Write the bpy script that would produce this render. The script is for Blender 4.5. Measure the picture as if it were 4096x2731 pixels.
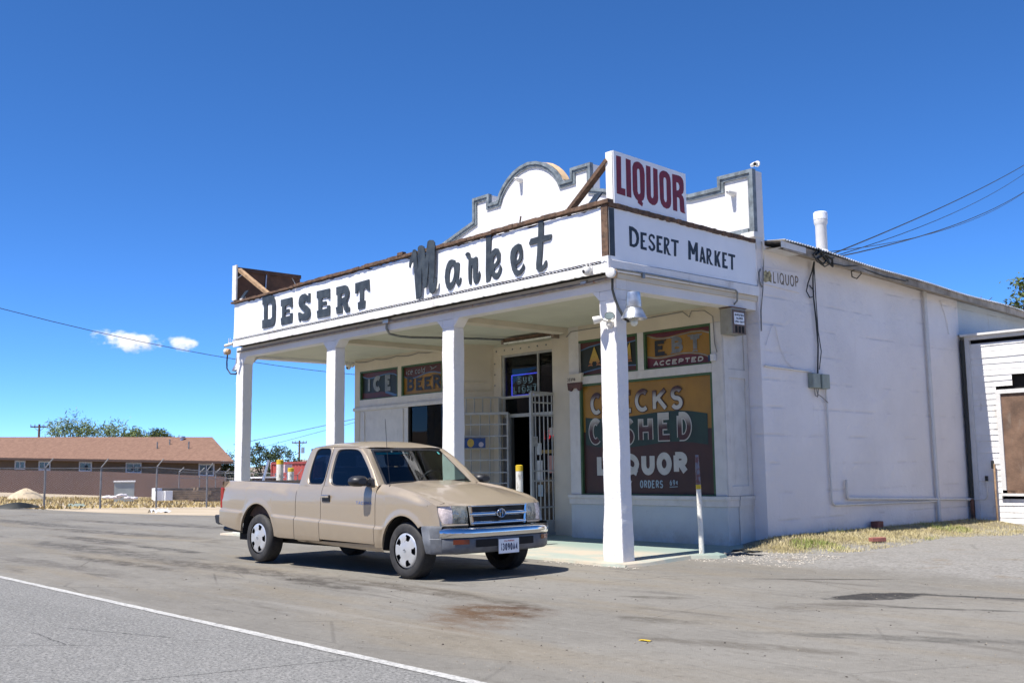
import bpy, bmesh, math, random
import numpy as np
from mathutils import Matrix, Vector

# ------------------------------------------------------------------ scene, camera, sky, sun, exposure
S = bpy.context.scene
C = S.collection
for o in list(bpy.data.objects):
    bpy.data.objects.remove(o, do_unlink=True)
R = math.radians
cam_d = bpy.data.cameras.new('camera')
cam = bpy.data.objects.new('camera', cam_d)
C.objects.link(cam)
S.camera = cam
YAW, PITCH, ROLL = 0.8375700, 0.1220330, -0.0124260
CAM = Vector((8.6427, -9.4366, 1.1719))
_f = Vector((-math.sin(YAW) * math.cos(PITCH), math.cos(YAW) * math.cos(PITCH), math.sin(PITCH)))
_r = Vector((math.cos(YAW), math.sin(YAW), 0))
_u = _r.cross(_f)
_r2 = math.cos(ROLL) * _r + math.sin(ROLL) * _u
_u2 = -math.sin(ROLL) * _r + math.cos(ROLL) * _u
cam.matrix_world = Matrix(((_r2.x, _u2.x, -_f.x, CAM.x), (_r2.y, _u2.y, -_f.y, CAM.y), (_r2.z, _u2.z, -_f.z, CAM.z), (0, 0, 0, 1)))
cam_d.sensor_width = 36.0
cam_d.lens = 36.0 * 4164.2 / 4096.0
cam_d.clip_start = 0.1
cam_d.clip_end = 6000
cam_d.dof.use_dof = True
cam_d.dof.focus_distance = 12.5
cam_d.dof.aperture_fstop = 5.6

SUN = Vector((-0.041, -0.565, 1.0)).normalized()
SUN_EL = math.asin(SUN.z)
SUN_ROT = math.atan2(SUN.x, SUN.y)
W = bpy.data.worlds.new('World')
S.world = W
W.use_nodes = True
wn = W.node_tree
wn.nodes.clear()
_sky = wn.nodes.new('ShaderNodeTexSky')
_sky.sky_type = 'NISHITA'
_sky.sun_disc = False
_sky.sun_elevation = SUN_EL
_sky.sun_rotation = SUN_ROT
_sky.altitude = 1500
_sky.air_density = 0.5
_sky.dust_density = 0.0
_sky.ozone_density = 10.0
_bg = wn.nodes.new('ShaderNodeBackground')
_bg.inputs['Strength'].default_value = 0.145
_wo = wn.nodes.new('ShaderNodeOutputWorld')
_hs = wn.nodes.new('ShaderNodeHueSaturation')
_hs.inputs['Saturation'].default_value = 1.10
wn.links.new(_sky.outputs[0], _hs.inputs['Color'])
wn.links.new(_hs.outputs[0], _bg.inputs[0])
wn.links.new(_bg.outputs[0], _wo.inputs[0])
_sd = bpy.data.lights.new('sun', 'SUN')
_sd.energy = 4.4
_sd.angle = R(0.53)
_sd.color = (1.0, 0.955, 0.89)
_so = bpy.data.objects.new('sun', _sd)
C.objects.link(_so)
_so.location = (-5, -30, 50)
_so.rotation_euler = (-SUN).to_track_quat('-Z', 'Y').to_euler()
S.view_settings.view_transform = 'Standard'
S.view_settings.look = 'None'
S.view_settings.gamma = 1.0
S.view_settings.use_curve_mapping = False
S.view_settings.exposure = 0.85
S.cycles.volume_bounces = 6
random.seed(7)
RNG = np.random.default_rng(7)

# ------------------------------------------------------------------ materials
class NT:
    def __init__(s, name):
        s.m = bpy.data.materials.new(name)
        s.m.use_nodes = True
        s.t = s.m.node_tree
        s.b = s.t.nodes['Principled BSDF']
        s.o = s.t.nodes['Material Output']
        s._tc = None
    def n(s, typ): return s.t.nodes.new(typ)
    def put(s, inp, v):
        if hasattr(v, 'is_output'): s.t.links.new(v, inp)
        elif isinstance(v, (tuple, list)) and len(v) == 3 and inp.type == 'RGBA': inp.default_value = (*v, 1)
        else: inp.default_value = v
    def obj(s):
        if s._tc is None: s._tc = s.n('ShaderNodeTexCoord')
        return s._tc.outputs['Object']
    def pos(s):
        return s.n('ShaderNodeNewGeometry').outputs['Position']
    def mapv(s, vec, scale=(1, 1, 1), loc=(0, 0, 0), rot=(0, 0, 0)):
        q = s.n('ShaderNodeMapping'); s.put(q.inputs[0], vec)
        q.inputs['Scale'].default_value = scale; q.inputs['Location'].default_value = loc; q.inputs['Rotation'].default_value = rot
        return q.outputs[0]
    def noise(s, vec, scale=5, detail=4, rough=.55, dist=0):
        q = s.n('ShaderNodeTexNoise'); s.put(q.inputs['Vector'], vec)
        q.inputs['Scale'].default_value = scale; q.inputs['Detail'].default_value = detail
        q.inputs['Roughness'].default_value = rough; q.inputs['Distortion'].default_value = dist
        return q.outputs[0]
    def voro(s, vec, scale=5, feature='F1', out=0):
        q = s.n('ShaderNodeTexVoronoi'); s.put(q.inputs['Vector'], vec); q.feature = feature
        q.inputs['Scale'].default_value = scale
        return q.outputs[out]
    def wave(s, vec, scale=1, direction='X', dist=0, detail=2):
        q = s.n('ShaderNodeTexWave'); s.put(q.inputs['Vector'], vec); q.bands_direction = direction
        q.inputs['Scale'].default_value = scale; q.inputs['Distortion'].default_value = dist; q.inputs['Detail'].default_value = detail
        return q.outputs[1]
    def ma(s, op, a, b=0.0, clamp=False):
        q = s.n('ShaderNodeMath'); q.operation = op; q.use_clamp = clamp
        s.put(q.inputs[0], a); s.put(q.inputs[1], b)
        return q.outputs[0]
    def rng(s, v, a, b, c=0.0, d=1.0):
        q = s.n('ShaderNodeMapRange'); s.put(q.inputs[0], v)
        q.inputs[1].default_value = a; q.inputs[2].default_value = b; q.inputs[3].default_value = c; q.inputs[4].default_value = d
        q.interpolation_type = 'SMOOTHSTEP'
        return q.outputs[0]
    def mix(s, f, a, b):
        q = s.n('ShaderNodeMix'); q.data_type = 'RGBA'
        s.put(q.inputs[0], f); s.put(q.inputs[6], a); s.put(q.inputs[7], b)
        return q.outputs[2]
    def sep(s, v):
        q = s.n('ShaderNodeSeparateXYZ'); s.put(q.inputs[0], v); return q.outputs
    def bump(s, h, strength=.3, dist=.02):
        q = s.n('ShaderNodeBump'); s.put(q.inputs['Height'], h)
        q.inputs['Strength'].default_value = strength; q.inputs['Distance'].default_value = dist
        s.t.links.new(q.outputs[0], s.b.inputs['Normal'])
    def base(s, v): s.put(s.b.inputs['Base Color'], v)
    def rough(s, v): s.put(s.b.inputs['Roughness'], v)
    def set(s, k, v): s.put(s.b.inputs[k], v)

def sc(c, k): return tuple(min(1.0, max(0.0, x * k)) for x in c)

def mat(name, col, rough=.65, metal=0.0, var=.12, vs=6.0, bump=0.0, bs=60.0, dirt=0.0, dirtcol=(.16, .12, .085), spec=.5):
    q = NT(name)
    v = q.obj()
    n1 = q.noise(v, vs, 5)
    c = q.mix(q.rng(n1, .3, .7), sc(col, 1 - var), sc(col, 1 + var))
    if dirt > 0:
        n2 = q.noise(q.mapv(v, (1, 1, .35)), vs * 1.7, 6, .65)
        c = q.mix(q.ma('MULTIPLY', q.rng(n2, .52, .72), dirt), c, dirtcol)
    q.base(c)
    q.rough(q.rng(n1, .2, .8, max(.02, rough - .06), min(1, rough + .06)))
    q.set('Metallic', metal)
    q.set('Specular IOR Level', spec)
    if bump: q.bump(q.noise(v, bs, 4), bump, .01)
    return q.m

M = {}
def stucco(name, col, courses=False, grime=.25, bump=.5):
    q = NT(name)
    v = q.pos()
    big = q.noise(v, .7, 5, .6)
    fine = q.noise(v, 22, 5, .6)
    c = q.mix(q.rng(big, .35, .68), sc(col, .94), sc(col, 1.04))
    st = q.noise(q.mapv(v, (2.4, 2.4, .25)), 3.2, 6, .7)
    c = q.mix(q.ma('MULTIPLY', q.rng(st, .58, .80), grime), c, (.40, .36, .30))
    z = q.sep(v)[2]
    low = q.ma('MULTIPLY', q.rng(z, .45, .05), q.rng(q.noise(v, 2.3, 5, .7), .40, .68))
    c = q.mix(q.ma('MULTIPLY', low, grime * 1.7, True), c, (.34, .29, .22))
    q.base(c); q.rough(.86); q.set('Specular IOR Level', .25)
    h = q.ma('ADD', q.ma('MULTIPLY', fine, .5), q.ma('MULTIPLY', q.noise(v, 4.5, 4), .7))
    if courses:
        ww = q.wave(q.mapv(v, (1, .35, 1)), .78, 'Z', .55, 3)
        ln = q.rng(ww, .0, .035, 0, 1)
        patch = q.rng(q.noise(v, 1.3, 4, .65), .46, .6)
        h = q.ma('ADD', h, q.ma('MULTIPLY', q.ma('MULTIPLY', ln, patch), .55))
        c2 = q.mix(q.ma('MULTIPLY', q.ma('SUBTRACT', 1.0, ln), q.ma('MULTIPLY', patch, .30)), c, sc(col, .72))
        q.base(c2)
    q.bump(h, bump, .03)
    return q.m
M['wall'] = stucco('white_stucco', (.72, .705, .69))
M['side'] = stucco('white_board_formed_wall', (.77, .735, .715), True, .20)
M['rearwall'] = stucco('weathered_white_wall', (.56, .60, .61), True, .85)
M['plaster'] = stucco('rough_white_plaster', (.80, .78, .76), False, .12, .6)
M['cream'] = mat('cream_porch_paint', (.60, .535, .42), .7, 0, .05, 3, .15, 40, .10, (.45, .38, .27))
M['ceil'] = mat('pale_ceiling_paint', (.54, .54, .435), .75, 0, .05, 2, .1, 30, .12, (.42, .36, .25))
M['trimwhite'] = mat('white_trim_paint', (.66, .645, .615), .55, 0, .05, 5, .2, 30, .16, (.30, .24, .17))
M['porchtrim'] = mat('shade_toned_porch_trim', (.60, .575, .53), .6, 0, .06, 5, .2, 30, .2, (.26, .21, .15))  # separate darker copy of the white trim, porch shade put into its colour
M['signwhite'] = mat('white_sign_sheet', (.83, .835, .84), .42, 0, .03, 2, .12, 3.5, .05, (.45, .42, .36))
M['greycoping'] = mat('grey_blue_coping_paint', (.150, .178, .195), .7, 0, .35, 9, .5, 30, .5, (.36, .38, .38))
M['letter'] = mat('charcoal_letter_paint', (.036, .045, .052), .55, 0, .35, 7, .15, 20)
M['black'] = mat('black_sign_paint', (.012, .013, .015), .45, 0, .2, 6)
M['red'] = mat('dark_red_sign_paint', (.19, .010, .020), .5, 0, .18, 14)
M['wood'] = mat('weathered_brown_wood', (.115, .066, .040), .85, 0, .45, 14, .7, 70, .3, (.27, .2, .13))
M['woodlight'] = mat('raw_timber', (.42, .27, .15), .8, 0, .25, 12, .4, 50)
M['plywood'] = mat('dark_plywood', (.085, .042, .025), .85, 0, .35, 4, .3, 30)
M['postwhite'] = mat('flaking_white_wood', (.74, .72, .67), .7, 0, .1, 9, .5, 40, .5, (.30, .25, .18))
M['rustpipe'] = mat('rusty_pipe', (.30, .27, .25), .6, .5, .2, 7, .2, 60, .95, (.30, .09, .03))
M['pipe'] = mat('grey_conduit', (.24, .25, .25), .5, .6, .2, 6, .1, 60, .3)
M['galv'] = mat('galvanised_metal', (.50, .52, .54), .38, .85, .18, 12, .1, 60, .15)
M['corr'] = mat('corrugated_iron', (.55, .55, .55), .45, .6, .2, 3, .1, 60, .55, (.30, .17, .08))
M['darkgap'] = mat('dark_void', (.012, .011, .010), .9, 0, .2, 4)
M['floor'] = None
M['bars'] = mat('white_security_bar_paint', (.38, .385, .365), .5, .1, .12, 8, .1, 60, .25, (.30, .24, .18))
M['green'] = mat('green_window_trim', (.045, .10, .040), .55, 0, .15, 8, .1, 40)
M['ochre'] = mat('ochre_sign_paint', (.30, .150, .018), .5, 0, .12, 3, .05, 30, .3, (.19, .075, .008))
M['maroon'] = mat('maroon_sign_paint', (.085, .017, .014), .5, 0, .2, 3)
M['brown'] = mat('brown_sign_paint', (.048, .017, .011), .5, 0, .22, 3, .05, 30)
M['dgreen'] = mat('dark_green_sign_paint', (.014, .036, .025), .5, 0, .25, 4)
M['vdgreen'] = mat('very_dark_green_paint', (.008, .015, .010), .5, 0, .2, 4)
M['letterwhite'] = mat('offwhite_letter_paint', (.47, .455, .40), .5, 0, .08, 6)
M['lettergrey'] = mat('pewter_letter_paint', (.15, .16, .17), .5, 0, .25, 8)
M['letteryellow'] = mat('yellow_letter_paint', (.44, .30, .045), .5, 0, .15, 5)
M['blueline'] = mat('blue_line_paint', (.07, .15, .28), .5, 0, .15, 5)
M['palebluel'] = mat('pale_blue_lettering', (.27, .36, .40), .5, 0, .1, 5)
M['iceletter'] = mat('frosted_letter_paint', (.22, .235, .225), .5, 0, .25, 5)
M['plastic'] = mat('cream_plastic', (.74, .72, .66), .4, 0, .04, 5)
M['lens'] = mat('dark_lens', (.02, .02, .022), .12, 0, .1, 5)
M['cable'] = mat('black_cable', (.022, .024, .022), .6, 0, .2, 5)
M['greycable'] = mat('grey_cable', (.22, .21, .19), .6, 0, .2, 5)
M['rust'] = mat('rusted_sheet', (.16, .075, .045), .8, .1, .35, 9, .3, 60)
M['meter'] = mat('grey_green_enamel', (.24, .28, .24), .5, .1, .12, 8, .05, 40, .2)
M['siding'] = mat('peeling_white_siding', (.76, .745, .72), .75, 0, .06, 3, .35, 40, .55, (.33, .29, .24))
M['boarded'] = mat('old_brown_plywood', (.165, .100, .066), .85, 0, .4, 3, .4, 30, .4, (.30, .25, .20))
M['yellow'] = mat('safety_yellow', (.62, .42, .02), .6, 0, .15, 9)
M['bollard'] = mat('chipped_white_steel', (.72, .70, .63), .65, .05, .1, 9, .4, 50, .9, (.12, .07, .04))

def gradient_paint(name, lo, hi, z0, z1):
    q = NT(name)
    z = q.sep(q.pos())[2]
    nz = q.ma('ADD', z, q.ma('MULTIPLY', q.ma('SUBTRACT', q.noise(q.pos(), 9, 3), .5), .10))
    q.base(q.mix(q.rng(nz, z0, z1), lo, hi)); q.rough(.5)
    return q.m
M['fade1'] = gradient_paint('white_paint_fading_to_maroon', (.47, .455, .40), (.055, .015, .012), 2.19, 2.34)
M['fade2'] = gradient_paint('maroon_paint_fading_to_white', (.055, .016, .014), (.45, .425, .36), 1.74, 1.95)
M['fade3'] = gradient_paint('orange_paint_fading_to_yellow', (.36, .14, .05), (.44, .30, .045), 2.80, 2.95)

def glass(name, tint, refl_rough=.02, ior=1.45):
    q = NT(name)
    t = q.t
    tr = q.n('ShaderNodeBsdfTransparent'); tr.inputs[0].default_value = (*tint, 1)
    gl = q.n('ShaderNodeBsdfGlossy'); gl.inputs['Roughness'].default_value = refl_rough
    fr = q.n('ShaderNodeFresnel'); fr.inputs[0].default_value = ior
    nz = q.noise(q.obj(), 3, 2)
    bp = q.n('ShaderNodeBump'); t.links.new(nz, bp.inputs['Height']); bp.inputs['Strength'].default_value = .02
    t.links.new(bp.outputs[0], gl.inputs['Normal'])
    mx = q.n('ShaderNodeMixShader')
    t.links.new(fr.outputs[0], mx.inputs[0]); t.links.new(tr.outputs[0], mx.inputs[1]); t.links.new(gl.outputs[0], mx.inputs[2])
    t.links.new(mx.outputs[0], q.o.inputs['Surface'])
    return q.m
M['glass'] = glass('window_glass', (.72, .74, .74), .02, 1.35)
M['darkglass'] = glass('dark_shop_glass', (.36, .37, .38), .02, 1.3)
M['tint'] = glass('tinted_side_glass', (.10, .13, .20), .02, 1.5)
M['wsglass'] = glass('green_windscreen_glass', (.70, .82, .76), .01, 1.5)

def emit(name, col, st):
    q = NT(name)
    q.base(sc(col, .5)); q.set('Emission Color', col); q.set('Emission Strength', st)
    return q.m
M['neonblue'] = emit('lit_blue_neon', (.08, .10, 1.0), 3.2)
M['neonwhite'] = emit('lit_pale_neon', (.45, .75, .85), .9)
M['led'] = emit('lit_red_led', (1.0, .03, .05), 3.5)
M['tube'] = emit('lit_fluorescent_tube', (1.0, .85, .55), .9)

# ------------------------------------------------------------------ mesh helpers
ROOT = {}
class MB:
    def __init__(s): s.v = []; s.f = []; s.mi = []; s.k = 0
    def add(s, vs, fs, mi=None):
        o = len(s.v); s.v += [tuple(map(float, p)) for p in vs]
        s.f += [tuple(i + o for i in f) for f in fs]
        s.mi += [s.k if mi is None else mi] * len(fs)
        return s
    def box(s, x0, x1, y0, y1, z0, z1):
        return s.add([(x0, y0, z0), (x1, y0, z0), (x1, y1, z0), (x0, y1, z0), (x0, y0, z1), (x1, y0, z1), (x1, y1, z1), (x0, y1, z1)],
                     [(0, 3, 2, 1), (4, 5, 6, 7), (0, 1, 5, 4), (1, 2, 6, 5), (2, 3, 7, 6), (3, 0, 4, 7)])
    def bar(s, p0, p1, w, h, up=(0, 0, 1)):
        p0, p1 = Vector(p0), Vector(p1); d = (p1 - p0).normalized(); u = Vector(up)
        r = d.cross(u)
        if r.length < 1e-4: r = d.cross(Vector((0, 1, 0)))
        r.normalize(); u = r.cross(d)
        vs = [p + r * a * w / 2 + u * b * h / 2 for p in (p0, p1) for a, b in ((-1, -1), (1, -1), (1, 1), (-1, 1))]
        return s.add(vs, [(0, 1, 2, 3), (7, 6, 5, 4), (0, 4, 5, 1), (1, 5, 6, 2), (2, 6, 7, 3), (3, 7, 4, 0)])
    def tube(s, pts, r, n=8, cap=True):
        pts = [Vector(p) for p in pts]; m = len(pts)
        rr = r if isinstance(r, (list, tuple)) else [r] * m
        vs = []; prev = None
        for i, p in enumerate(pts):
            d = (pts[min(i + 1, m - 1)] - pts[max(i - 1, 0)]).normalized()
            if prev is None:
                a = d.cross(Vector((0, 0, 1)))
                if a.length < 1e-3: a = d.cross(Vector((1, 0, 0)))
            else: a = prev - d * prev.dot(d)
            a.normalize(); prev = a; b = d.cross(a)
            for k in range(n):
                t = 2 * math.pi * k / n
                vs.append(p + (a * math.cos(t) + b * math.sin(t)) * rr[i])
        fs = [(i * n + k, i * n + (k + 1) % n, (i + 1) * n + (k + 1) % n, (i + 1) * n + k) for i in range(m - 1) for k in range(n)]
        if cap: fs += [tuple(range(n))[::-1], tuple(range((m - 1) * n, m * n))]
        return s.add(vs, fs)
    def lathe(s, prof, origin=(0, 0, 0), axis='Z', n=24):
        vs = []; m = len(prof); o = Vector(origin)
        for r, h in prof:
            for k in range(n):
                t = 2 * math.pi * k / n; a, b = r * math.cos(t), r * math.sin(t)
                vs.append(o + Vector({'Z': (a, b, h), 'Y': (a, h, b), 'X': (h, a, b)}[axis]))
        return s.add(vs, [(i * n + k, i * n + (k + 1) % n, (i + 1) * n + (k + 1) % n, (i + 1) * n + k) for i in range(m - 1) for k in range(n)])
    def grid(s, rows):
        m, n = len(rows), len(rows[0])
        return s.add([p for r in rows for p in r], [(i * n + j, i * n + j + 1, (i + 1) * n + j + 1, (i + 1) * n + j) for i in range(m - 1) for j in range(n - 1)])
    def ngon(s, pts): return s.add(pts, [tuple(range(len(pts)))])
    def prism(s, poly, fn, d0, d1):
        """poly: 2-D outline; fn(a, b, d) -> xyz"""
        n = len(poly)
        vs = [fn(a, b, d0) for a, b in poly] + [fn(a, b, d1) for a, b in poly]
        return s.add(vs, [tuple(range(n)), tuple(range(2 * n - 1, n - 1, -1))] + [(i, i + n, (i + 1) % n + n, (i + 1) % n) for i in range(n)])
    def build(s, name, mats, parent=None, smooth=None, bevel=0.0, world=True, origin=None, fix=True):
        me = bpy.data.meshes.new(name)
        o = bpy.data.objects.new(name, me); C.objects.link(o)
        vs = s.v
        if parent is not None:
            mt = ROOT.get(parent.name, Matrix()); o.parent = parent; ROOT[o.name] = mt
            if world:
                inv = mt.inverted(); vs = [tuple(inv @ Vector(p)) for p in vs]
        else:
            a = np.array(vs)
            if origin is None: origin = ((a[:, 0].min() + a[:, 0].max()) / 2, (a[:, 1].min() + a[:, 1].max()) / 2, a[:, 2].min())
            o.location = origin; ROOT[o.name] = Matrix.Translation(origin)
            vs = [tuple(p) for p in (a - np.array(origin))]
        me.from_pydata(vs, [], s.f)
        if not isinstance(mats, (list, tuple)): mats = [mats]
        for m in mats: me.materials.append(m)
        if len(mats) > 1: me.polygons.foreach_set('material_index', s.mi)
        if fix:
            bm = bmesh.new(); bm.from_mesh(me)
            bmesh.ops.recalc_face_normals(bm, faces=bm.faces)
            if bevel:
                bmesh.ops.remove_doubles(bm, verts=bm.verts, dist=1e-5)
                es = [e for e in bm.edges if len(e.link_faces) == 2 and e.calc_face_angle(0) > .6]
                bmesh.ops.bevel(bm, geom=es, offset=bevel, segments=2, profile=.6, affect='EDGES', clamp_overlap=True)
            bm.to_mesh(me); bm.free()
        if smooth is not None:
            me.polygons.foreach_set('use_smooth', [True] * len(me.polygons))
            me.set_sharp_from_angle(angle=R(smooth))
        me.update()
        return o

def root(name, label, cat, loc, rz=0.0, group=None):
    o = bpy.data.objects.new(name, None); C.objects.link(o)
    o.empty_display_size = .2
    o.location = loc; o.rotation_euler = (0, 0, rz)
    ROOT[o.name] = Matrix.Translation(loc) @ Matrix.Rotation(rz, 4, 'Z')
    return tag(o, label, cat, group)
def tag(o, label, cat, group=None):
    o['label'] = label; o['category'] = cat
    if group: o['group'] = group
    return o
def kind(o, k, label=None):
    o['kind'] = k
    if label: o['label'] = label
    return o

def lerp(a, b, t): return a + (b - a) * t
def sstep(a, b, x):
    t = min(1.0, max(0.0, (x - a) / (b - a))); return t * t * (3 - 2 * t)
def interp(tab, x):
    if x <= tab[0][0]: return tab[0][1]
    for (a, b), (c, d) in zip(tab, tab[1:]):
        if x <= c: return b + (d - b) * (x - a) / (c - a)
    return tab[-1][1]
def chaikin(p, n=2):
    for _ in range(n):
        q = []
        for i in range(len(p)):
            a, b = p[i], p[(i + 1) % len(p)]
            q += [tuple(.75 * u + .25 * v for u, v in zip(a, b)), tuple(.25 * u + .75 * v for u, v in zip(a, b))]
        p = q
    return p
def sag(p0, p1, drop, n=14):
    p0, p1 = Vector(p0), Vector(p1)
    return [p0.lerp(p1, i / n) - Vector((0, 0, drop * 4 * (i / n) * (1 - i / n))) for i in range(n + 1)]

# planes for flat lettering: (a, b, d) -> world; d is proud of the surface
def front_plane(y): return lambda a, b, d: (a, y - d, b)
def side_plane(x): return lambda a, b, d: (x + d, a, b)

def cut_shape(name, polys, fn, depth, m, parent, lift=0.0):
    """a flat shape with holes cut from sheet: outline + holes filled, then thickened"""
    bm = bmesh.new()
    for P in polys:
        vs = [bm.verts.new((a, b, 0)) for a, b in P]
        for i in range(len(vs)): bm.edges.new((vs[i], vs[(i + 1) % len(vs)]))
    bmesh.ops.triangle_fill(bm, use_beauty=True, use_dissolve=False, edges=bm.edges[:])
    bm.verts.ensure_lookup_table(); bm.verts.index_update()
    mb = MB()
    n = len(bm.verts)
    top = [fn(v.co.x, v.co.y, lift + depth) for v in bm.verts]; bot = [fn(v.co.x, v.co.y, lift) for v in bm.verts]
    fs = [tuple(v.index for v in f.verts) for f in bm.faces]
    fs2 = [tuple(i + n for i in f[::-1]) for f in fs]
    sides = [(e.verts[0].index, e.verts[1].index, e.verts[1].index + n, e.verts[0].index + n) for e in bm.edges if len(e.link_faces) == 1]
    bm.free()
    mb.add(top + bot, fs + fs2 + sides)
    return mb.build(name, m, parent)

# stroke lettering -------------------------------------------------
def arc(cx, cy, rx, ry, a0, a1, n=10):
    return [(cx + rx * math.cos(R(lerp(a0, a1, i / n))), cy + ry * math.sin(R(lerp(a0, a1, i / n)))) for i in range(n + 1)]
G = {
 'A': [[(0, 0), (.5, 1), (1, 0)], [(.22, .34), (.78, .34)]],
 'B': [[(.06, 0), (.06, 1)], [(0, 1), (.5, 1)] + arc(.5, .76, .42, .24, 90, -90) + [(.1, .52)], [(.1, .52), (.55, .52)] + arc(.55, .26, .45, .26, 90, -90) + [(0, 0)]],
 'C': [arc(.55, .5, .55, .5, 50, 310, 18)],
 'D': [[(.06, 0), (.06, 1)], [(0, 1), (.4, 1)] + arc(.4, .5, .6, .5, 90, -90, 14) + [(0, 0)]],
 'E': [[(.95, 1), (.06, 1), (.06, 0), (1, 0)], [(.08, .52), (.75, .52)]],
 'F': [[(.95, 1), (.06, 1), (.06, 0)], [(.08, .52), (.75, .52)]],
 'G': [arc(.52, .5, .52, .5, 50, 350, 18) + [(1, .42), (.6, .42)]],
 'H': [[(.05, 0), (.05, 1)], [(.95, 0), (.95, 1)], [(.05, .5), (.95, .5)]],
 'I': [[(.5, 0), (.5, 1)]],
 'J': [[(.8, 1), (.8, .3)] + arc(.42, .3, .38, .3, 0, -170, 8)],
 'K': [[(.06, 0), (.06, 1)], [(.95, 1), (.1, .42)], [(.35, .58), (1, 0)]],
 'L': [[(.08, 1), (.08, 0), (.95, 0)]],
 'M': [[(.02, 0), (.05, 1), (.5, .25), (.95, 1), (.98, 0)]],
 'N': [[(.05, 0), (.05, 1), (.95, 0), (.95, 1)]],
 'O': [arc(.5, .5, .5, .5, 90, 451, 24)],
 'P': [[(.08, 0), (.08, 1)], [(0, 1), (.5, 1)] + arc(.5, .73, .45, .27, 90, -90) + [(.1, .46)]],
 'Q': [arc(.5, .5, .5, .5, 90, 451, 24), [(.58, .25), (1, -.06)]],
 'R': [[(.08, 0), (.08, 1)], [(0, 1), (.5, 1)] + arc(.5, .74, .45, .26, 90, -90) + [(.1, .48)], [(.5, .48), (1, 0)]],
 'S': [arc(.5, .75, .45, .25, 25, 250, 12) + arc(.5, .25, .47, .25, 80, -155, 12)],
 'T': [[(0, 1), (1, 1)], [(.5, 1), (.5, 0)]],
 'U': [[(.05, 1), (.05, .4)] + arc(.5, .4, .45, .4, 180, 360, 12) + [(.95, 1)]],
 'V': [[(0, 1), (.5, 0), (1, 1)]],
 'W': [[(0, 1), (.25, 0), (.5, .75), (.75, 0), (1, 1)]],
 'X': [[(0, 0), (1, 1)], [(0, 1), (1, 0)]],
 'Y': [[(0, 1), (.5, .48), (.5, 0)], [(1, 1), (.5, .48)]],
 '0': [arc(.5, .5, .45, .5, 90, 451, 20)],
 '1': [[(.25, .8), (.55, 1), (.55, 0)], [(.25, 0), (.85, 0)]],
 '2': [arc(.5, .72, .42, .28, 160, -30, 10) + [(.08, 0), (.95, 0)]],
 '3': [arc(.45, .75, .42, .25, 150, -80, 10), arc(.45, .26, .47, .27, 80, -150, 10)],
 '4': [[(.75, 0), (.75, 1), (.05, .3), (1, .3)]],
 '5': [[(.9, 1), (.15, 1), (.12, .55)] + arc(.48, .32, .45, .32, 110, -150, 12)],
 '6': [[(.75, .98)] + arc(.75, .4, .7, .55, 120, 180, 5) + arc(.5, .3, .43, .3, 180, 540, 16)],
 '7': [[(.05, 1), (.95, 1), (.4, 0)]],
 '8': [arc(.5, .76, .38, .24, 90, 451, 14), arc(.5, .27, .44, .27, 90, 451, 14)],
 '9': [[(.25, .02)] + arc(.25, .6, .7, .55, -60, 0, 5) + arc(.5, .7, .43, .3, 0, 360, 16)],
 '-': [[(.15, .45), (.85, .45)]],
 'c2': [arc(.5, .4, .4, .3, 50, 310, 12), [(.55, .95), (.55, -.1)]],
 'i': [[(.5, 0), (.5, .6)], [(.5, .78), (.5, .86)]],
 'c': [arc(.55, .32, .5, .32, 50, 310, 12)],
 'e': [[(.1, .34), (.95, .34)] + arc(.52, .32, .45, .32, 5, 310, 14)],
 'o': [arc(.5, .32, .46, .32, 90, 451, 16)],
 'l': [[(.5, 0), (.5, 1)]],
 'd': [arc(.45, .32, .42, .32, 20, 340, 14), [(.9, 1), (.9, 0)]],
}
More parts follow.
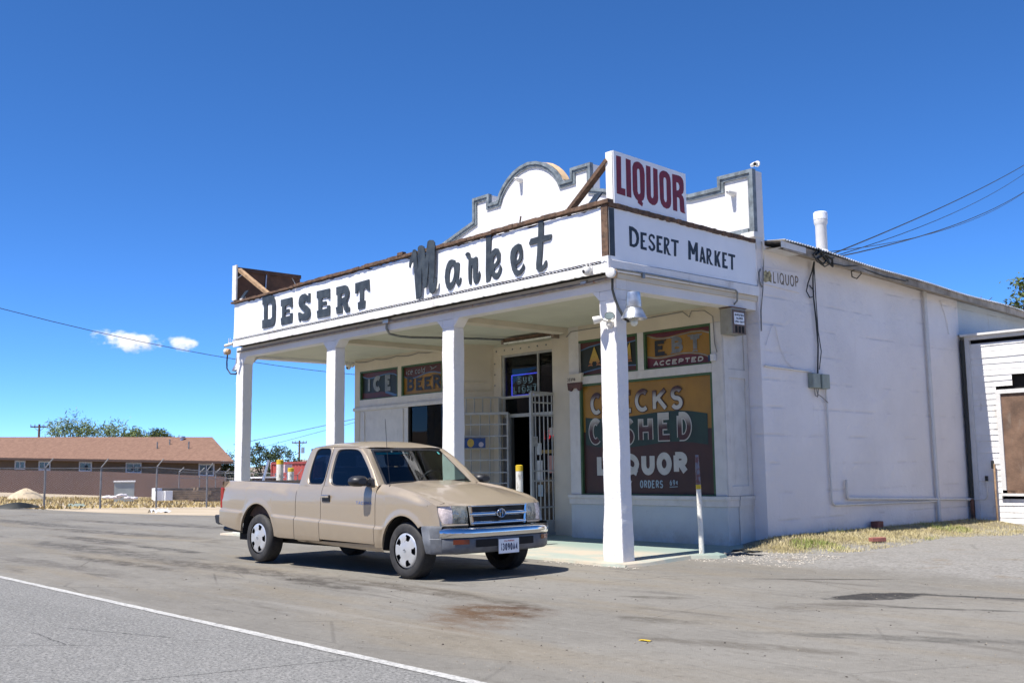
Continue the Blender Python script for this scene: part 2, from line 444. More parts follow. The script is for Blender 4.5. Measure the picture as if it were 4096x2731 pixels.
class Ink:
    """flat brush strokes on a plane; every stroke lies a hair above the one before"""
    def __init__(s, fn, d=0.002): s.fn = fn; s.d = d; s.mb = MB()
    def line(s, pts, w):
        P = [Vector(p) for p in pts]
        Q = [P[0]]
        for p in P[1:]:
            if (p - Q[-1]).length > 1e-6: Q.append(p)
        P = Q; n = len(P)
        if n < 2: return s
        ww = w if isinstance(w, (list, tuple)) else [w] * n
        if len(ww) != n: ww = [interp([(i / (len(ww) - 1), x) for i, x in enumerate(ww)], j / (n - 1)) for j in range(n)]
        closed = (P[0] - P[-1]).length < .06 * max(ww[0], 1e-6) and n > 4
        L = []; Rr = []
        for i in range(n):
            a = (P[i] - P[i - 1]).normalized() if i else ((P[0] - P[-2]).normalized() if closed else (P[1] - P[0]).normalized())
            b = (P[i + 1] - P[i]).normalized() if i < n - 1 else ((P[1] - P[0]).normalized() if closed else a)
            t = (a + b)
            t = t.normalized() if t.length > 1e-4 else a
            nn = Vector((-t.y, t.x)); na = Vector((-a.y, a.x))
            k = min(2.2, 1 / max(.3, nn.dot(na)))
            L.append(P[i] + nn * ww[i] / 2 * k); Rr.append(P[i] - nn * ww[i] / 2 * k)
        d = s.d; s.d += .0003
        s.mb.add([s.fn(p.x, p.y, d) for p in L] + [s.fn(p.x, p.y, d) for p in Rr], [(i, i + 1, n + i + 1, n + i) for i in range(n - 1)])
        return s
    def poly(s, pts):
        d = s.d; s.d += .0003
        s.mb.ngon([s.fn(a, b, d) for a, b in pts]); return s
    def glyph(s, ch, x0, z0, x1, z1, w, shear=0.0, rise=0.0):
        w2 = w / 2
        for st in G[ch]:
            s.line([(lerp(x0 + w2, x1 - w2, u) + shear * v, lerp(z0 + w2, z1 - w2, v) + rise * u) for u, v in st], w)
        return s
    def word(s, text, x0, z0, x1, z1, w, gap=.22, shear=0.0, rise=0.0):
        """letters share the box; rise lifts the far end"""
        wid = [0.45 if c in 'Iil1' else 1.0 if c not in 'MW' else 1.25 for c in text]
        wid = [0.6 if c == ' ' else q for c, q in zip(text, wid)]
        tot = sum(wid) + gap * (len(text) - 1); k = (x1 - x0) / tot; x = x0
        for c, q in zip(text, wid):
            if c != ' ':
                r = rise * (x - x0) / (x1 - x0)
                s.glyph(c, x, z0 + r, x + q * k, z1 + r, w, shear)
            x += (q + gap) * k
        return s
    def build(s, name, m, parent): return s.mb.build(name, m, parent, fix=False)
# sign letter outlines, measured on the sign boards (millimetres: along the board, height)
TRACE = {
 'desert': [[[[-8778,4434],[-8449,4426],[-8374,4397],[-8314,4325],[-8290,4204],[-8286,3959],[-8315,3867],[-8398,3828],[-8764,3830],[-8769,3988],[-8704,3991],[-8714,4274],[-8772,4276]],[[-8579,4273],[-8466,4275],[-8411,4241],[-8404,4005],[-8456,3979],[-8578,3980]]],[[[-8087,4285],[-7689,4283],[-7674,4106],[-7739,4106],[-7776,4152],[-7878,4161],[-7935,4139],[-7941,4087],[-7785,4083],[-7783,4021],[-7940,4029],[-7938,3955],[-7812,3956],[-7751,3959],[-7752,3996],[-7676,3997],[-7667,3820],[-8063,3817],[-8084,3951],[-8036,3951],[-8042,4163],[-8084,4162]]],[[[-7067,4272],[-7064,4111],[-7164,4119],[-7193,4148],[-7242,4154],[-7280,4139],[-7270,4107],[-7162,4052],[-7075,3991],[-7054,3927],[-7072,3859],[-7138,3816],[-7224,3805],[-7322,3816],[-7391,3855],[-7380,3798],[-7449,3826],[-7476,3973],[-7413,3976],[-7334,3941],[-7266,3938],[-7247,3956],[-7356,4025],[-7435,4076],[-7461,4141],[-7454,4202],[-7420,4260],[-7342,4286],[-7245,4288],[-7167,4242],[-7128,4237],[-7138,4279]]],[[[-6853,4276],[-6437,4269],[-6434,4092],[-6498,4098],[-6508,4129],[-6683,4132],[-6687,4068],[-6543,4064],[-6542,4000],[-6686,4003],[-6684,3933],[-6541,3937],[-6514,3942],[-6509,3981],[-6433,3979],[-6430,3798],[-6825,3800],[-6846,3933],[-6796,3931],[-6804,4148],[-6851,4149]]],[[[-6230,4260],[-5957,4259],[-5887,4227],[-5843,4148],[-5842,4090],[-5876,4027],[-5910,3992],[-5883,3931],[-5865,3871],[-5822,3875],[-5818,3793],[-5916,3790],[-5977,3836],[-6019,3929],[-6049,3954],[-6079,3946],[-6084,3927],[-6043,3917],[-6033,3802],[-6214,3799],[-6239,3917],[-6190,3921],[-6192,4117],[-6228,4122]],[[-6086,4123],[-5999,4125],[-5955,4105],[-5963,4067],[-6024,4051],[-6085,4054]]],[[[-5655,4247],[-5254,4256],[-5232,4055],[-5311,4089],[-5344,4122],[-5402,4116],[-5409,3923],[-5362,3922],[-5361,3797],[-5566,3796],[-5576,3916],[-5517,3923],[-5519,4118],[-5578,4112],[-5603,4067],[-5653,4072]]]],
 'market': [[[[-4010,4525],[-3965,4528],[-3926,4502],[-3916,4444],[-3903,4333],[-3886,4208],[-3880,4329],[-3885,4439],[-3885,4537],[-3850,4564],[-3788,4561],[-3732,4533],[-3713,4454],[-3696,4338],[-3674,4404],[-3656,4531],[-3639,4593],[-3587,4609],[-3509,4592],[-3467,4552],[-3459,4476],[-3468,4264],[-3478,4106],[-3495,4012],[-3508,3940],[-3470,3940],[-3448,4016],[-3422,4018],[-3414,3948],[-3437,3856],[-3480,3798],[-3539,3776],[-3591,3808],[-3613,3880],[-3615,4019],[-3597,4220],[-3606,4296],[-3641,4076],[-3668,3909],[-3724,3890],[-3751,3921],[-3772,4150],[-3787,4228],[-3789,4142],[-3804,3939],[-3811,3778],[-3870,3743],[-3928,3750],[-3958,3993],[-3984,4236],[-4005,4349],[-4056,4313],[-4083,4251],[-4110,4277],[-4106,4343],[-4064,4424],[-4028,4484]]],[[[-3108,4241],[-3034,4216],[-3018,4177],[-2961,4174],[-2929,4153],[-2933,4076],[-2950,3975],[-2964,3914],[-2932,3910],[-2915,3944],[-2891,3930],[-2900,3874],[-2932,3837],[-2973,3822],[-3000,3857],[-3016,3922],[-3062,3856],[-3112,3805],[-3170,3787],[-3227,3827],[-3263,3916],[-3276,4002],[-3258,4104],[-3224,4183],[-3174,4233]],[[-3084,4151],[-3060,4105],[-3052,4042],[-3069,3971],[-3103,3914],[-3144,3891],[-3173,3918],[-3176,3987],[-3167,4059],[-3134,4127]]],[[[-2783,4280],[-2735,4289],[-2696,4265],[-2684,4202],[-2610,4180],[-2555,4193],[-2528,4177],[-2525,4095],[-2535,3994],[-2543,3925],[-2512,3930],[-2488,3977],[-2470,3934],[-2482,3875],[-2521,3810],[-2568,3798],[-2607,3822],[-2625,3906],[-2623,4028],[-2630,4075],[-2656,4074],[-2663,3983],[-2664,3881],[-2659,3809],[-2709,3811],[-2727,3890],[-2730,4045],[-2721,4167],[-2752,4213],[-2796,4251]]],[[[-2330,4489],[-2266,4492],[-2217,4468],[-2226,4319],[-2241,4171],[-2195,4223],[-2134,4245],[-2075,4228],[-2039,4167],[-2040,4078],[-2079,4005],[-2161,3960],[-2169,3929],[-2133,3889],[-2088,3892],[-2057,3942],[-2034,3993],[-2010,3954],[-2029,3878],[-2082,3807],[-2119,3797],[-2186,3827],[-2230,3888],[-2249,3801],[-2337,3784],[-2343,3935],[-2335,4186]],[[-2128,4152],[-2099,4127],[-2100,4068],[-2138,4029],[-2183,4026],[-2190,4072],[-2166,4128]]],[[[-1783,4184],[-1725,4214],[-1653,4229],[-1604,4208],[-1577,4130],[-1574,4042],[-1608,3980],[-1673,3946],[-1708,3942],[-1709,3898],[-1674,3859],[-1632,3857],[-1589,3894],[-1560,3938],[-1539,3901],[-1561,3847],[-1619,3797],[-1690,3779],[-1746,3816],[-1788,3881],[-1815,3983],[-1825,4063],[-1812,4140]],[[-1676,4137],[-1648,4127],[-1635,4072],[-1650,4016],[-1693,3993],[-1714,4016],[-1713,4084]]],[[[-1250,4468],[-1215,4486],[-1158,4475],[-1166,4252],[-1005,4244],[-1006,4205],[-1040,4173],[-1175,4173],[-1192,4000],[-1213,3856],[-1169,3858],[-1134,3905],[-1107,3910],[-1099,3861],[-1129,3810],[-1191,3776],[-1252,3771],[-1305,3817],[-1308,3885],[-1287,4015],[-1274,4171],[-1429,4165],[-1442,4195],[-1406,4251],[-1261,4255]]]],
 'liquor': [[[[168,5111],[259,5111],[251,4703],[328,4700],[326,4608],[163,4615]]],[[[350,5107],[444,5101],[439,4604],[348,4606]]],[[[475,5020],[499,5072],[525,5092],[552,5103],[587,5109],[613,5107],[669,5080],[700,5038],[713,4957],[704,4723],[696,4662],[676,4620],[640,4593],[665,4567],[646,4523],[560,4559],[566,4586],[523,4609],[486,4656],[471,4712]],[[562,4983],[570,5005],[583,5015],[601,5015],[611,5001],[616,4963],[619,4708],[605,4682],[578,4677],[562,4710]]],[[[743,5091],[832,5087],[826,4701],[834,4679],[849,4668],[865,4672],[880,4705],[886,5085],[973,5077],[971,4690],[965,4653],[948,4620],[901,4582],[847,4576],[786,4599],[748,4646],[739,4711]]],[[[1005,4998],[1016,5037],[1040,5059],[1068,5077],[1101,5086],[1160,5082],[1214,5049],[1235,5004],[1240,4955],[1240,4711],[1234,4655],[1217,4615],[1183,4585],[1136,4572],[1073,4586],[1029,4627],[1009,4684]],[[1090,4953],[1094,4981],[1109,4996],[1129,4996],[1145,4981],[1151,4952],[1150,4695],[1136,4663],[1109,4661],[1089,4698]]],[[[1276,5072],[1403,5076],[1450,5070],[1487,5049],[1509,5016],[1515,4979],[1512,4892],[1496,4846],[1461,4821],[1493,4796],[1510,4762],[1513,4719],[1516,4596],[1534,4568],[1463,4569],[1425,4584],[1418,4654],[1416,4740],[1406,4763],[1388,4769],[1362,4768],[1359,4571],[1273,4576]],[[1358,4976],[1398,4971],[1420,4938],[1421,4901],[1402,4870],[1359,4859]]]],
 'side': [[[[379,4228],[453,4226],[521,4197],[559,4152],[568,4091],[554,4027],[518,3983],[465,3960],[380,3968]],[[431,4176],[474,4167],[506,4129],[516,4084],[502,4027],[467,3999],[427,4001]]],[[[598,4181],[717,4183],[716,4147],[643,4145],[643,4082],[678,4083],[673,4055],[639,4054],[642,3992],[709,3991],[710,3954],[591,3958]]],[[[880,4133],[847,4126],[838,4149],[810,4155],[788,4142],[787,4118],[810,4097],[848,4075],[882,4040],[884,4009],[861,3974],[819,3957],[778,3967],[750,3995],[745,4018],[781,4026],[795,4001],[817,3990],[839,4007],[840,4030],[812,4058],[777,4081],[755,4109],[757,4141],[776,4171],[812,4187],[853,4180],[875,4162]]],[[[915,4183],[1033,4183],[1031,4148],[961,4146],[959,4090],[998,4090],[997,4060],[957,4058],[958,3995],[1030,3992],[1024,3956],[906,3959]]],[[[1063,4180],[1124,4183],[1166,4167],[1176,4128],[1156,4085],[1124,4061],[1147,4028],[1163,3982],[1204,3949],[1137,3951],[1112,3999],[1101,4046],[1095,3953],[1052,3953]],[[1104,4150],[1128,4146],[1135,4118],[1119,4088],[1101,4086]]],[[[1211,4175],[1370,4175],[1362,4138],[1316,4141],[1307,3952],[1260,3950],[1269,4141],[1207,4142]]],[[[1571,4207],[1611,4201],[1676,4094],[1727,4200],[1778,4201],[1771,3942],[1713,3941],[1723,4088],[1698,4027],[1647,4025],[1621,4091],[1617,3945],[1562,3943]]],[[[1857,4160],[1891,4156],[1943,3935],[1887,3934],[1881,3981],[1858,3982],[1842,3939],[1803,3940]],[[1868,4070],[1879,4018],[1853,4019]]],[[[1966,4154],[2032,4154],[2067,4134],[2075,4093],[2052,4048],[2031,4029],[2055,3974],[2112,3926],[2039,3932],[2010,4001],[2005,4026],[1997,3931],[1956,3932]],[[2007,4122],[2030,4116],[2035,4088],[2020,4061],[2004,4059]]],[[[2145,4146],[2189,4146],[2187,4066],[2232,4143],[2287,4146],[2227,4054],[2273,3921],[2219,3923],[2190,3999],[2183,3927],[2135,3927]]],[[[2321,4146],[2430,4146],[2428,4114],[2371,4113],[2367,4051],[2400,4051],[2398,4023],[2365,4023],[2364,3961],[2437,3960],[2430,3919],[2311,3921]]],[[[2458,4143],[2622,4141],[2615,4104],[2566,4106],[2559,3919],[2513,3920],[2522,4106],[2456,4109]]]],
}
# ------------------------------------------------------------------ ground
def H(x, y):
    """terrain height: level lot, a low bank along the shop's right wall, ground falling away on the far left"""
    h = .07 * sstep(.6, 3.0, y) * sstep(-1.0, .3, x) + .125 * sstep(1.25, .10, x) * sstep(-.3, -.05, x) * sstep(2.3, 3.2, y)
    s = sstep(-13, -30, x)
    if s > 0:
        far = .25 - .045 * min(max(y, 0), 70) + .008 * (-max(x, -150) - 40)
        h += s * far
    return h

def axis_vals(lo, hi, fine_lo, fine_hi, fine, coarse):
    v = list(np.arange(lo, fine_lo, coarse)) + list(np.arange(fine_lo, fine_hi, fine)) + list(np.arange(fine_hi, hi + coarse, coarse))
    return v

def dirt_mat():
    q = NT('desert_dirt'); v = q.pos()
    a = q.noise(v, .35, 6, .6); b = q.noise(v, 9, 5, .7)
    c = q.mix(q.rng(a, .35, .65), (.40, .33, .235), (.47, .39, .29))
    c = q.mix(q.ma('MULTIPLY', q.rng(b, .5, .75), .4), c, (.25, .20, .14))
    q.base(c); q.rough(.95); q.set('Specular IOR Level', .1); q.bump(b, .5, .05)
    return q.m

def ell(q, x, y, cx, cy, rx, ry, rot, warp, soft=.35):
    """soft patch with a frayed edge, at a fixed place on the ground"""
    cr, sr = math.cos(rot), math.sin(rot)
    dx = q.ma('SUBTRACT', x, cx); dy = q.ma('SUBTRACT', y, cy)
    u = q.ma('DIVIDE', q.ma('ADD', q.ma('MULTIPLY', dx, cr), q.ma('MULTIPLY', dy, sr)), rx)
    w = q.ma('DIVIDE', q.ma('SUBTRACT', q.ma('MULTIPLY', dy, cr), q.ma('MULTIPLY', dx, sr)), ry)
    r = q.ma('SQRT', q.ma('ADD', q.ma('MULTIPLY', u, u), q.ma('MULTIPLY', w, w)))
    r = q.ma('ADD', r, q.ma('MULTIPLY', q.ma('SUBTRACT', warp, .5), 1.5))
    return q.rng(r, 1.0 + soft / 2, 1.0 - soft / 2)

def lot_mat():
    q = NT('worn_lot_asphalt'); v = q.pos(); xyz = q.sep(v); x, y = xyz[0], xyz[1]
    big = q.noise(v, .28, 6, .6)
    strk = q.noise(q.mapv(v, (.22, 1.6, 1), rot=(0, 0, -.06)), 1.4, 6, .62)
    med = q.noise(v, 2.3, 6, .65, .4)
    fine = q.noise(v, 55, 4, .7)
    grit = q.voro(v, 130)
    c = q.mix(q.rng(big, .35, .65), (.225, .212, .188), (.285, .270, .240))
    c = q.mix(q.ma('MULTIPLY', q.rng(q.noise(q.mapv(v, (.16, .9, 1), (3, 1, 0)), 1.1, 5, .6), .48, .68), .55), c, (.275, .235, .175))
    c = q.mix(q.ma('MULTIPLY', q.rng(strk, .58, .72), .72), c, (.095, .086, .075))
    fw = q.noise(q.mapv(v, (.5, 2.6, 1), (7, 3, 0)), 1.0, 5, .6)
    c = q.mix(q.ma('MULTIPLY', q.rng(fw, .60, .72), .55), c, (.12, .108, .092))
    c = q.mix(q.ma('MULTIPLY', q.rng(q.noise(q.mapv(v, (.12, 2.0, 1), (1, 9, 0)), 1.3, 5, .6), .58, .70), .40), c, (.36, .345, .315))
    c = q.mix(q.ma('MULTIPLY', q.rng(med, .50, .78), .25), c, (.15, .135, .11))
    # gravel along the right side of the shop
    gm = q.ma('MULTIPLY', q.rng(q.ma('ADD', y, q.ma('MULTIPLY', q.ma('SUBTRACT', big, .5), 3.0)), .6, 1.7), q.rng(x, -.4, .6))
    gcol = q.mix(q.rng(q.voro(v, 38, 'F1', 1), 0, 1), (.25, .24, .22), (.37, .355, .33))
    gcol = q.mix(q.ma('MULTIPLY', q.rng(q.noise(q.mapv(v, (.8, 1.2, 1)), 1.5, 5, .65), .56, .70), .6), gcol, (.24, .19, .13))
    c = q.mix(gm, c, gcol)
    # stains that stay put: tar patch, brown oil stain and the rubbed marks round it
    wp = q.noise(q.mapv(v, (1, 1.6, 1)), 2.2, 8, .68)
    brk = q.rng(q.noise(q.mapv(v, (.7, 1.5, 1), (2, 5, 0)), 3.4, 9, .75), .36, .60, .12, 1.15)
    brk2 = q.rng(q.noise(v, 9, 6, .7), .25, .45, .6, 1.0)
    for (cx, cy, rx, ry, ro, col, op, so) in (
        (3.72, -.60, .52, .22, 1.10, (.040, .038, .037), .95, .25), (4.35, -.10, .75, .05, .35, (.050, .048, .046), .8, .5),
        (4.45, -1.05, .9, .05, .45, (.07, .066, .06), .7, .6), (3.75, -1.55, .5, .22, 1.2, (.15, .135, .115), .6, .6),
        (1.95, -3.60, .50, .42, -.6, (.085, .050, .030), .85, .8), (2.05, -3.95, .75, .35, -.7, (.16, .105, .065), .55, .9),
        (.2, -3.1, 1.6, .18, -.05, (.10, .085, .068), .7, .9), (-3.6, -3.3, 2.4, .25, .05, (.085, .075, .066), .75, .9),
        (-1.1, -3.45, .9, .16, .0, (.07, .062, .055), .75, .8), (-8.5, -3.2, 2.6, .32, .02, (.075, .068, .062), .7, .9),
        (-12.5, -1.2, 3.2, .30, .1, (.085, .078, .072), .7, .9), (-15, .8, 4.0, .35, .12, (.08, .074, .07), .75, .9), (-10.5, -2.3, 2.0, .22, .0, (.07, .064, .06), .8, .9), (-18, -1.0, 3.5, .35, .05, (.085, .08, .074), .7, .9), (-7.2, -2.4, 1.1, .15, .0, (.06, .056, .052), .8, .8), (-5.4, -3.9, 1.7, .16, .03, (.08, .07, .06), .75, .9), (-6.0, -4.6, 2.2, .2, .04, (.11, .10, .09), .55, .9),
        (3.2, -3.1, .35, .12, .2, (.12, .108, .09), .7, .7), (2.3, -2.0, .30, .10, .5, (.10, .09, .075), .6, .7),
        (5.0, -2.6, 1.0, .12, .5, (.10, .095, .085), .6, .8), (2.6, .35, .7, .05, .65, (.07, .062, .055), .85, .5),
        (4.4, -3.6, .8, .12, .3, (.12, .105, .085), .6, .8), (-2.2, -1.0, .8, .3, 0, (.07, .06, .05), .6, 1.0)):
        c = q.mix(q.ma('MULTIPLY', q.ma('MULTIPLY', ell(q, x, y, cx, cy, rx, ry, ro, wp, so), brk if so > .5 else brk2), op, True), c, col)
    # cracks in the old asphalt
    cr = q.voro(q.mapv(v, (.55, .8, 1)), .9, 'DISTANCE_TO_EDGE')
    crm = q.ma('MULTIPLY', q.rng(cr, .010, .002), q.rng(q.noise(v, .5, 3), .46, .6))
    crm = q.ma('MULTIPLY', crm, q.rng(x, 3.0, -1.0, .35, 1))
    c = q.mix(q.ma('MULTIPLY', crm, .55), c, (.05, .045, .04))
    sm = q.ma('MULTIPLY', q.rng(q.ma('ADD', x, q.ma('MULTIPLY', q.ma('SUBTRACT', med, .5), 1.2)), 1.10, .75), q.ma('MULTIPLY', q.rng(y, 2.1, 2.5), q.rng(x, -.2, .0)))
    c = q.mix(q.ma('MULTIPLY', sm, .8), c, (.25, .21, .13))
    g1 = q.noise(v, 15, 8, .78); g2 = q.noise(q.mapv(v, (.6, 1.3, 1)), 4.5, 8, .75)
    c = q.mix(q.ma('MULTIPLY', q.rng(g2, .52, .70), .38), c, (.13, .115, .092))
    c = q.mix(q.ma('MULTIPLY', q.rng(g2, .47, .32), .30), c, (.38, .355, .31))
    c = q.mix(q.ma('MULTIPLY', q.rng(g1, .54, .66), .50), c, (.11, .098, .08))
    c = q.mix(q.ma('MULTIPLY', q.rng(g1, .45, .34), .38), c, (.43, .405, .36))
    c = q.mix(q.ma('MULTIPLY', q.rng(fine, .60, .70), .55), c, (.07, .062, .052))
    c = q.mix(q.ma('MULTIPLY', q.rng(fine, .40, .30), .40), c, (.50, .47, .42))
    hsv = q.n('ShaderNodeHueSaturation'); q.put(hsv.inputs['Color'], c); hsv.inputs['Value'].default_value = .76; hsv.inputs['Saturation'].default_value = 1.12; c = hsv.outputs[0]
    q.base(c); q.rough(q.rng(strk, .4, .8, .92, .8)); q.set('Specular IOR Level', .22)
    h = q.ma('ADD', q.ma('MULTIPLY', fine, .5), q.ma('ADD', q.ma('MULTIPLY', grit, .4), q.ma('MULTIPLY', med, 1.2)))
    q.bump(h, .45, .02)
    return q.m

def road_mat():
    q = NT('grey_chip_seal_road'); v = q.pos(); xyz = q.sep(v); x, y = xyz[0], xyz[1]
    big = q.noise(q.mapv(v, (.2, 1, 1)), .6, 5, .6)
    chips = q.voro(v, 62, 'F1', 1); fine = q.noise(v, 48, 4, .75)
    c = q.mix(q.rng(big, .35, .65), (.165, .162, .152), (.20, .196, .184))
    c = q.mix(q.ma('MULTIPLY', q.rng(q.sep(chips)[0], .45, .95), .85), c, (.285, .277, .26))
    c = q.mix(q.ma('MULTIPLY', q.rng(fine, .52, .62), .85), c, (.040, .040, .038))
    c = q.mix(q.ma('MULTIPLY', q.rng(q.noise(q.mapv(v, (.4, 2, 1)), 1.2, 5), .58, .74), .25), c, (.11, .107, .10))
    wob = q.ma('MULTIPLY', q.ma('SUBTRACT', q.noise(v, 6, 4, .7), .5), .10)
    def crack(x0, y0, x1, y1, w):
        L = math.hypot(x1 - x0, y1 - y0); ux, uy = (x1 - x0) / L, (y1 - y0) / L
        dx = q.ma('SUBTRACT', x, x0); dy = q.ma('SUBTRACT', y, y0)
        al = q.ma('ADD', q.ma('MULTIPLY', dx, ux), q.ma('MULTIPLY', dy, uy))
        pe = q.ma('ABSOLUTE', q.ma('ADD', q.ma('SUBTRACT', q.ma('MULTIPLY', dy, ux), q.ma('MULTIPLY', dx, uy)), wob))
        inside = q.ma('MULTIPLY', q.rng(al, -.02, .04), q.rng(al, L + .02, L - .04))
        return q.ma('MULTIPLY', q.rng(pe, w, w * .35), inside)
    for k in ((.18, -6.51, 1.26, -6.12, .012), (.6, -7.25, 1.10, -6.72, .010), (.23, -6.76, 1.03, -6.78, .010), (1.03, -6.78, 1.35, -6.55, .007), (2.6, -7.0, 2.93, -5.72, .013), (1.46, -6.06, 1.58, -6.01, .012)):
        c = q.mix(q.ma('MULTIPLY', crack(*k), .85), c, (.045, .043, .04))
    q.base(c); q.rough(.88); q.set('Specular IOR Level', .25)
    q.bump(q.ma('ADD', q.ma('MULTIPLY', q.sep(chips)[0], .6), fine), .5, .012)
    return q.m

def line_mat():
    q = NT('worn_white_road_paint'); v = q.pos()
    n = q.noise(v, 26, 5, .75); n2 = q.noise(v, 4, 4, .6)
    wear = q.ma('ADD', q.rng(n, .46, .64), q.ma('MULTIPLY', q.rng(n2, .5, .7), .3), True)
    c = q.mix(q.ma('MULTIPLY', wear, .85), (.47, .46, .43), (.20, .195, .185))
    q.base(c); q.rough(.8); q.bump(q.noise(v, 70, 3), .4, .01)
    return q.m

def slab_mat():
    q = NT('painted_porch_concrete'); v = q.pos()
    n = q.noise(q.mapv(v, (.6, 1.4, 1)), 1.3, 6, .65); f = q.noise(v, 14, 5, .7)
    c = q.mix(q.rng(n, .40, .62), (.47, .40, .31), (.33, .37, .32))
    c = q.mix(q.ma('MULTIPLY', q.rng(f, .55, .7), .4), c, (.24, .21, .17))
    yy = q.sep(v)[1]
    c = q.mix(q.ma('MULTIPLY', q.rng(yy, .9, 1.7), .8), c, (.20, .285, .25))
    q.base(c); q.rough(.75); q.bump(f, .3, .01)
    return q.m

def sheet(name, xs, ys, off, m, label=None, skip=None):
    mb = MB()
    idx = {}
    for i, x in enumerate(xs):
        for j, y in enumerate(ys):
            idx[i, j] = len(mb.v); mb.v.append((x, y, H(x, y) + off - (.35 if -13 < x < 30 and -14 < y < 20 else 0)))
    for i in range(len(xs) - 1):
        for j in range(len(ys) - 1):
            if skip and skip((xs[i] + xs[i + 1]) / 2, (ys[j] + ys[j + 1]) / 2): continue
            mb.f.append((idx[i, j], idx[i + 1, j], idx[i + 1, j + 1], idx[i, j + 1])); mb.mi.append(0)
    o = mb.build(name, m, smooth=40, fix=False, origin=(0, 0, 0))
    kind(o, 'structure', label)
    return o

gx = axis_vals(-3000, 3000, -160, 60, 4, 300)
gy = axis_vals(-3000, 3000, -60, 120, 4, 300)
sheet('ground', gx, gy, -.06, dirt_mat(), 'pale desert ground running out to the horizon')
# the asphalt lot: its far edge runs aslant on the left, to the shop wall on the right
def lot_edge(x): return interp([(-60, -6), (-30.4, 1.8), (-24, 3.0), (-19.3, 4.45), (-14, 6.5), (-10.2, 8.2), (-9.9, 9.3), (3, 9.5), (8, 9.0), (40, 9)], x)
lx = list(np.arange(-60, -20, 2.0)) + list(np.arange(-20, -2, 1.0)) + list(np.arange(-2, 9, .5)) + list(np.arange(9, 41, 2.0))
mb = MB()
rows = []
for x in lx:
    e = lot_edge(x)
    rows.append([(x, y, H(x, y)) for y in [lerp(-5.60, max(e, -5.5), t / 22) for t in range(23)]])
mb.grid(rows)
kind(mb.build('parking_lot', lot_mat(), smooth=40, fix=False, origin=(0, 0, 0)), 'structure', 'worn grey brown asphalt lot with oil stains')
mb = MB()
rx = axis_vals(-200, 60, -20, 12, 1.0, 6)
mb.grid([[(x, y, H(x, min(y, 0)) + .0) for y in (-17, -13, -9, -7, -5.60)] for x in rx])
kind(mb.build('road', road_mat(), smooth=40, fix=False, origin=(0, 0, 0)), 'structure', 'grey chip sealed road in the foreground')
mb = MB()
rng_ = random.Random(3)
mb.grid([[(x, -5.657 + rng_.uniform(-.006, .006), H(x, 0) + .004), (x, -5.575 + rng_.uniform(-.006, .006), H(x, 0) + .004)] for x in [-60 + .25 * i for i in range(300)]])
kind(mb.build('road_line', line_mat(), fix=False, origin=(0, 0, 0)), 'structure', 'worn white edge line between road and lot')
# porch slab
mb = MB()
edge = [(-10.12, -.10), (-8, .02), (-5, .04), (-3, .06), (-1.9, .09), (-1.0, .03), (-.5, -.03), (-.05, -.09), (.16, -.02), (.22, .3), (.15, .8), (.12, 1.25), (.26, 1.36), (.42, 1.45), (.40, 1.62), (.12, 1.80), (.05, 2.6), (.02, 3.14)]
def slab_z(y): return .034 + .020 * max(y, 0)
rows = []
fr = [p for p in edge if p[1] < .2]
for i, (x, y) in enumerate(edge[:9]):
    rows.append([(x + (.02 if 0 < i < 8 else 0), y - .02, -.03), (x, y, slab_z(0) - .004)] + [(min(x, .0) if t else x, lerp(y, 3.142, t), slab_z(lerp(y, 3.142, t))) for t in (.02, .1, .25, .5, .75, 1)])
mb.grid(rows)
rows = [[(x + .03, y, -.03 + H(x, y)), (x, y, slab_z(y) - .003), (-.0002, y, slab_z(y))] for x, y in edge[8:]]
mb.grid(rows)
kind(mb.build('porch_floor', slab_mat(), smooth=40, origin=(-5, 1.5, 0)), 'structure', 'thin tan and green painted concrete slab under the porch')
# dry hillside colour, also used for the unseen bank added for reflections
# bare far hill
q = NT('dry_hillside'); v = q.pos()
q.base(q.mix(q.rng(q.noise(v, .03, 7, .7), .4, .62), (.20, .155, .125), (.34, .275, .225))); q.rough(.95)
M['hill'] = q.m
mb = MB()
hn = np.random.default_rng(5)
rows = []
for i in range(60):
    t = i / 59
    row = []
    for j in range(14):
        s_ = j / 13
        bx, by = lerp(-900, -560, t), lerp(250, 760, t)
        px, py = bx - 160 * s_, by + 95 * s_
        prof = interp([(0, 2), (.2, 6), (.30, 9), (.42, 17), (.5, 24), (.6, 33), (.72, 40), (.86, 28), (1, 6)], t)
        z = prof * math.sin(min(1, s_ * 1.15) * math.pi / 2) * (1 + .12 * math.sin(i * 1.7 + j) + .10 * math.sin(i * .6 + 2 * j)) - 4
        row.append((px, py, z))
    rows.append(row)
mb.grid(rows)
kind(mb.build('hill', M['hill'], smooth=60), 'structure', 'low bare brown hill far behind the red container')

mb = MB(); rows = []  # unseen bank added behind the viewer so glass and chrome mirror dark ground
for i in range(110):
    t = i / 109; a = lerp(-2.85, .55, t); r0 = 95 + 12 * math.sin(i * .4)
    cx_, cy_ = 8 + r0 * math.cos(a), -10 + r0 * math.sin(a) * .9
    hgt = 15 + 3.5 * math.sin(i * .55) + 2 * math.sin(i * 1.3 + 1)
    hgt *= sstep(0, .12, t) * sstep(1, .85, t)
    rows.append([(cx_ + 20 * s_ * math.cos(a), cy_ + 20 * s_ * math.sin(a), hgt * math.sin(math.pi / 2 * min(1, s_ * 1.2)) - .5) for s_ in (0, .15, .35, .6, .85, 1.2)])
mb.grid(rows)
kind(mb.build('reflection_bank', M['hill'], smooth=60), 'structure', 'unseen brown bank added behind the viewer to darken reflections in glass')
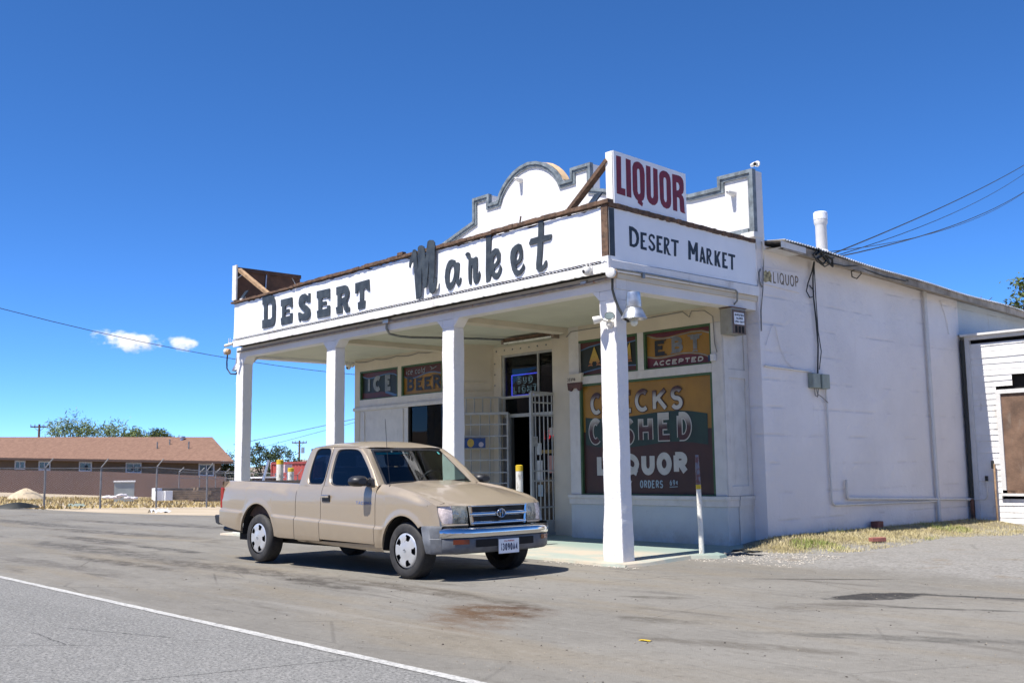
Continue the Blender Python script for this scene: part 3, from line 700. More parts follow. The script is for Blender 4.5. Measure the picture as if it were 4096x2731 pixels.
# ------------------------------------------------------------------ the shop
D = 3.143
store = root('corner_store', 'white stuccoed corner market with a columned porch and a curved parapet', 'store', (-4.8, D, 0))
def eave_z(y): return interp([(3.1, 4.385), (4.64, 4.336), (7.49, 4.22), (11.6, 4.10), (18, 3.93)], y)

# right wall, rear stretch in poorer paint, and the walls out of sight
mb = MB()
ys = [D, 4.2, 5.4, 6.6, 7.9, 9.45]
mb.add([(0, y, 0) for y in ys] + [(0, y, eave_z(y)) for y in ys] + [(-.25, y, 0) for y in ys] + [(-.25, y, eave_z(y)) for y in ys],
       [(i, i + 1, i + 7, i + 6) for i in range(5)] + [(i + 12, i + 18, i + 19, i + 13) for i in range(5)] + [(i + 6, i + 7, i + 19, i + 18) for i in range(5)] + [(0, 6, 18, 12), (5, 17, 23, 11)])
mb.build('side_wall', M['side'], store)['label'] = 'board formed white wall on the right, in shade'
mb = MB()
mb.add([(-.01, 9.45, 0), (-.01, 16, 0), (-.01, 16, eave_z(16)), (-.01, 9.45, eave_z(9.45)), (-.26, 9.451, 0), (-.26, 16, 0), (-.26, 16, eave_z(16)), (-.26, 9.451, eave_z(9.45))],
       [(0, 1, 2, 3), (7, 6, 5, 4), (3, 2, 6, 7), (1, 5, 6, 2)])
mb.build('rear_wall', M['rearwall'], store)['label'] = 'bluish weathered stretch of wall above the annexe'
mb = MB().box(-9.6, -9.4, D + .21, 16, 0, 4.3).box(-9.4, -.26, 15.8, 16, 0, 3.93)
mb.build('back_wall', M['wall'], store)

# front wall above the porch with its stepped, arched parapet
half = [(-3.25, 5.885), (-3.25, 6.325), (-3.705, 6.325), (-3.705, 6.135), (-3.955, 6.135)]
arcp = [(-4.02, 6.27), (-4.13, 6.40), (-4.25, 6.50), (-4.40, 6.59), (-4.58, 6.655), (-4.80, 6.685)]
right = [(0.004, 4.30), (0.004, 5.475), (-.60, 5.485), (-.60, 5.325), (-1.15, 5.33), (-1.9, 5.50), (-2.6, 5.70)] + half + arcp
mir = lambda p: (-9.6 - p[0], p[1])
outline = right + [mir(p) for p in right[::-1][1:]]
mb = MB().prism(outline, lambda a, b, d: (a, d, b), D, D + .205)
mb.box(-9.598, -.251, D + .004, D + .2, 3.46, 4.31)
wall_f = mb.build('front_wall', M['wall'], store)
# grey coping band following the outline (on the face, proud, and along the top edge)
top = outline[1:-1]
def inset(P, w):
    out = []
    for i, p in enumerate(P):
        a = Vector(P[i - 1]) if i else Vector((p[0], p[1] - 1)); b = Vector(P[i + 1]) if i < len(P) - 1 else Vector((p[0], p[1] - 1)); p_ = Vector(p)
        d1 = (p_ - a).normalized(); d2 = (b - p_).normalized()
        n1 = Vector((-d1.y, d1.x)); n2 = Vector((-d2.y, d2.x)); t = (n1 + n2)
        t = t.normalized() if t.length > 1e-4 else n1
        out.append(p_ + t * w * min(1.5, 1 / max(.5, t.dot(n1))))
    return out
path = [(0.0, 4.56)] + top + [(-9.6, 4.56)]
inn = inset(path, .085); out_ = inset(path, -.014); mid = inset(path, .038)
rows = []
for p, i_, o_, m_ in zip(path, inn, out_, mid):
    rows.append([(i_.x, D - .002, i_.y), (i_.x, D - .030, i_.y), (m_.x, D - .032, m_.y), (m_.x, D - .052, m_.y), (o_.x, D - .052, o_.y), (o_.x, D + .03, o_.y), (p[0] * 1.0, D + .035, p[1] + .001)])
MB().grid(rows).build('coping', M['greycoping'], store, smooth=30)
ex = [(-3.985, 6.20), (-4.02, 6.27), (-4.13, 6.40), (-4.25, 6.50), (-4.40, 6.59), (-4.52, 6.635)]
MB().grid([[(a + .012 + .004 * n_, yy, b + .014 + .006 * n_) for a, b in ex] for n_, yy in enumerate((D + .036, D + .10, D + .15, D + .19))][:]).build('bare_plaster', mat('bare_tan_plaster', (.55, .38, .22), .85, 0, .12, 8, .3, 30), store, smooth=60)
MB().box(-1.25, -.105, D - .031, D - .001, 4.56, 4.62).build('string_course', M['greycoping'], store)
MB().box(-.22, .012, D - .06, D + .2, 4.47, 4.555).build('ledge', M['trimwhite'], store, bevel=.006)
# two small scuppers with their rust-stained lip
for (sx, sz) in ((-5.02, 6.42), (-.36, 5.20)):
    MB().lathe([(.012, -.16), (.030, -.15), (.050, -.03), (.058, 0), (.0, .0)], (sx, D, sz), 'Y', 12).build('rain_spout', M['trimwhite'], store, smooth=40)

# ---- porch
def column(x, hl=True, hr=True, back=False):
    y0, y1 = .150, .350
    prof = [(.168, -.02, .010), (.160, .25, .008), (.142, .75, .0), (.138, 1.4, 0), (.138, 2.4, 0), (.140, 3.27, 0)]
    rows = []
    rj = random.Random(int(x * 100))
    zs = [-.02, .12, .3, .5, .75, 1.05, 1.4, 1.9, 2.4, 2.9, 3.27]
    for z in zs:
        w = interp([(b, a) for a, b, c in prof], z); g = interp([(b, c) for a, b, c in prof], z)
        j = lambda: rj.uniform(-.006, .006)
        pts = []
        for (ax, ay, n) in ((-1, -1, 1), (1, -1, 1), (1, 1, 1), (-1, 1, 1)):
            pts.append((x + ax * w + j(), (y0 - g if ay < 0 else y1 + g) + j(), z))
        pts.append(pts[0]); rows.append(pts)
    mb = MB().grid(rows)
    hz = 3.275
    if hl: mb.add([(x - .139, y0, hz), (x - .139, y1, hz), (x - .27, y0, 3.402), (x - .27, y1, 3.402), (x - .139, y0, 3.402), (x - .139, y1, 3.402)], [(0, 1, 3, 2), (0, 2, 4), (1, 5, 3), (2, 3, 5, 4), (0, 4, 5, 1)])
    if hr: mb.add([(x + .139, y0, hz), (x + .139, y1, hz), (x + .27, y0, 3.402), (x + .27, y1, 3.402), (x + .139, y0, 3.402), (x + .139, y1, 3.402)], [(0, 2, 3, 1), (0, 4, 2), (1, 3, 5), (2, 4, 5, 3), (0, 1, 5, 4)])
    mb.box(x - .137, x + .137, y0 + .001, y1 - .001, hz - .005, 3.40)
    if back: mb.add([(x - .139, y1, hz), (x + .139, y1, hz), (x - .139, y1 + .13, 3.402), (x + .139, y1 + .13, 3.402), (x - .139, y1, 3.402), (x + .139, y1, 3.402)], [(0, 1, 3, 2), (0, 2, 4), (1, 5, 3), (2, 3, 5, 4), (0, 4, 5, 1)])
    o = mb.build('column', M['plaster'], store, bevel=.012)
    sub = o.modifiers.new('s', 'SUBSURF'); sub.subdivision_type = 'SIMPLE'; sub.levels = sub.render_levels = 2
    tx = bpy.data.textures.get('plaster_lumps') or bpy.data.textures.new('plaster_lumps', 'CLOUDS'); tx.noise_scale = .16
    dm = o.modifiers.new('d', 'DISPLACE'); dm.texture = tx; dm.strength = .012; dm.texture_coords = 'GLOBAL'; dm.mid_level = .5
    return o
for i, x in enumerate((-9.95, -6.66, -3.43, -.19)):
    column(x, hl=i > 0, hr=i < 3, back=i in (0, 3))
MB().box(-10.10, -.04, .152, .348, 3.40, 3.60).build('porch_beam', M['wall'], store, bevel=.008)
MB().box(-.250, -.042, .349, D - .002, 3.402, 3.60).build('porch_beam', M['wall'], store, bevel=.008)
MB().box(-10.098, -9.86, .349, D + .4, 3.402, 3.60).build('porch_beam', M['wall'], store, bevel=.008)
for x in (-6.66, -3.43):
    MB().box(x - .12, x + .12, .349, 2.55, 3.37, 3.46).build('ceiling_joist', M['cream'], store, bevel=.006)
MB().box(-9.86, -.25, .348, D, 3.455, 3.50).build('porch_ceiling', M['ceil'], store)
# corrugated porch roof: its rippled lip shows under the sign
def corr(name, x0, x1, y0, z0, y1, z1, m, period=.0675, amp=.009, par=None):
    n = int((x1 - x0) / period * 6)
    rows = [[(lerp(x0, x1, i / n), y, z + amp * math.sin(2 * math.pi * i / 6)) for i in range(n + 1)] for y, z in ((y0, z0), (y1, z1))]
    rows2 = [[(p[0], p[1], p[2] - .006) for p in r] for r in rows]
    mb = MB().grid(rows).grid(rows2[::-1])
    mb.grid([rows[0], rows2[0]])
    return mb.build(name, m, par, smooth=50)
corr('porch_roof', -9.92, .0, -.055, 3.722, D, 3.84, M['corr'], par=store)
def fascia_rows(x0, x1, z0, z1, y0, y1, jag):
    rj = random.Random(11); n = 90; top_, bot = [], []
    for i in range(n + 1):
        x = lerp(x0, x1, i / n)
        bot.append(z0 + (rj.uniform(0, jag) if rj.random() < .3 else 0)); top_.append(z1)
    mb = MB()
    mb.grid([[(lerp(x0, x1, i / n), y0, bot[i]) for i in range(n + 1)], [(lerp(x0, x1, i / n), y0, top_[i]) for i in range(n + 1)], [(lerp(x0, x1, i / n), y1, top_[i]) for i in range(n + 1)], [(lerp(x0, x1, i / n), y1, bot[i]) for i in range(n + 1)], [(lerp(x0, x1, i / n), y0, bot[i]) for i in range(n + 1)]])
    return mb
for a, b in ((-9.86, -7.1), (-7.095, -5.55), (-5.545, -2.22), (-2.215, -.0)):
    fascia_rows(a, b, 3.585, 3.700, -.05, -.024, .012).build('fascia_board', M['siding'], store)
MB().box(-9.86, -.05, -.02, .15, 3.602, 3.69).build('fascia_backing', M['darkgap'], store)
MB().box(.001, .024, -.05, D - .01, 3.60, 3.742).build('fascia_board', M['siding'], store, bevel=.003)['label'] = 'unpainted grey board along the side of the porch'
MB().box(-.10, .022, -.048, -.006, 3.70, 3.79).build('fascia_corner', M['trimwhite'], store)
MB().box(-.041, -.012, .15, D - .004, 3.53, 3.60).build('fascia_ledge', M['cream'], store)
MB().box(-9.9, -.02, .05, D, 3.605, 3.71).build('roof_deck', M['cream'], store)

M['eave'] = mat('brown_stained_eave_timber', (.34, .29, .225), .85, 0, .3, 4, .3, 30, .6, (.15, .10, .065))
# ---- main roof: corrugated iron, rafter boards below its edge
mb = MB()
n = int((16 - 3.35) / .0675 * 5)
rows = []
for x in (.345, .0, -4.8):
    rows.append([(x, lerp(3.36, 16, i / n), eave_z(lerp(3.36, 16, i / n)) + .035 + (.345 - x) * .105 + .011 * math.sin(2 * math.pi * i / 5) + (.012 * math.sin(lerp(3.36, 16, i / n) * 1.9) if x > .3 else 0)) for i in range(n + 1)])
mb.grid(rows)
mb.grid([rows[0], [(p[0] - .002, p[1], p[2] - .012) for p in rows[0]]])
mb.grid([[(-9.7, 3.36, eave_z(3.4) + .14), (-9.7, 16, eave_z(16) + .1)], [(-4.8, 3.36, eave_z(3.4) + .58), (-4.8, 16, eave_z(16) + .58)]])
mb.build('corrugated_roof', M['corr'], store, smooth=50, fix=False)
MB().add([(.31, 3.36, eave_z(3.36) - .105), (.31, 16, eave_z(16) - .105), (.31, 16, eave_z(16) + .012), (.31, 3.36, eave_z(3.36) + .012), (.0, 3.36, eave_z(3.36) - .02), (.0, 16, eave_z(16) - .02)],
         [(0, 1, 2, 3), (0, 4, 5, 1)]).build('eave_board', M['eave'], store)['label'] = 'brown stained board under the roof edge'
MB().add([(.312, 3.30, 4.30), (.312, 3.95, 4.285), (.312, 3.95, 4.375), (.312, 3.30, 4.395), (.0, 3.30, 4.30), (.0, 3.95, 4.285)], [(0, 1, 2, 3), (0, 4, 5, 1)]).build('eave_patch', M['trimwhite'], store)

# ---- shop fronts ------------------------------------------------------------
BY = 2.55
def frame_window(x0, x1, z0, z1, label, pane_m, reveal=.05, fr=.035, frm='green', y=BY):
    """opening lined with a recessed frame and a painted or glazed pane"""
    w = MB()
    w.box(x0, x0 + fr, y + .004, y + reveal, z0, z1).box(x1 - fr, x1, y + .004, y + reveal, z0, z1)
    w.box(x0 + fr, x1 - fr, y + .004, y + reveal, z1 - fr, z1).box(x0 + fr, x1 - fr, y + .004, y + reveal, z0, z0 + fr * .5)
    wo = w.build('window', M[frm], store); wo['label'] = label
    MB().box(x0 + .001, x1 - .001, y + reveal + .001, y + reveal + .02, z0 + .001, z1 - .001).build('pane', pane_m, wo)
    return wo
# right bay: base, ledges, posts, rails, header (butted end to end)
mb = MB().box(-3.29, -.232, BY, BY + .25, .0, .615)
mb.build('bay_base', stucco('painted_bay_base', (.52, .55, .55), False, .35, .4), store, bevel=.006)
MB().box(-3.32, -.205, BY - .045, BY + .25, .705, .760).build('window_sill', M['porchtrim'], store, bevel=.006)
MB().box(-3.31, -.215, BY - .022, BY + .25, .616, .704).build('sill_apron', M['porchtrim'], store)
MB().box(-3.29, -3.065, BY, BY + .2, .761, 3.455).build('bay_post', M['porchtrim'], store, bevel=.006)
MB().box(-3.063, -.43, BY, BY + .18, 2.512, 2.636).build('transom_rail', M['porchtrim'], store, bevel=.005)
MB().box(-1.81, -1.69, BY, BY + .18, 2.637, 3.214).build('mullion', M['porchtrim'], store, bevel=.005)
MB().box(-3.064, -.232, BY, BY + .2, 3.2145, 3.455).build('bay_header', M['cream'], store)
MB().box(-.428, -.232, BY, BY + .2, .761, 3.213).build('bay_post', M['porchtrim'], store, bevel=.006)
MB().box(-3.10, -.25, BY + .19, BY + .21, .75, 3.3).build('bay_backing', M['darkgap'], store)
# bay's return towards the wall: door-like panels
mb = MB().box(-.26, -.233, BY + .201, D - .001, .76, 3.455)
rt = mb.build('bay_return', M['porchtrim'], store)
for a, b, c_, d_ in ((BY + .012, BY + .10, .765, 3.44), (D - .10, D - .012, .765, 3.44), (BY + .101, D - .101, .765, .90), (BY + .101, D - .101, 2.42, 2.54), (BY + .101, D - .101, 3.30, 3.44)):
    MB().box(-.2325, -.215, a, b, c_, d_).build('panel_moulding', M['porchtrim'], rt)
MB().box(-.2325, -.228, BY + .11, D - .11, 2.55, 3.29).build('light_pane', M['porchtrim'], rt)
MB().box(-.26, -.215, BY + .25, D - .001, .0, .615).build('bay_base', M['porchtrim'], store)
MB().box(-.26, -.19, BY + .251, D - .001, .706, .758).build('window_sill', M['porchtrim'], store)
MB().box(-.26, -.20, BY + .251, D - .001, .6165, .7045).build('sill_apron', M['porchtrim'], store)

# painted windows of the right bay
PY = front_plane(BY + .0505)
w = frame_window(-3.113, -1.812, 2.637, 3.2135, 'upper window painted dark green with yellow ATM letters', M['vdgreen'])
k = Ink(PY, .003)
k.poly([(-3.06, 3.06), (-2.85, 3.105), (-2.62, 3.13), (-2.35, 3.13), (-2.1, 3.09), (-1.85, 3.115), (-1.85, 3.175), (-3.06, 3.175)])
k.poly([(-3.06, 2.66), (-1.85, 2.66), (-1.85, 2.73), (-2.1, 2.745), (-2.4, 2.755), (-2.65, 2.745), (-2.9, 2.715), (-3.06, 2.69)])
k.build('red_band', M['maroon'], w)
k = Ink(PY, .006)
k.line([(-3.06, 3.06), (-2.85, 3.105), (-2.62, 3.13), (-2.35, 3.13), (-2.1, 3.09), (-1.85, 3.115)], .018)
k.line([(-3.06, 2.69), (-2.9, 2.715), (-2.65, 2.745), (-2.4, 2.755), (-2.1, 2.745), (-1.85, 2.73)], .018)
k.build('blue_line', M['blueline'], w)
def western(k, ch, x0, z0, x1, z1, w_):
    k.glyph(ch, x0, z0, x1, z1, w_)
    for st in G[ch]:
        for u, v in (st[0], st[-1]):
            if v in (0, 1):
                x = lerp(x0 + w_ / 2, x1 - w_ / 2, u); z = z0 if v == 0 else z1
                s_ = .014 if v == 0 else -.014
                k.poly([(x - w_ * .78, z - s_ * .4), (x, z + s_ * .3), (x + w_ * .78, z - s_ * .4), (x + w_ * .5, z + s_ * 1.6), (x - w_ * .5, z + s_ * 1.6)])
k = Ink(PY, .010)
for ch, a, b in (('A', -2.875, -2.63), ('T', -2.53, -2.30), ('M', -2.21, -1.965)):
    western(k, ch, a, 2.795, b, 3.06, .070)
k.build('lettering', M['fade3'], w)
w = frame_window(-1.688, -.417, 2.637, 3.2135, 'upper window painted ochre and maroon reading EBT ACCEPTED', M['ochre'])
k = Ink(PY, .003)
up = [(-1.655, 3.16), (-1.55, 3.12), (-1.457, 3.095), (-1.34, 3.085), (-1.228, 3.085), (-1.0, 3.11), (-.80, 3.13), (-.62, 3.125), (-.45, 3.075)]
lo = [(-1.655, 2.834), (-1.5, 2.805), (-1.366, 2.798), (-1.18, 2.815), (-.99, 2.833), (-.83, 2.825), (-.688, 2.806), (-.56, 2.77), (-.45, 2.718)]
k.poly([(a, b + .018) for a, b in up] + [(-.45, 3.175), (-1.655, 3.175)])
k.poly([(-1.655, 2.66), (-.45, 2.66)] + [(a, b - .018) for a, b in lo[::-1]])
k.build('maroon_band', mat('wine_sign_paint', (.105, .012, .026), .5, 0, .2, 4), w)
k = Ink(PY, .006); k.line(up, .014); k.line(lo, .014); k.build('grey_line', M['iceletter'], w)
k = Ink(PY, .008); western(k, 'E', -1.51, 2.83, -1.28, 3.065, .060); k.build('black_letter', M['black'], w)
for ch_ in ('B', 'T'):
    k = Ink(PY, .008)
    if ch_ == 'B': western(k, 'B', -1.185, 2.845, -.965, 3.085, .060)
    else: western(k, 'T', -.86, 2.838, -.62, 3.085, .070)
    k.build('grey_letter', M['lettergrey'], w)
k = Ink(PY, .008); k.word('ACCEPTED', -1.54, 2.682, -.60, 2.758, .020, .16, .01); k.build('white_lettering', M['letterwhite'], w)

w = frame_window(-3.062, -.429, .762, 2.511, 'big window boarded with a painted CHECKS CASHED LIQUOR sign', M['ochre'])
k = Ink(PY, .002); k.poly([(-3.03, .775), (-.46, .775), (-.46, 1.72), (-3.03, 1.745)]); k.build('brown_field', M['brown'], w)
gt = [(-2.98, 1.975), (-2.80, 1.955), (-2.617, 1.948), (-2.3, 1.945), (-2.03, 1.952), (-1.78, 1.972), (-1.53, 1.99), (-1.3, 2.0), (-1.087, 2.0), (-.83, 1.975), (-.562, 1.931)]
gb = [(-2.98, 1.545), (-2.80, 1.512), (-2.649, 1.497), (-2.35, 1.48), (-2.04, 1.483), (-1.8, 1.50), (-1.547, 1.525), (-1.3, 1.545), (-1.105, 1.545), (-.83, 1.525), (-.567, 1.487)]
k = Ink(PY, .004); k.poly(gb + gt[::-1]); k.build('green_banner', M['dgreen'], w)
# CHECKS: dark edge, then white fading to maroon at the top
boxes = [('C', -2.86, -2.62), ('H', -2.54, -2.29), ('E', -2.21, -1.975), ('C', -1.92, -1.645), ('K', -1.58, -1.29), ('S', -1.225, -.995)]
k = Ink(PY, .006)
for ch, a, b in boxes: k.glyph(ch, a - .014, 1.998, b + .022, 2.362, .088)
k.build('letter_edge', M['brown'], w)
k = Ink(PY, .010)
for ch, a, b in boxes: k.glyph(ch, a, 2.012, b, 2.352, .062)
k.build('lettering', M['fade1'], w)
boxes = [('C', -2.915, -2.63, -.01), ('A', -2.60, -2.27, -.03), ('S', -2.22, -1.945, -.035), ('H', -1.885, -1.565, -.01), ('E', -1.498, -1.205, .01), ('D', -1.134, -.846, .005)]
k = Ink(PY, .006)
for ch, a, b, dz in boxes: k.glyph(ch, a, 1.545 + dz, b, 1.970 + dz, .108)
k.build('letter_edge', M['letterwhite'], w)
k = Ink(PY, .010)
for ch, a, b, dz in boxes: k.glyph(ch, a + .016, 1.561 + dz, b - .016, 1.954 + dz, .076)
k.build('lettering', M['fade2'], w)
k = Ink(PY, .006)
for ch, a, b in (('L', -2.76, -2.53), ('I', -2.47, -2.37), ('Q', -2.32, -1.875), ('U', -1.838, -1.557), ('O', -1.528, -1.241), ('R', -1.219, -.942)):
    k.glyph(ch, a, 1.06, b, 1.395, .098 if ch != 'Q' else .09)
k.word('MONEY', -2.50, .862, -2.02, .985, .020, .25)
k.build('lettering', M['letterwhite'], w)
k = Ink(PY, .006); k.word('ORDERS', -1.868, .868, -1.415, .985, .020, .18); k.word('69', -1.29, .908, -1.185, .99, .014, .25); k.glyph('c2', -1.175, .922, -1.125, .985, .010); k.line([(-1.29, .886), (-1.14, .893)], .010)
k.build('small_lettering', M['palebluel'], w)

# left bay
mb = MB().box(-9.56, -6.06, BY, BY + .25, .0, .62); mb.build('bay_base', M['porchtrim'], store)
MB().box(-9.58, -6.03, BY - .045, BY + .25, .621, .70).build('window_sill', M['porchtrim'], store)
MB().box(-9.56, -9.372, BY, BY + .2, .701, 3.455).build('bay_post', M['cream'], store, bevel=.006)
MB().box(-9.371, -6.23, BY, BY + .18, 2.44, 2.616).build('transom_rail', M['porchtrim'], store)
MB().box(-9.57, -6.22, BY - .035, BY - .001, 2.395, 2.462).build('rail_moulding', M['porchtrim'], store, bevel=.006)
MB().box(-8.04, -7.922, BY, BY + .18, 2.617, 3.204).build('mullion', M['cream'], store)
MB().box(-6.63, -6.24, BY, BY + .18, 2.617, 3.204).build('bay_post', M['cream'], store)
MB().box(-9.371, -6.06, BY, BY + .2, 3.2045, 3.455).build('bay_header', M['cream'], store)
MB().box(-6.239, -6.06, BY, BY + .2, .701, 3.204).build('bay_post', M['cream'], store)
pn = MB().box(-9.37, -7.80, BY + .012, BY + .06, .701, 2.439).build('blank_panel', M['porchtrim'], store)
for a, b in ((-9.25, -9.19), (-7.92, -7.86)):
    MB().box(a, b, BY - .006, BY + .011, .75, 2.36).build('panel_moulding', M['porchtrim'], pn)
MB().box(-7.80, -7.70, BY, BY + .1, .701, 2.439).build('jamb', M['porchtrim'], store)
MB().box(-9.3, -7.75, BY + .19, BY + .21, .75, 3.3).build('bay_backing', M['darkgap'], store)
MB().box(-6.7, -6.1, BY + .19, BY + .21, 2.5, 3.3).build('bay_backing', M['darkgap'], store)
w = frame_window(-9.37, -8.041, 2.617, 3.2035, 'upper window painted dark green reading ICE in frosted letters', M['vdgreen'])
k = Ink(PY, .003)
sw = [(-9.33, 3.10), (-9.2, 3.06), (-9.05, 3.045), (-8.85, 3.06), (-8.6, 3.09), (-8.4, 3.10), (-8.22, 3.08), (-8.10, 3.03)]
k.poly(sw + [(-8.10, 3.165), (-9.33, 3.165)]); k.poly([(-9.33, 2.64), (-8.10, 2.64), (-8.2, 2.66), (-8.45, 2.735), (-8.7, 2.755), (-8.95, 2.745), (-9.33, 2.76)])
k.build('red_band', M['maroon'], w)
k = Ink(PY, .006); k.line(sw, .022); k.line([(-8.52, 2.745), (-8.35, 2.70), (-8.2, 2.66), (-8.1, 2.645)], .05); k.build('blue_line', M['blueline'], w)
k = Ink(PY, .009); k.glyph('I', -9.135, 2.75, -9.055, 3.075, .075); k.glyph('C', -8.945, 2.765, -8.655, 3.085, .095); k.glyph('E', -8.538, 2.752, -8.30, 3.08, .088)
k.build('lettering', M['iceletter'], w)
w = frame_window(-7.921, -6.631, 2.617, 3.2035, 'upper window painted ochre and red reading ice cold BEER', M['ochre'])
k = Ink(PY, .003)
sw = [(-7.885, 2.995), (-7.8, 2.97), (-7.7, 2.945), (-7.55, 2.95), (-7.4, 2.975), (-7.2, 3.015), (-7.05, 3.025), (-6.9, 3.02), (-6.75, 2.99), (-6.66, 2.96)]
k.poly(sw + [(-6.66, 3.17), (-7.885, 3.17)]); k.build('red_band', M['maroon'], w)
k = Ink(PY, .006); k.line(sw, .022); k.build('blue_line', M['blueline'], w)
k = Ink(PY, .009)
for ch, a, b, z1 in (('B', -7.79, -7.56, 2.985), ('E', -7.505, -7.275, 2.94), ('E', -7.235, -7.0, 2.94), ('R', -6.965, -6.71, 2.965)): western(k, ch, a, 2.70, b, z1, .060)
k.build('lettering', M['black'], w)
k = Ink(PY, .009)
x = -7.83
for ch, wd in (('i', .045), ('c', .075), ('e', .08), (' ', .05), ('c', .08), ('o', .08), ('l', .04), ('d', .085)):
    if ch != ' ': k.glyph(ch, x, 3.025, x + wd, 3.145, .012, .02)
    x += wd + .012
k.line([(-7.05, 3.135), (-6.98, 3.10), (-7.02, 3.07), (-6.94, 3.09), (-6.85, 3.12)], .010)
k.build('white_lettering', M['palebluel'], w)
# display window with a white grid and faded beer script behind the glass
w = MB().box(-7.70, -7.66, BY + .005, BY + .06, .701, 2.439).box(-6.30, -6.24, BY + .005, BY + .06, .701, 2.439).box(-7.66, -6.30, BY + .005, BY + .06, 2.40, 2.439).build('window', M['darkgap'], store)
w['label'] = 'dark display window behind a thin white grid'
MB().box(-7.66, -6.30, BY + .04, BY + .046, .701, 2.40).build('pane', M['darkglass'], w)
g = MB()
for x in (-7.58, -7.26, -6.96, -6.65, -6.36): g.box(x - .006, x + .006, BY + .10, BY + .112, .701, 2.40)
for z in (2.33, 1.985, 1.62, 1.27, .93): g.box(-7.66, -6.30, BY + .113, BY + .125, z - .006, z + .006)
g.build('grid', M['bars'], w)
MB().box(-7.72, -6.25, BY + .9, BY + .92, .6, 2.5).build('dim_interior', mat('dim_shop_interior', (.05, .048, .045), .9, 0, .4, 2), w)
k = Ink(front_plane(BY + .2), .002)
k.line(arc(-6.9, 1.80, .42, .33, 0, 361, 30), .018); k.build('sign_ring', mat('dull_blue_tube', (.10, .13, .30), .4), w)
k = Ink(front_plane(BY + .2), .002)
k.word('MILLER', -7.2, 1.84, -6.62, 1.97, .026, .2, .04); k.word('GENUINE', -7.18, 1.66, -6.6, 1.78, .022, .2, .04)
k.build('sign_script', mat('dull_pale_tube', (.20, .18, .18), .5), w)
k = Ink(front_plane(BY + .2), .002); k.line([(-7.25, 1.40), (-7.08, 1.31), (-6.9, 1.33), (-6.65, 1.42), (-6.5, 1.47)], .04); k.build('sign_swash', mat('dull_red_tube', (.25, .02, .03), .5), w)
k = Ink(front_plane(BY + .2), .002); k.word('BUDWEISER', -7.35, 1.14, -6.55, 1.26, .020, .15, .03); k.build('sign_script', mat('dull_white_tube', (.22, .24, .28), .5), w)
# bay's splayed cheek next to the door, with mouldings
MB().add([(-6.06, BY + .002, 0), (-5.80, D, 0), (-5.80, D, 3.455), (-6.06, BY + .002, 3.455), (-6.06, D, 0), (-6.06, D, 3.455)], [(0, 1, 2, 3), (0, 3, 5, 4), (1, 4, 5, 2)]).build('splayed_cheek', M['cream'], store)
def cheek(t, z, d=.012): return (lerp(-6.06, -5.80, t) + d * .91, lerp(BY, D, t) - d * .40, z)
mb = MB()
for z in (2.60, 2.76): mb.tube([cheek(.05, z, .008), cheek(.75, z, .008)], .012, 6)
mb.tube([cheek(.88, z, .008) for z in (3.2, 3.1, 2.75, 2.62)] + [cheek(.75, 2.60, .008)], .010, 6)
mb.build('cheek_moulding', M['cream'], store)
# door wall
DW = D
MB().box(-5.82, -3.875, DW - .03, DW + .06, 3.24, 3.40).build('door_header', M['cream'], store, bevel=.004)
MB().box(-5.82, -5.60, DW - .03, DW + .06, .0, 3.239).build('door_jamb', M['cream'], store)
MB().box(-4.0, -3.875, DW - .03, DW + .06, .0, 3.239).build('door_jamb', M['cream'], store)
MB().box(-5.82, -3.30, DW - .01, DW + .06, 3.401, 3.46).build('over_door_wall', M['ceil'], store)
MB().box(-3.874, -3.291, DW - .4, DW + .06, .0, 3.459).build('bay_cheek', M['cream'], store)
for bx_, bz_ in [(-5.72 + i * .22, 3.325) for i in range(9)] + [(x, z) for z in (3.1, 2.9, 2.7) for x in (-5.77, -3.91)]:
    MB().lathe([(.0, -.043), (.012, -.042), (.016, -.030)], (bx_, DW, bz_), 'Y', 8).build('bolt', M['pipe'], store)
tr = MB().box(-5.60, -5.55, DW, DW + .07, 2.13, 3.239).box(-4.67, -4.635, DW, DW + .07, 2.47, 3.20).box(-5.55, -4.001, DW, DW + .07, 3.20, 3.239).box(-5.55, -4.001, DW, DW + .07, 2.44, 2.469).box(-5.55, -4.001, DW, DW + .07, 2.10, 2.16).box(-4.04, -4.001, DW, DW + .07, 2.47, 3.20).build('window', M['bars'], store)
tr['label'] = 'dark transom of two panes over the shop door'
MB().box(-5.55, -4.67, DW + .03, DW + .036, 2.47, 3.20).build('pane', M['darkglass'], tr)
MB().box(-4.635, -4.04, DW + .03, DW + .036, 2.47, 3.20).build('pane', M['darkglass'], tr)
MB().box(-5.55, -4.04, DW + .03, DW + .036, 2.16, 2.44).build('pane', M['darkglass'], tr)
dr = MB().box(-5.60, -5.37, DW, DW + .07, .0, 2.099).box(-4.84, -4.78, DW, DW + .07, .0, 2.099).box(-4.78, -4.0, DW, DW + .07, .0, .25).build('door', mat('dark_door_frame', (.14, .14, .14), .5, .4), store)
dr['label'] = 'open glass shop door covered in small notices'
MB().box(-4.78, -4.0, DW + .03, DW + .036, .25, 2.099).build('pane', M['darkglass'], dr)
MB().box(-4.45, -4.10, DW + .01, DW + .014, 1.10, 1.40).build('notice', mat('pink_paper', (.42, .22, .18), .8), dr)
for a, b, c_, d_, col in ((-4.72, -4.60, 1.42, 1.62, (.45, .47, .46)), (-4.72, -4.58, .95, 1.32, (.50, .50, .48)), (-4.70, -4.58, .7, .9, (.40, .47, .48)), (-4.4, -4.25, 1.75, 1.88, (.40, .38, .34)), (-4.6, -4.1, 1.44, 1.50, (.25, .17, .05))):
    MB().box(a, b, DW + .01, DW + .014, c_, d_).build('notice', mat('paper_%d' % int(a * -100 + c_ * 10), col, .8), dr)
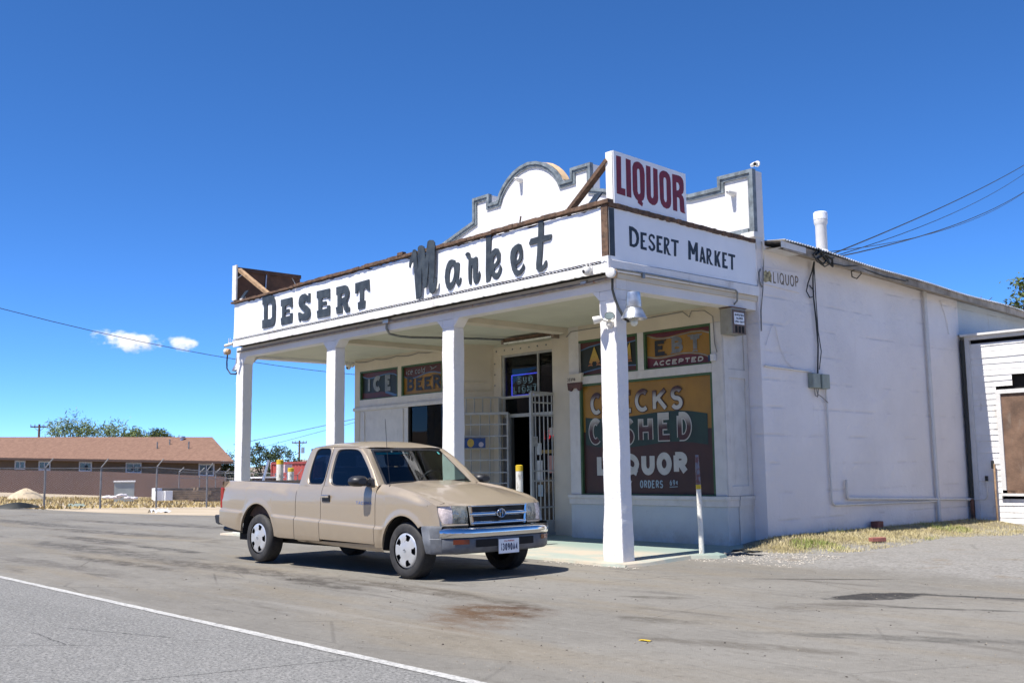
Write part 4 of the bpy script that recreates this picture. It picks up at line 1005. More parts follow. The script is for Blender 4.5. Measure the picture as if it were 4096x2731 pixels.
# dark room behind the glass
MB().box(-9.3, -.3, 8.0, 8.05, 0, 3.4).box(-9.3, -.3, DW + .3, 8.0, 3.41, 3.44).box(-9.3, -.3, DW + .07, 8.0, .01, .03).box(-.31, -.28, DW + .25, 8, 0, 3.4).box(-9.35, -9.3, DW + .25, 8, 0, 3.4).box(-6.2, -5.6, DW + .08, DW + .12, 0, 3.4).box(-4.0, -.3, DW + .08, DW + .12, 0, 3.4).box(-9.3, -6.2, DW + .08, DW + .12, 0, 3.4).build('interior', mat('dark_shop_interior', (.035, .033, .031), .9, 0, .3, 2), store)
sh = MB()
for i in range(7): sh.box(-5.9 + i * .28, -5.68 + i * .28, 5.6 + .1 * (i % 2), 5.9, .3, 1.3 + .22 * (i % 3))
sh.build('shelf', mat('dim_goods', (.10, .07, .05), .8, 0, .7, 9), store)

# ---- security gates
def gate(name, hinge, free, z0, z1, bars_v, bars_h, label, r=.014, fr=.022):
    h, f = Vector((*hinge, 0)), Vector((*free, 0))
    P = lambda t, z: tuple(h.lerp(f, t) + Vector((0, 0, z)))
    mb = MB()
    for a, b in (((0, z0), (0, z1)), ((1, z0), (1, z1))): mb.bar(P(*a), P(*b), fr * 2, fr * 2, (1, 0, 0))
    for z in (z0, z1): mb.bar(P(0, z), P(1, z), fr * 1.6, fr * 2)
    g = mb.build(name, M['bars'], store); g['label'] = label
    mb = MB()
    for i in range(1, bars_v + 1): mb.bar(P(i / (bars_v + 1), z0), P(i / (bars_v + 1), z1), r, r, (1, 0, 0))
    for z in bars_h: mb.bar(P(0, z), P(1, z), r * 1.3, r * 1.6)
    mb.build('bars', M['bars'], g)
    return g, P
lg, LP = gate('security_gate', (-5.36, 3.06), (-6.0, 2.50), .10, 2.175, 4, [1.98, 1.77, 1.55, 1.34, 1.12, .93, .80, .60, .38], 'left white barred gate, folded back from the door')
rg, RP = gate('security_gate', (-3.90, 3.02), (-3.83, 2.20), .12, 2.42, 7, [2.26, 2.05, 1.14, .98, .55], 'right white barred gate standing open')
MB().add([RP(0, .14), RP(1, .14), RP(1, .34), RP(0, .34)], [(0, 1, 2, 3)]).build('kick_plate', M['bars'], rg)
p = Vector(RP(1, 1.62)); MB().box(p.x - .03, p.x + .02, p.y + .03, p.y + .12, 1.54, 1.70).build('lock_box', M['galv'], rg)
mb = MB()
gp = lambda t, z: (lerp(-6.05, -5.56, t), lerp(2.46, 3.02, t), z)
for t in (0, .2, .4, .6, .8, 1): mb.bar(gp(t, 2.19), gp(t, 2.47), .016, .016, (1, 0, 0))
for z in (2.19, 2.47): mb.bar(gp(0, z), gp(1, z), .02, .02)
mb.bar((-5.58, 3.06, 2.46), (-3.9, 3.06, 2.46), .03, .03); mb.bar((-5.56, 3.05, .1), (-5.56, 3.05, 2.46), .03, .03, (1, 0, 0))
mb.build('fixed_grille', M['bars'], store)
st = [LP(t, z) for t, z in ((.48, 1.56), (.96, 1.56), (.96, 1.74), (.48, 1.74))]
off = Vector((.035, -.04, 0))
stk = MB().ngon([tuple(Vector(p) + off) for p in st]).ngon([tuple(Vector(p) + off * .9) for p in st[::-1]])
stk = stk.build('sticker_sign', mat('blue_sticker', (.015, .05, .17), .4, 0, .2, 8), fix=False)
tag(stk, 'small blue sticker sign with a yellow disc hanging on the left gate', 'sign')
e1 = (Vector(st[1]) - Vector(st[0])).normalized()
c0 = Vector(st[0]) + off * 1.06
mb = MB()
def stick(a, b): return tuple(c0 + e1 * (.38 - a) + Vector((0, 0, b)))
MB().ngon([stick(.11 + .062 * math.cos(t), .09 + .075 * math.sin(t)) for t in [i * .3 for i in range(21)]]).build('yellow_disc', M['letteryellow'], stk, fix=False)
MB().ngon([stick(.30 + .045 * math.cos(t), .06 + .045 * math.sin(t)) for t in [i * .3 for i in range(21)]]).build('white_patch', mat('pale_sticker_patch', (.45, .40, .42), .5), stk, fix=False)
# ------------------------------------------------------------------ signs on the shop
mm = lambda polys: [[(a / 1000, b / 1000) for a, b in P] for P in polys]
ms = root('shop_sign', 'long white front sign board with raised charcoal DESERT Market letters', 'sign', (-4.95, 0, 3.72))
rj = random.Random(21)
def panel_strip(x0, x1, z0, z1, y, lab=None):
    """thin painted sheet, slightly buckled, with a ragged top edge under the trim"""
    n, m = max(2, int((x1 - x0) / .06)), 10
    rows = []
    for j in range(m + 1):
        row = []
        for i in range(n + 1):
            x = lerp(x0, x1, i / n); z = lerp(z0, z1, j / m)
            if j == m: z -= .010 + .012 * abs(math.sin(x * 7.3) * math.sin(x * 2.9)) + (.02 if rj.random() < .12 else 0)
            b = .004 * math.sin(x * 3.1 + 1) * math.sin(z * 5) + .003 * math.sin(x * 8 + z * 4) - .016 * sstep(.12, 0, (z - z0)) * max(0, math.sin(x * 2.3 + .6))
            row.append((x, y + b, z))
        rows.append(row)
    return MB().grid(rows).build('sign_panel', M['signwhite'], ms, smooth=50)
for a, b in ((-9.925, -8.60), (-8.597, -6.6), (-6.597, -4.245), (-4.24, -2.42), (-2.417, -.115)):
    panel_strip(a, b, 3.752, 4.445, -.004)
MB().box(-9.93, -.01, .012, .05, 3.73, 4.44).build('backing', M['plywood'], ms)
mb = MB()
for a, b, dz in ((-10.0, -7.62, 0), (-7.61, -5.35, .018), (-5.36, -4.35, .03), (-4.36, -2.2, .02), (-2.21, .03, .03)):
    n = int((b - a) / .09)
    for i in range(n):
        x0 = lerp(a, b, i / n); x1 = lerp(a, b, (i + 1) / n) - .0
        zt = 4.482 + dz + rj.uniform(-.006, .006)
        mb.box(x0, x1, -.045 + rj.uniform(-.004, .004), .06, 4.445 + dz * .6 + rj.uniform(-.005, .005), zt)
mb.bar((-1.62, -.02, 4.51), (-1.60, -.02, 4.60), .015, .015, (0, 1, 0))
mb.box(-4.44, -4.30, -.05, .02, 4.50, 4.55)
mb.build('top_trim', M['wood'], ms)
MB().box(-.113, -.004, -.02, .05, 3.79, 4.455).build('corner_post', M['wood'], ms)
for key in ('desert', 'market'):
    for i_, g_ in enumerate(TRACE[key]):
        cut_shape('letter', mm(g_), front_plane(-.050 if (key, i_) == ('market', 0) else -.012), .014, M['letter'], ms)
ss = root('shop_sign', 'white side sign board lettered DESERT MARKET in plain black, on the shaded porch side', 'sign', (0, 1.5, 3.74))
MB().box(-.012, -.001, .004, 3.128, 3.755, 4.415).build('sign_panel', M['signwhite'], ss)
MB().box(-.0008, .004, .006, .10, 3.80, 4.41).build('grey_edge', M['letter'], ss)
mb = MB(); n = 44
for i in range(n):
    y0, y1 = lerp(-.01, 3.10, i / n), lerp(-.01, 3.10, (i + 1) / n)
    s_ = lerp(4.478, 4.43, i / n)
    mb.box(-.06, .028 + rj.uniform(-.006, .006), y0, y1, s_ - .055 + rj.uniform(-.008, .006), s_ + rj.uniform(-.005, .006))
mb.build('top_trim', M['wood'], ss)
for g_ in TRACE['side']:
    cut_shape('letter', mm(g_), side_plane(0.0), .0022, M['black'], ss)
ls = root('rooftop_sign', 'upright white LIQUOR sign in tall dark red letters on the porch corner', 'sign', (-.05, .8, 4.47))
sg = [(.118, 4.47), (1.562, 4.455), (1.562, 5.125), (.118, 5.17)]
MB().prism(sg, lambda a, b, d: (d, a, b), -.012, -.001).build('sign_face', M['signwhite'], ls)
MB().box(-.125, -.0125, .10, .150, 4.46, 5.165).build('end_post', M['postwhite'], ls, bevel=.004)
MB().box(-.10, -.0125, 1.50, 1.555, 4.46, 5.12).box(-.09, -.0125, .151, 1.499, 5.04, 5.10).build('frame', M['wood'], ls)
MB().bar((-.10, .125, 5.06), (-.86, .125, 4.50), .05, .095, (0, 1, 0)).build('brace', M['wood'], ls)
MB().bar((-.07, 1.5, 5.0), (-.8, 1.45, 4.45), .05, .09, (0, 1, 0)).build('brace', M['wood'], ls)
for g_ in TRACE['liquor']:
    cut_shape('letter', mm(g_), side_plane(0.0), .0018, M['red'], ls)
bs = root('rooftop_sign', 'brown plywood back of an upright sign on the left end of the porch', 'sign', (-9.92, .75, 4.5))
MB().box(-10.02, -9.995, .02, 1.48, 4.50, 5.19).build('sign_face', M['signwhite'], bs)
MB().box(-9.994, -9.97, .03, 1.475, 4.50, 5.185).build('sign_back', M['plywood'], bs)
MB().box(-10.035, -9.875, -.005, .028, 4.52, 5.215).build('end_post', M['postwhite'], bs, bevel=.004)
MB().bar((-9.90, .07, 5.13), (-9.0, .35, 4.46), .06, .085, (0, 1, 0)).build('brace', M['woodlight'], bs)
MB().tube([(-9.955, .04, 4.95), (-9.96, .30, 5.16)], .010, 6).tube([(-9.955, .66, 4.5), (-9.955, .70, 5.17)], .012, 6).tube([(-9.955, 1.25, 5.15), (-9.955, 1.40, 4.92)], .010, 6).build('strut', M['galv'], bs)
MB().box(-9.969, -9.93, .03, 1.475, 5.11, 5.184).build('batten', M['plywood'], bs)

lp = root('wall_sign', 'small faded LIQUOR plate screwed high on the shaded side wall', 'sign', (.02, 3.72, 3.78))
MB().prism([(3.235, 3.80), (4.195, 3.76), (4.20, 4.07), (3.235, 4.04)], lambda a, b, d: (d, a, b), .002, .020).build('plate', M['side'], lp)
k = Ink(side_plane(.020), .001)
for ch, a, b, dz in (('L', 3.50, 3.585, 0), ('I', 3.605, 3.655, 0), ('Q', 3.67, 3.79, 0), ('U', 3.815, 3.92, 0), ('O', 3.94, 4.055, 0), ('P', 4.075, 4.17, 0)):
    k.glyph(ch, a, 3.835, b, 4.01, .022)
k.build('lettering', mat('faded_brown_paint', (.17, .125, .075), .7, 0, .5, 20), lp)
k = Ink(side_plane(.020), .001); k.poly([(3.26, 3.84), (3.30, 3.82), (3.40, 3.85), (3.46, 3.83), (3.47, 3.95), (3.43, 4.01), (3.36, 3.98), (3.33, 4.01), (3.27, 3.97), (3.28, 3.9)])
k.build('worn_emblem', mat('worn_gold_paint', (.33, .28, .15), .8, 0, .6, 18), lp)
hn_ = root('number_plaque', 'cream house number board with a brown bracket on the bay corner', 'sign', (-3.12, BY, 2.45))
MB().prism([(-3.29, 2.548), (-2.99, 2.545), (-2.955, 2.69), (-3.32, 2.672)], lambda a, b, d: (a, d, b), BY - .045, BY - .002).build('board', M['cream'], hn_)
MB().prism([(-3.27, 2.43), (-3.22, 2.41), (-3.18, 2.455), (-3.08, 2.455), (-3.04, 2.41), (-2.99, 2.43), (-2.98, 2.544), (-3.285, 2.544)], lambda a, b, d: (a, d, b), BY - .05, BY - .003).build('bracket', mat('brown_bracket', (.10, .045, .035), .7, 0, .3, 12), hn_)
k = Ink(front_plane(BY - .045), .001); k.word('35596', -3.285, 2.57, -3.10, 2.625, .011, .25); k.build('lettering', M['black'], hn_)

nb = root('neon_sign', 'lit blue framed BUD LIGHT neon sign hanging inside the transom', 'neon sign', (-5.1, 3.2, 2.47))
mb = MB(); yn = 3.215
mb.tube([(-5.42, yn, 2.492), (-5.42, yn, 2.865), (-4.72, yn, 2.868), (-4.72, yn, 2.495), (-5.42, yn, 2.492)], .011, 6); mb.build('blue_border', M['neonblue'], nb)
k = Ink(front_plane(yn), .004)
for w_, lab in (('BUD', (-5.285, 2.70, -4.86, 2.835)), ('LIGHT', (-5.395, 2.530, -4.745, 2.675))): k.word(w_, *lab, .040, .16)
k.build('lettering_glow', M['neonwhite'], nb)
k = Ink(front_plane(yn), .008)
for w_, lab in (('BUD', (-5.277, 2.708, -4.868, 2.827)), ('LIGHT', (-5.387, 2.538, -4.753, 2.667))): k.word(w_, *lab, .024, .175)
k.build('lettering_core', M['darkgap'], nb)
ld = root('led_sign', 'red lit LED price sign behind the right gate', 'led sign', (-4.3, 3.19, 1.72))
MB().box(-4.78, -4.05, 3.185, 3.20, 1.66, 1.90).build('case', M['lens'], ld)
k = Ink(front_plane(3.184), .002)
for ch, x in (('1', -4.60), ('3', -4.48), ('4', -4.36), ('9', -4.13)): k.glyph(ch, x, 1.69, x + .085, 1.845, .022)
k.build('digits', M['led'], ld)

# ------------------------------------------------------------------ fittings
def camera_unit(label, p, aim, ant=False, dome=False):
    c = root('security_camera', label, 'security camera', p)
    p = Vector(p); a = Vector(aim).normalized()
    if dome: MB().lathe([(0, .05), (.045, .045), (.055, .01), (.052, -.02), (.035, -.055), (0, -.065)], p, 'Z', 14).build('housing', M['plastic'], c, smooth=50)
    else: MB().tube([p - a * .085, p - a * .08, p + a * .075, p + a * .08], [.020, .030, .030, .025], 12).build('housing', M['plastic'], c, smooth=50)
    MB().tube([p + a * (.045 if dome else .080), p + a * (.060 if dome else .086)], .024, 12).build('lens', M['lens'], c, smooth=50)
    mb = MB().tube([p + Vector((.0, .10, .04)), p + Vector((0, .03, .03))], .018, 8).lathe([(0, 0), (.045, 0), (.045, .02), (0, .02)], p + Vector((0, .09, .03)), 'Y', 12)
    mb.build('bracket', M['plastic'], c, smooth=50)
    if ant: MB().tube([p + Vector((-.03, .02, .03)), p + Vector((-.032, .02, .13))], .006, 6).tube([p + Vector((.03, .02, .03)), p + Vector((.03, .02, .13))], .006, 6).build('antenna', M['plastic'], c)
    return c
camera_unit('white camera with two aerials at the left end of the porch fascia', (-9.95, -.10, 3.635), (-.7, -.6, -.25), True)
camera_unit('white camera with two aerials on the fascia near the porch corner', (-.28, -.115, 3.635), (-.3, -.8, -.3), True, True)
camera_unit('grey dome camera under the porch at the far left wall', (-9.66, 2.46, 3.33), (.3, -.8, -.6), True, True)
c = camera_unit('small bullet camera on top of the right parapet corner', (-.03, 3.20, 5.575), (.7, -.6, -.15))
def disc_box(label, p, ax=(-.75, -.6, .1)):
    j = root('junction_box', label, 'junction box', p)
    p = Vector(p); a = Vector(ax).normalized()
    MB().tube([p + a * .0, p + a * .045, p + a * .05], [.062, .064, .055], 16).build('cover', M['trimwhite'], j, smooth=40)
    MB().tube([p - a * .055, p - a * .0005], [.058, .062], 16).build('body', M['woodlight'], j, smooth=40)
    return j
disc_box('round white junction box on the porch corner above the lamps', (.085, -.06, 3.555), (.25, -1, 0))
disc_box('round white junction box hanging off the left end of the porch', (-10.20, .0, 3.53), (-.85, -.5, .1))
# twin flood light
tf = root('flood_light', 'twin white flood light clamped to the front of the corner column', 'flood light', (-.14, .14, 3.0))
MB().lathe([(0, -.005), (.055, 0), (.055, -.03), (.03, -.05), (0, -.05)], (-.14, .148, 2.97), 'Y', 14).build('base', M['plastic'], tf, smooth=40)
for a, b in (((-.255, .02, 3.02), (-.7, -.6, -.2)), ((-.03, .02, 3.035), (.5, -.85, .05))):
    a = Vector(a); b = Vector(b).normalized()
    h = MB()
    r = b.cross(Vector((0, 0, 1))).normalized(); u = r.cross(b)
    fr_ = []
    for d, w_, hh in ((-.07, .025, .02), (-.03, .055, .042), (.05, .062, .048)):
        fr_.append([tuple(a + b * d + r * (w_ * x) + u * (hh * y)) for x, y in chaikin([(-1, -1), (1, -1), (1, 1), (-1, 1)], 2)])
    for q_ in fr_: q_.append(q_[0])
    h.grid(fr_); ho = h.build('head', M['plastic'], tf, smooth=50)
    MB().ngon([tuple(a + b * .048 + r * (.055 * x) + u * (.041 * y)) for x, y in chaikin([(-1, -1), (1, -1), (1, 1), (-1, 1)], 2)]).build('lens', mat('floodlight_lens', (.20, .24, .22), .15, 0, .1, 8), ho)
    MB().tube([tuple(a - b * .05), (-.14, .10, 2.99), (-.14, .13, 2.975)], .016, 8).build('arm', M['plastic'], tf, smooth=50)
def barn_lamp(label, p, arm):
    l = root('barn_lamp', label, 'lamp', p); p = Vector(p)
    MB().lathe([(0, .285), (.070, .285), (.085, .278), (.098, .10), (.092, .085)], p, 'Z', 20).build('ballast_housing', M['galv'], l, smooth=40)
    sh_ = MB(); n = 36
    sh_.grid([[tuple(p + Vector((r * (1 + .02 * (k % 2)) * math.cos(2 * math.pi * k / n), r * (1 + .02 * (k % 2)) * math.sin(2 * math.pi * k / n), z))) for k in range(n + 1)] for r, z in ((.090, .084), (.105, .070), (.140, .0), (.162, -.052), (.158, -.056), (.135, .0), (.1, .062))])
    sh_.build('shade', M['galv'], l, smooth=60)
    MB().lathe([(0, -.145), (.032, -.135), (.047, -.105), (.045, -.08), (.022, -.045), (.022, 0)], p, 'Z', 14).build('bulb', mat('frosted_bulb', (.68, .70, .62), .25), l, smooth=50)
    MB().tube([tuple(p + Vector((-.08, 0, .12))), tuple(p + Vector(arm) * .6 + Vector((0, 0, .10))), tuple(p + Vector(arm))], .016, 8).box(*sum(([q_ - .03, q_ + .03] for q_ in (p + Vector(arm))), [])).build('arm', M['galv'], l, smooth=40)
    return l
barn_lamp('galvanised barn lamp with a bare bulb on the side of the corner column', (.20, .20, 3.045), (-.26, .12, .03))
barn_lamp('galvanised barn lamp behind the far left column', (-10.34, .36, 3.24), (.26, .0, .05))
cb = MB().tube([(.02, .02, 3.52), (-.02, .06, 3.38), (.0, .08, 3.26), (.06, .08, 3.13), (.12, .11, 3.0), (.15, .16, 2.965)], .016, 8)
tag(cb.build('cable', M['cable'], smooth=50), 'black cable running down from the corner box to the barn lamp', 'cable')
cb = MB().tube([(-10.22, .02, 3.47), (-10.36, .08, 3.35), (-10.39, .1, 3.22), (-10.28, .12, 3.11), (-10.10, .14, 3.09), (-10.06, .15, 3.12)], .014, 8)
tag(cb.build('cable', M['cable'], smooth=50), 'black cable looping round the outside of the far left column', 'cable')
# conduits
cd = root('conduit', 'rusty steel conduit strapped along the front of the porch beam', 'conduit', (-5, .12, 3.53))
MB().tube([(-9.98, .118, 3.515), (-8, .118, 3.52), (-5.1, .118, 3.525), (-2.5, .118, 3.525), (-.5, .118, 3.525), (.0, .07, 3.535)], .021, 8).build('pipe', M['rustpipe'], cd, smooth=50)
MB().box(-5.03, -4.88, .09, .149, 3.515, 3.585).box(-.62, -.52, .10, .149, 3.52, 3.57).build('coupling', M['galv'], cd, bevel=.006)
cd = root('conduit', 'dark conduit curving from the beam and crossing under the porch ceiling', 'conduit', (-5, 1.5, 3.4))
MB().tube([(-4.95, .115, 3.51), (-4.95, .11, 3.43), (-4.97, .18, 3.35), (-5.02, .40, 3.335), (-5.06, .65, 3.34), (-5.1, .9, 3.36), (-4.9, 2.0, 3.40), (-4.85, 2.6, 3.42)], .019, 8).build('pipe', M['pipe'], cd, smooth=50)
cd = root('conduit', 'thin dark conduit along the shaded porch side, dropping to the alarm box', 'conduit', (.03, 1.4, 3.6))
MB().tube([(.035, .08, 3.632), (.035, .6, 3.637), (.035, 2.55, 3.625), (.03, 2.60, 3.60), (.02, 2.60, 3.48), (-.08, 2.62, 3.42)], .013, 8).build('pipe', M['pipe'], cd, smooth=50)
MB().box(.026, .05, .56, .61, 3.57, 3.645).build('clip', M['pipe'], cd)
fx = root('fluorescent_light', 'bare twin tube fluorescent fitting hung under the porch ceiling by the door', 'light fitting', (-4.2, 2.54, 3.33))
MB().box(-4.83, -3.58, 2.50, 2.56, 3.375, 3.425).build('channel', M['wood'], fx)
M['brownenamel'] = mat('brown_enamel', (.22, .17, .13), .6, .1)
MB().box(-3.60, -3.545, 2.46, 2.60, 3.315, 3.43).build('end_cap', M['brownenamel'], fx)
MB().box(-4.86, -4.815, 2.47, 2.59, 3.33, 3.40).build('end_cap', M['brownenamel'], fx)
for yy, zz in ((2.495, 3.345), (2.565, 3.36)): MB().tube([(-4.81, yy, zz), (-3.6, yy, zz)], .016, 8).build('tube', mat('unlit_tube', (.66, .66, .60), .3), fx, smooth=50)
MB().box(-4.84, -3.56, 2.60, 2.68, 3.385, 3.40).build('reflector', M['bars'], fx)
for x in (-4.9, -3.6): pass
mb = MB()
pts = []
for i in range(25):
    t = i / 24; x = lerp(-9.5, -6.6, t)
    pts.append((x, 2.53, 3.415 - .03 * abs(math.sin(t * math.pi * 4))))
mb.tube(pts, .009, 5)
tag(mb.build('cable', M['greycable'], smooth=50), 'loose wire looped along the top of the left shop front', 'cable')
mb = MB()
mb.tube([(-3.3, 2.52, 3.30), (-3.2, 2.52, 3.38), (-2.4, 2.52, 3.385), (-1.6, 2.52, 3.41), (-.9, 2.53, 3.43)], .009, 5).tube([(-.9, 2.53, 3.43), (-.78, 2.53, 3.34), (-.74, 2.53, 3.42), (-.5, 2.53, 3.40), (-.36, 2.53, 3.30), (-.34, 2.53, 2.90), (-.30, 2.52, 2.78)], .007, 5)
tag(mb.build('cable', M['greycable'], smooth=50), 'loose wire along the top of the right shop front', 'cable')
ab = root('alarm_box', 'rusty grey alarm box with a white printed card under the porch corner', 'alarm box', (-.1, 2.66, 3.02))
MB().box(-.21, -.012, 2.495, 2.835, 3.02, 3.385).build('case', mat('grey_alarm_enamel', (.30, .29, .24), .55, .2, .1, 6, .1, 40, .35, (.18, .085, .04)), ab, bevel=.006)
MB().box(-.0118, -.004, 2.515, 2.82, 3.02, 3.36).build('front', mat('rust_streaked_front', (.15, .105, .08), .65, .2, .35, 9, .1, 40, .8, (.12, .055, .03)), ab)
MB().box(-.22, .0, 2.488, 2.842, 3.3855, 3.395).build('lid', M['rust'], ab)
MB().box(-.0038, -.0015, 2.545, 2.78, 3.155, 3.32).build('card', M['signwhite'], ab)
k = Ink(side_plane(-.0015), .0008); k.word('BARSTOW', 2.56, 3.270, 2.765, 3.305, .010, .18); k.word('ALARM', 2.59, 3.222, 2.735, 3.255, .010, .18); k.word('256-3647', 2.56, 3.175, 2.765, 3.205, .008, .2)
k.build('lettering', M['black'], ab)
MB().box(-.0038, -.002, 2.56, 2.615, 3.035, 3.13).box(-.0038, -.002, 2.64, 2.695, 3.035, 3.13).box(-.0038, -.002, 2.72, 2.775, 3.035, 3.13).build('vent', M['darkgap'], ab)
ob = root('outlet_box', 'small white switch box at the end of the transom rail', 'electrical box', (-.36, 2.5, 2.68))
MB().box(-.40, -.33, 2.49, 2.548, 2.66, 2.76).build('case', M['trimwhite'], ob, bevel=.005); MB().box(-.45, -.401, 2.51, 2.548, 2.665, 2.75).build('switch', M['lens'], ob)
for lab, x0, y0 in (('small tilted solar panel on the porch roof beside the liquor sign', -.36, .10), ('small tilted solar panel on the porch roof at the far left end', -9.72, .06)):
    sp = root('solar_panel', lab, 'solar panel', (x0, y0, 4.48))
    MB().add([(x0 - .11, y0, 4.545), (x0 + .02, y0, 4.545), (x0 + .11, y0 + .06, 4.685), (x0 - .02, y0 + .06, 4.685), (x0 - .11, y0 + .02, 4.54), (x0 + .02, y0 + .02, 4.54), (x0 + .11, y0 + .08, 4.68), (x0 - .02, y0 + .08, 4.68)], [(0, 1, 2, 3), (7, 6, 5, 4), (0, 4, 5, 1), (1, 5, 6, 2), (2, 6, 7, 3), (3, 7, 4, 0)]).build('panel', mat('solar_cells', (.035, .05, .075), .2, 0, .2, 10), sp)
    MB().tube([(x0, y0 + .04, 4.61), (x0 + .03, y0 + .05, 4.48)], .008, 6).box(x0 - .08, x0 + .02, y0 - .02, y0 + .06, 4.51, 4.535).build('stand', M['plastic'], sp)

# things on the right wall
X0 = .002
mt = root('meter_box', 'pair of grey green telephone boxes on the shaded side wall', 'utility box', (.05, 4.55, 2.3))
MB().box(X0, .10, 4.33, 4.53, 2.33, 2.55).build('box', M['meter'], mt, bevel=.012); MB().box(X0, .12, 4.545, 4.755, 2.325, 2.545).build('box', M['meter'], mt, bevel=.012)
MB().tube([(.05, 4.42, 2.33), (.05, 4.44, 2.22), (.05, 4.50, 2.20), (.05, 4.53, 2.33)], .009, 6).tube([(.05, 4.47, 2.33), (.05, 4.50, 2.24), (.05, 4.60, 2.21), (.05, 4.78, 2.12)], .007, 6).build('wires', M['greycable'], mt, smooth=50)
wl = M['side']
def wall_pipe(name, label, pts, r, m=None, cat='pipe'):
    o = MB().tube(pts, r, 8).build(name, m or wl, smooth=50); return tag(o, label, cat)
wall_pipe('pipe', 'white painted pipe dropping from the telephone boxes and running low along the wall', [(.035, 4.76, 2.33), (.035, 4.78, 2.0), (.035, 4.78, .66), (.035, 4.80, .60), (.035, 4.86, .575), (.035, 6, .56), (.035, 8.14, .535)], .017, M['trimwhite'])
wall_pipe('pipe', 'thicker white pipe running low along the side wall to the annexe', [(.045, 5.20, .95), (.045, 5.205, .70), (.045, 5.23, .665), (.045, 6.5, .625), (.045, 9.40, .535)], .024, M['trimwhite'])
wall_pipe('pipe', 'short white raceway running left from the telephone boxes', [(.025, 3.20, 2.60), (.025, 4.40, 2.575)], .016, M['trimwhite'])
vp = root('pipe', 'tall pair of white vent pipes on the side wall near the annexe', 'pipe', (.04, 8.15, .15))
MB().tube([(.05, 8.08, 4.22), (.05, 8.10, 2), (.05, 8.13, .20)], .026, 8).tube([(.045, 8.15, 4.20), (.045, 8.17, 2), (.045, 8.20, .1)], .018, 8).build('pipe', M['trimwhite'], vp, smooth=50)
MB().box(.0, .10, 8.06, 8.22, .04, .16).build('base', M['wood'], vp, bevel=.02)
wall_pipe('pipe', 'black drain pipe in the corner between the wall and the annexe', [(.06, 9.40, 3.42), (.06, 9.40, 1.0), (.06, 9.40, .56)], .032, M['cable'])
wall_pipe('pipe', 'rusty pipe stub at the foot of the annexe corner', [(.07, 9.38, .54), (.075, 9.38, .08)], .035, M['rust'])
cbp = MB()
for pts, r in (([(.06, 4.563, 4.28), (.05, 4.51, 4.12), (.04, 4.40, 3.93), (.04, 4.345, 3.80), (.04, 4.43, 3.71), (.04, 4.535, 3.735), (.04, 4.55, 3.83), (.04, 4.44, 3.90)], .010),
               ([(.06, 4.575, 4.28), (.045, 4.54, 4.05), (.04, 4.535, 3.87), (.04, 4.54, 3.70), (.04, 4.575, 3.40), (.04, 4.60, 3.0), (.04, 4.55, 2.56)], .012),
               ([(.05, 4.58, 4.2), (.04, 4.60, 3.7), (.04, 4.62, 3.2), (.04, 4.68, 2.9), (.04, 4.60, 2.62)], .007),
               ([(.32, 4.20, 4.30), (.34, 4.30, 4.36), (.34, 4.45, 4.24), (.34, 4.35, 4.17), (.33, 4.22, 4.24), (.34, 4.42, 4.33), (.35, 4.60, 4.28), (.34, 4.62, 4.17), (.34, 4.5, 4.22), (.33, 4.4, 4.30)], .018),
               ([(.33, 4.1, 4.28), (.34, 4.25, 4.40), (.34, 4.45, 4.33), (.34, 4.55, 4.20), (.34, 4.40, 4.14), (.33, 4.2, 4.2), (.33, 4.12, 4.28)], .010),
               ([(.33, 4.6, 4.22), (.33, 5.0, 4.22), (.3, 5.45, 4.29), (.25, 5.62, 4.19), (.22, 5.52, 4.10), (.21, 5.40, 4.12), (.22, 5.37, 4.20), (.3, 5.5, 4.26), (.33, 6.2, 4.20), (.33, 6.9, 4.20)], .010)):
    cbp.tube(pts, r, 6)
tag(cbp.build('cable', M['cable'], smooth=60), 'tangle of black service cables under the eave with a loop hanging down the wall', 'cable')
cbp = MB().tube([(.02, 3.26, 4.42), (.035, 3.27, 4.25), (.03, 3.25, 3.95), (.03, 3.22, 3.70), (.012, 3.18, 3.4), (.012, 3.17, 3.1)], .009, 6).tube([(.03, 3.18, 4.0), (.03, 3.14, 3.95), (.03, 3.14, 3.82), (.03, 3.20, 3.74)], .014, 6)
tag(cbp.build('cable', M['greycable'], smooth=60), 'grey wire down the front corner of the side wall', 'cable')
cbp = MB().tube([(.02, 3.25, 2.90), (.02, 3.42, 3.19), (.02, 3.46, 3.22), (.02, 3.52, 3.18), (.02, 3.60, 2.9), (.02, 3.75, 2.70), (.02, 3.95, 2.60)], .006, 5).tube([(.02, 8.75, 4.1), (.02, 8.95, 3.75), (.02, 9.0, 3.5)], .009, 5)
tag(cbp.build('cable', M['side'], smooth=60), 'thin painted wire hanging in a curve across the side wall', 'cable')
ch = root('vent_pipe', 'white capped flue pipe standing on the corrugated roof', 'flue', (-1.2, 6.9, 4.4))
MB().lathe([(0, 4.3), (.100, 4.3), (.100, 5.42), (.103, 5.43), (.119, 5.47), (.119, 5.53)], (-1.2, 6.9, 0), 'Z', 20).build('pipe', M['trimwhite'], ch, smooth=40)
MB().lathe([(.112, 5.531), (.124, 5.535), (.124, 5.655), (.11, 5.67), (0, 5.675)], (-1.2, 6.9, 0), 'Z', 14).build('cap', M['signwhite'], ch, smooth=30)
MB().lathe([(.15, 4.45), (.135, 4.93), (.101, 4.98)], (-1.2, 6.9, 0), 'Z', 20).build('flashing', M['trimwhite'], ch, smooth=40)

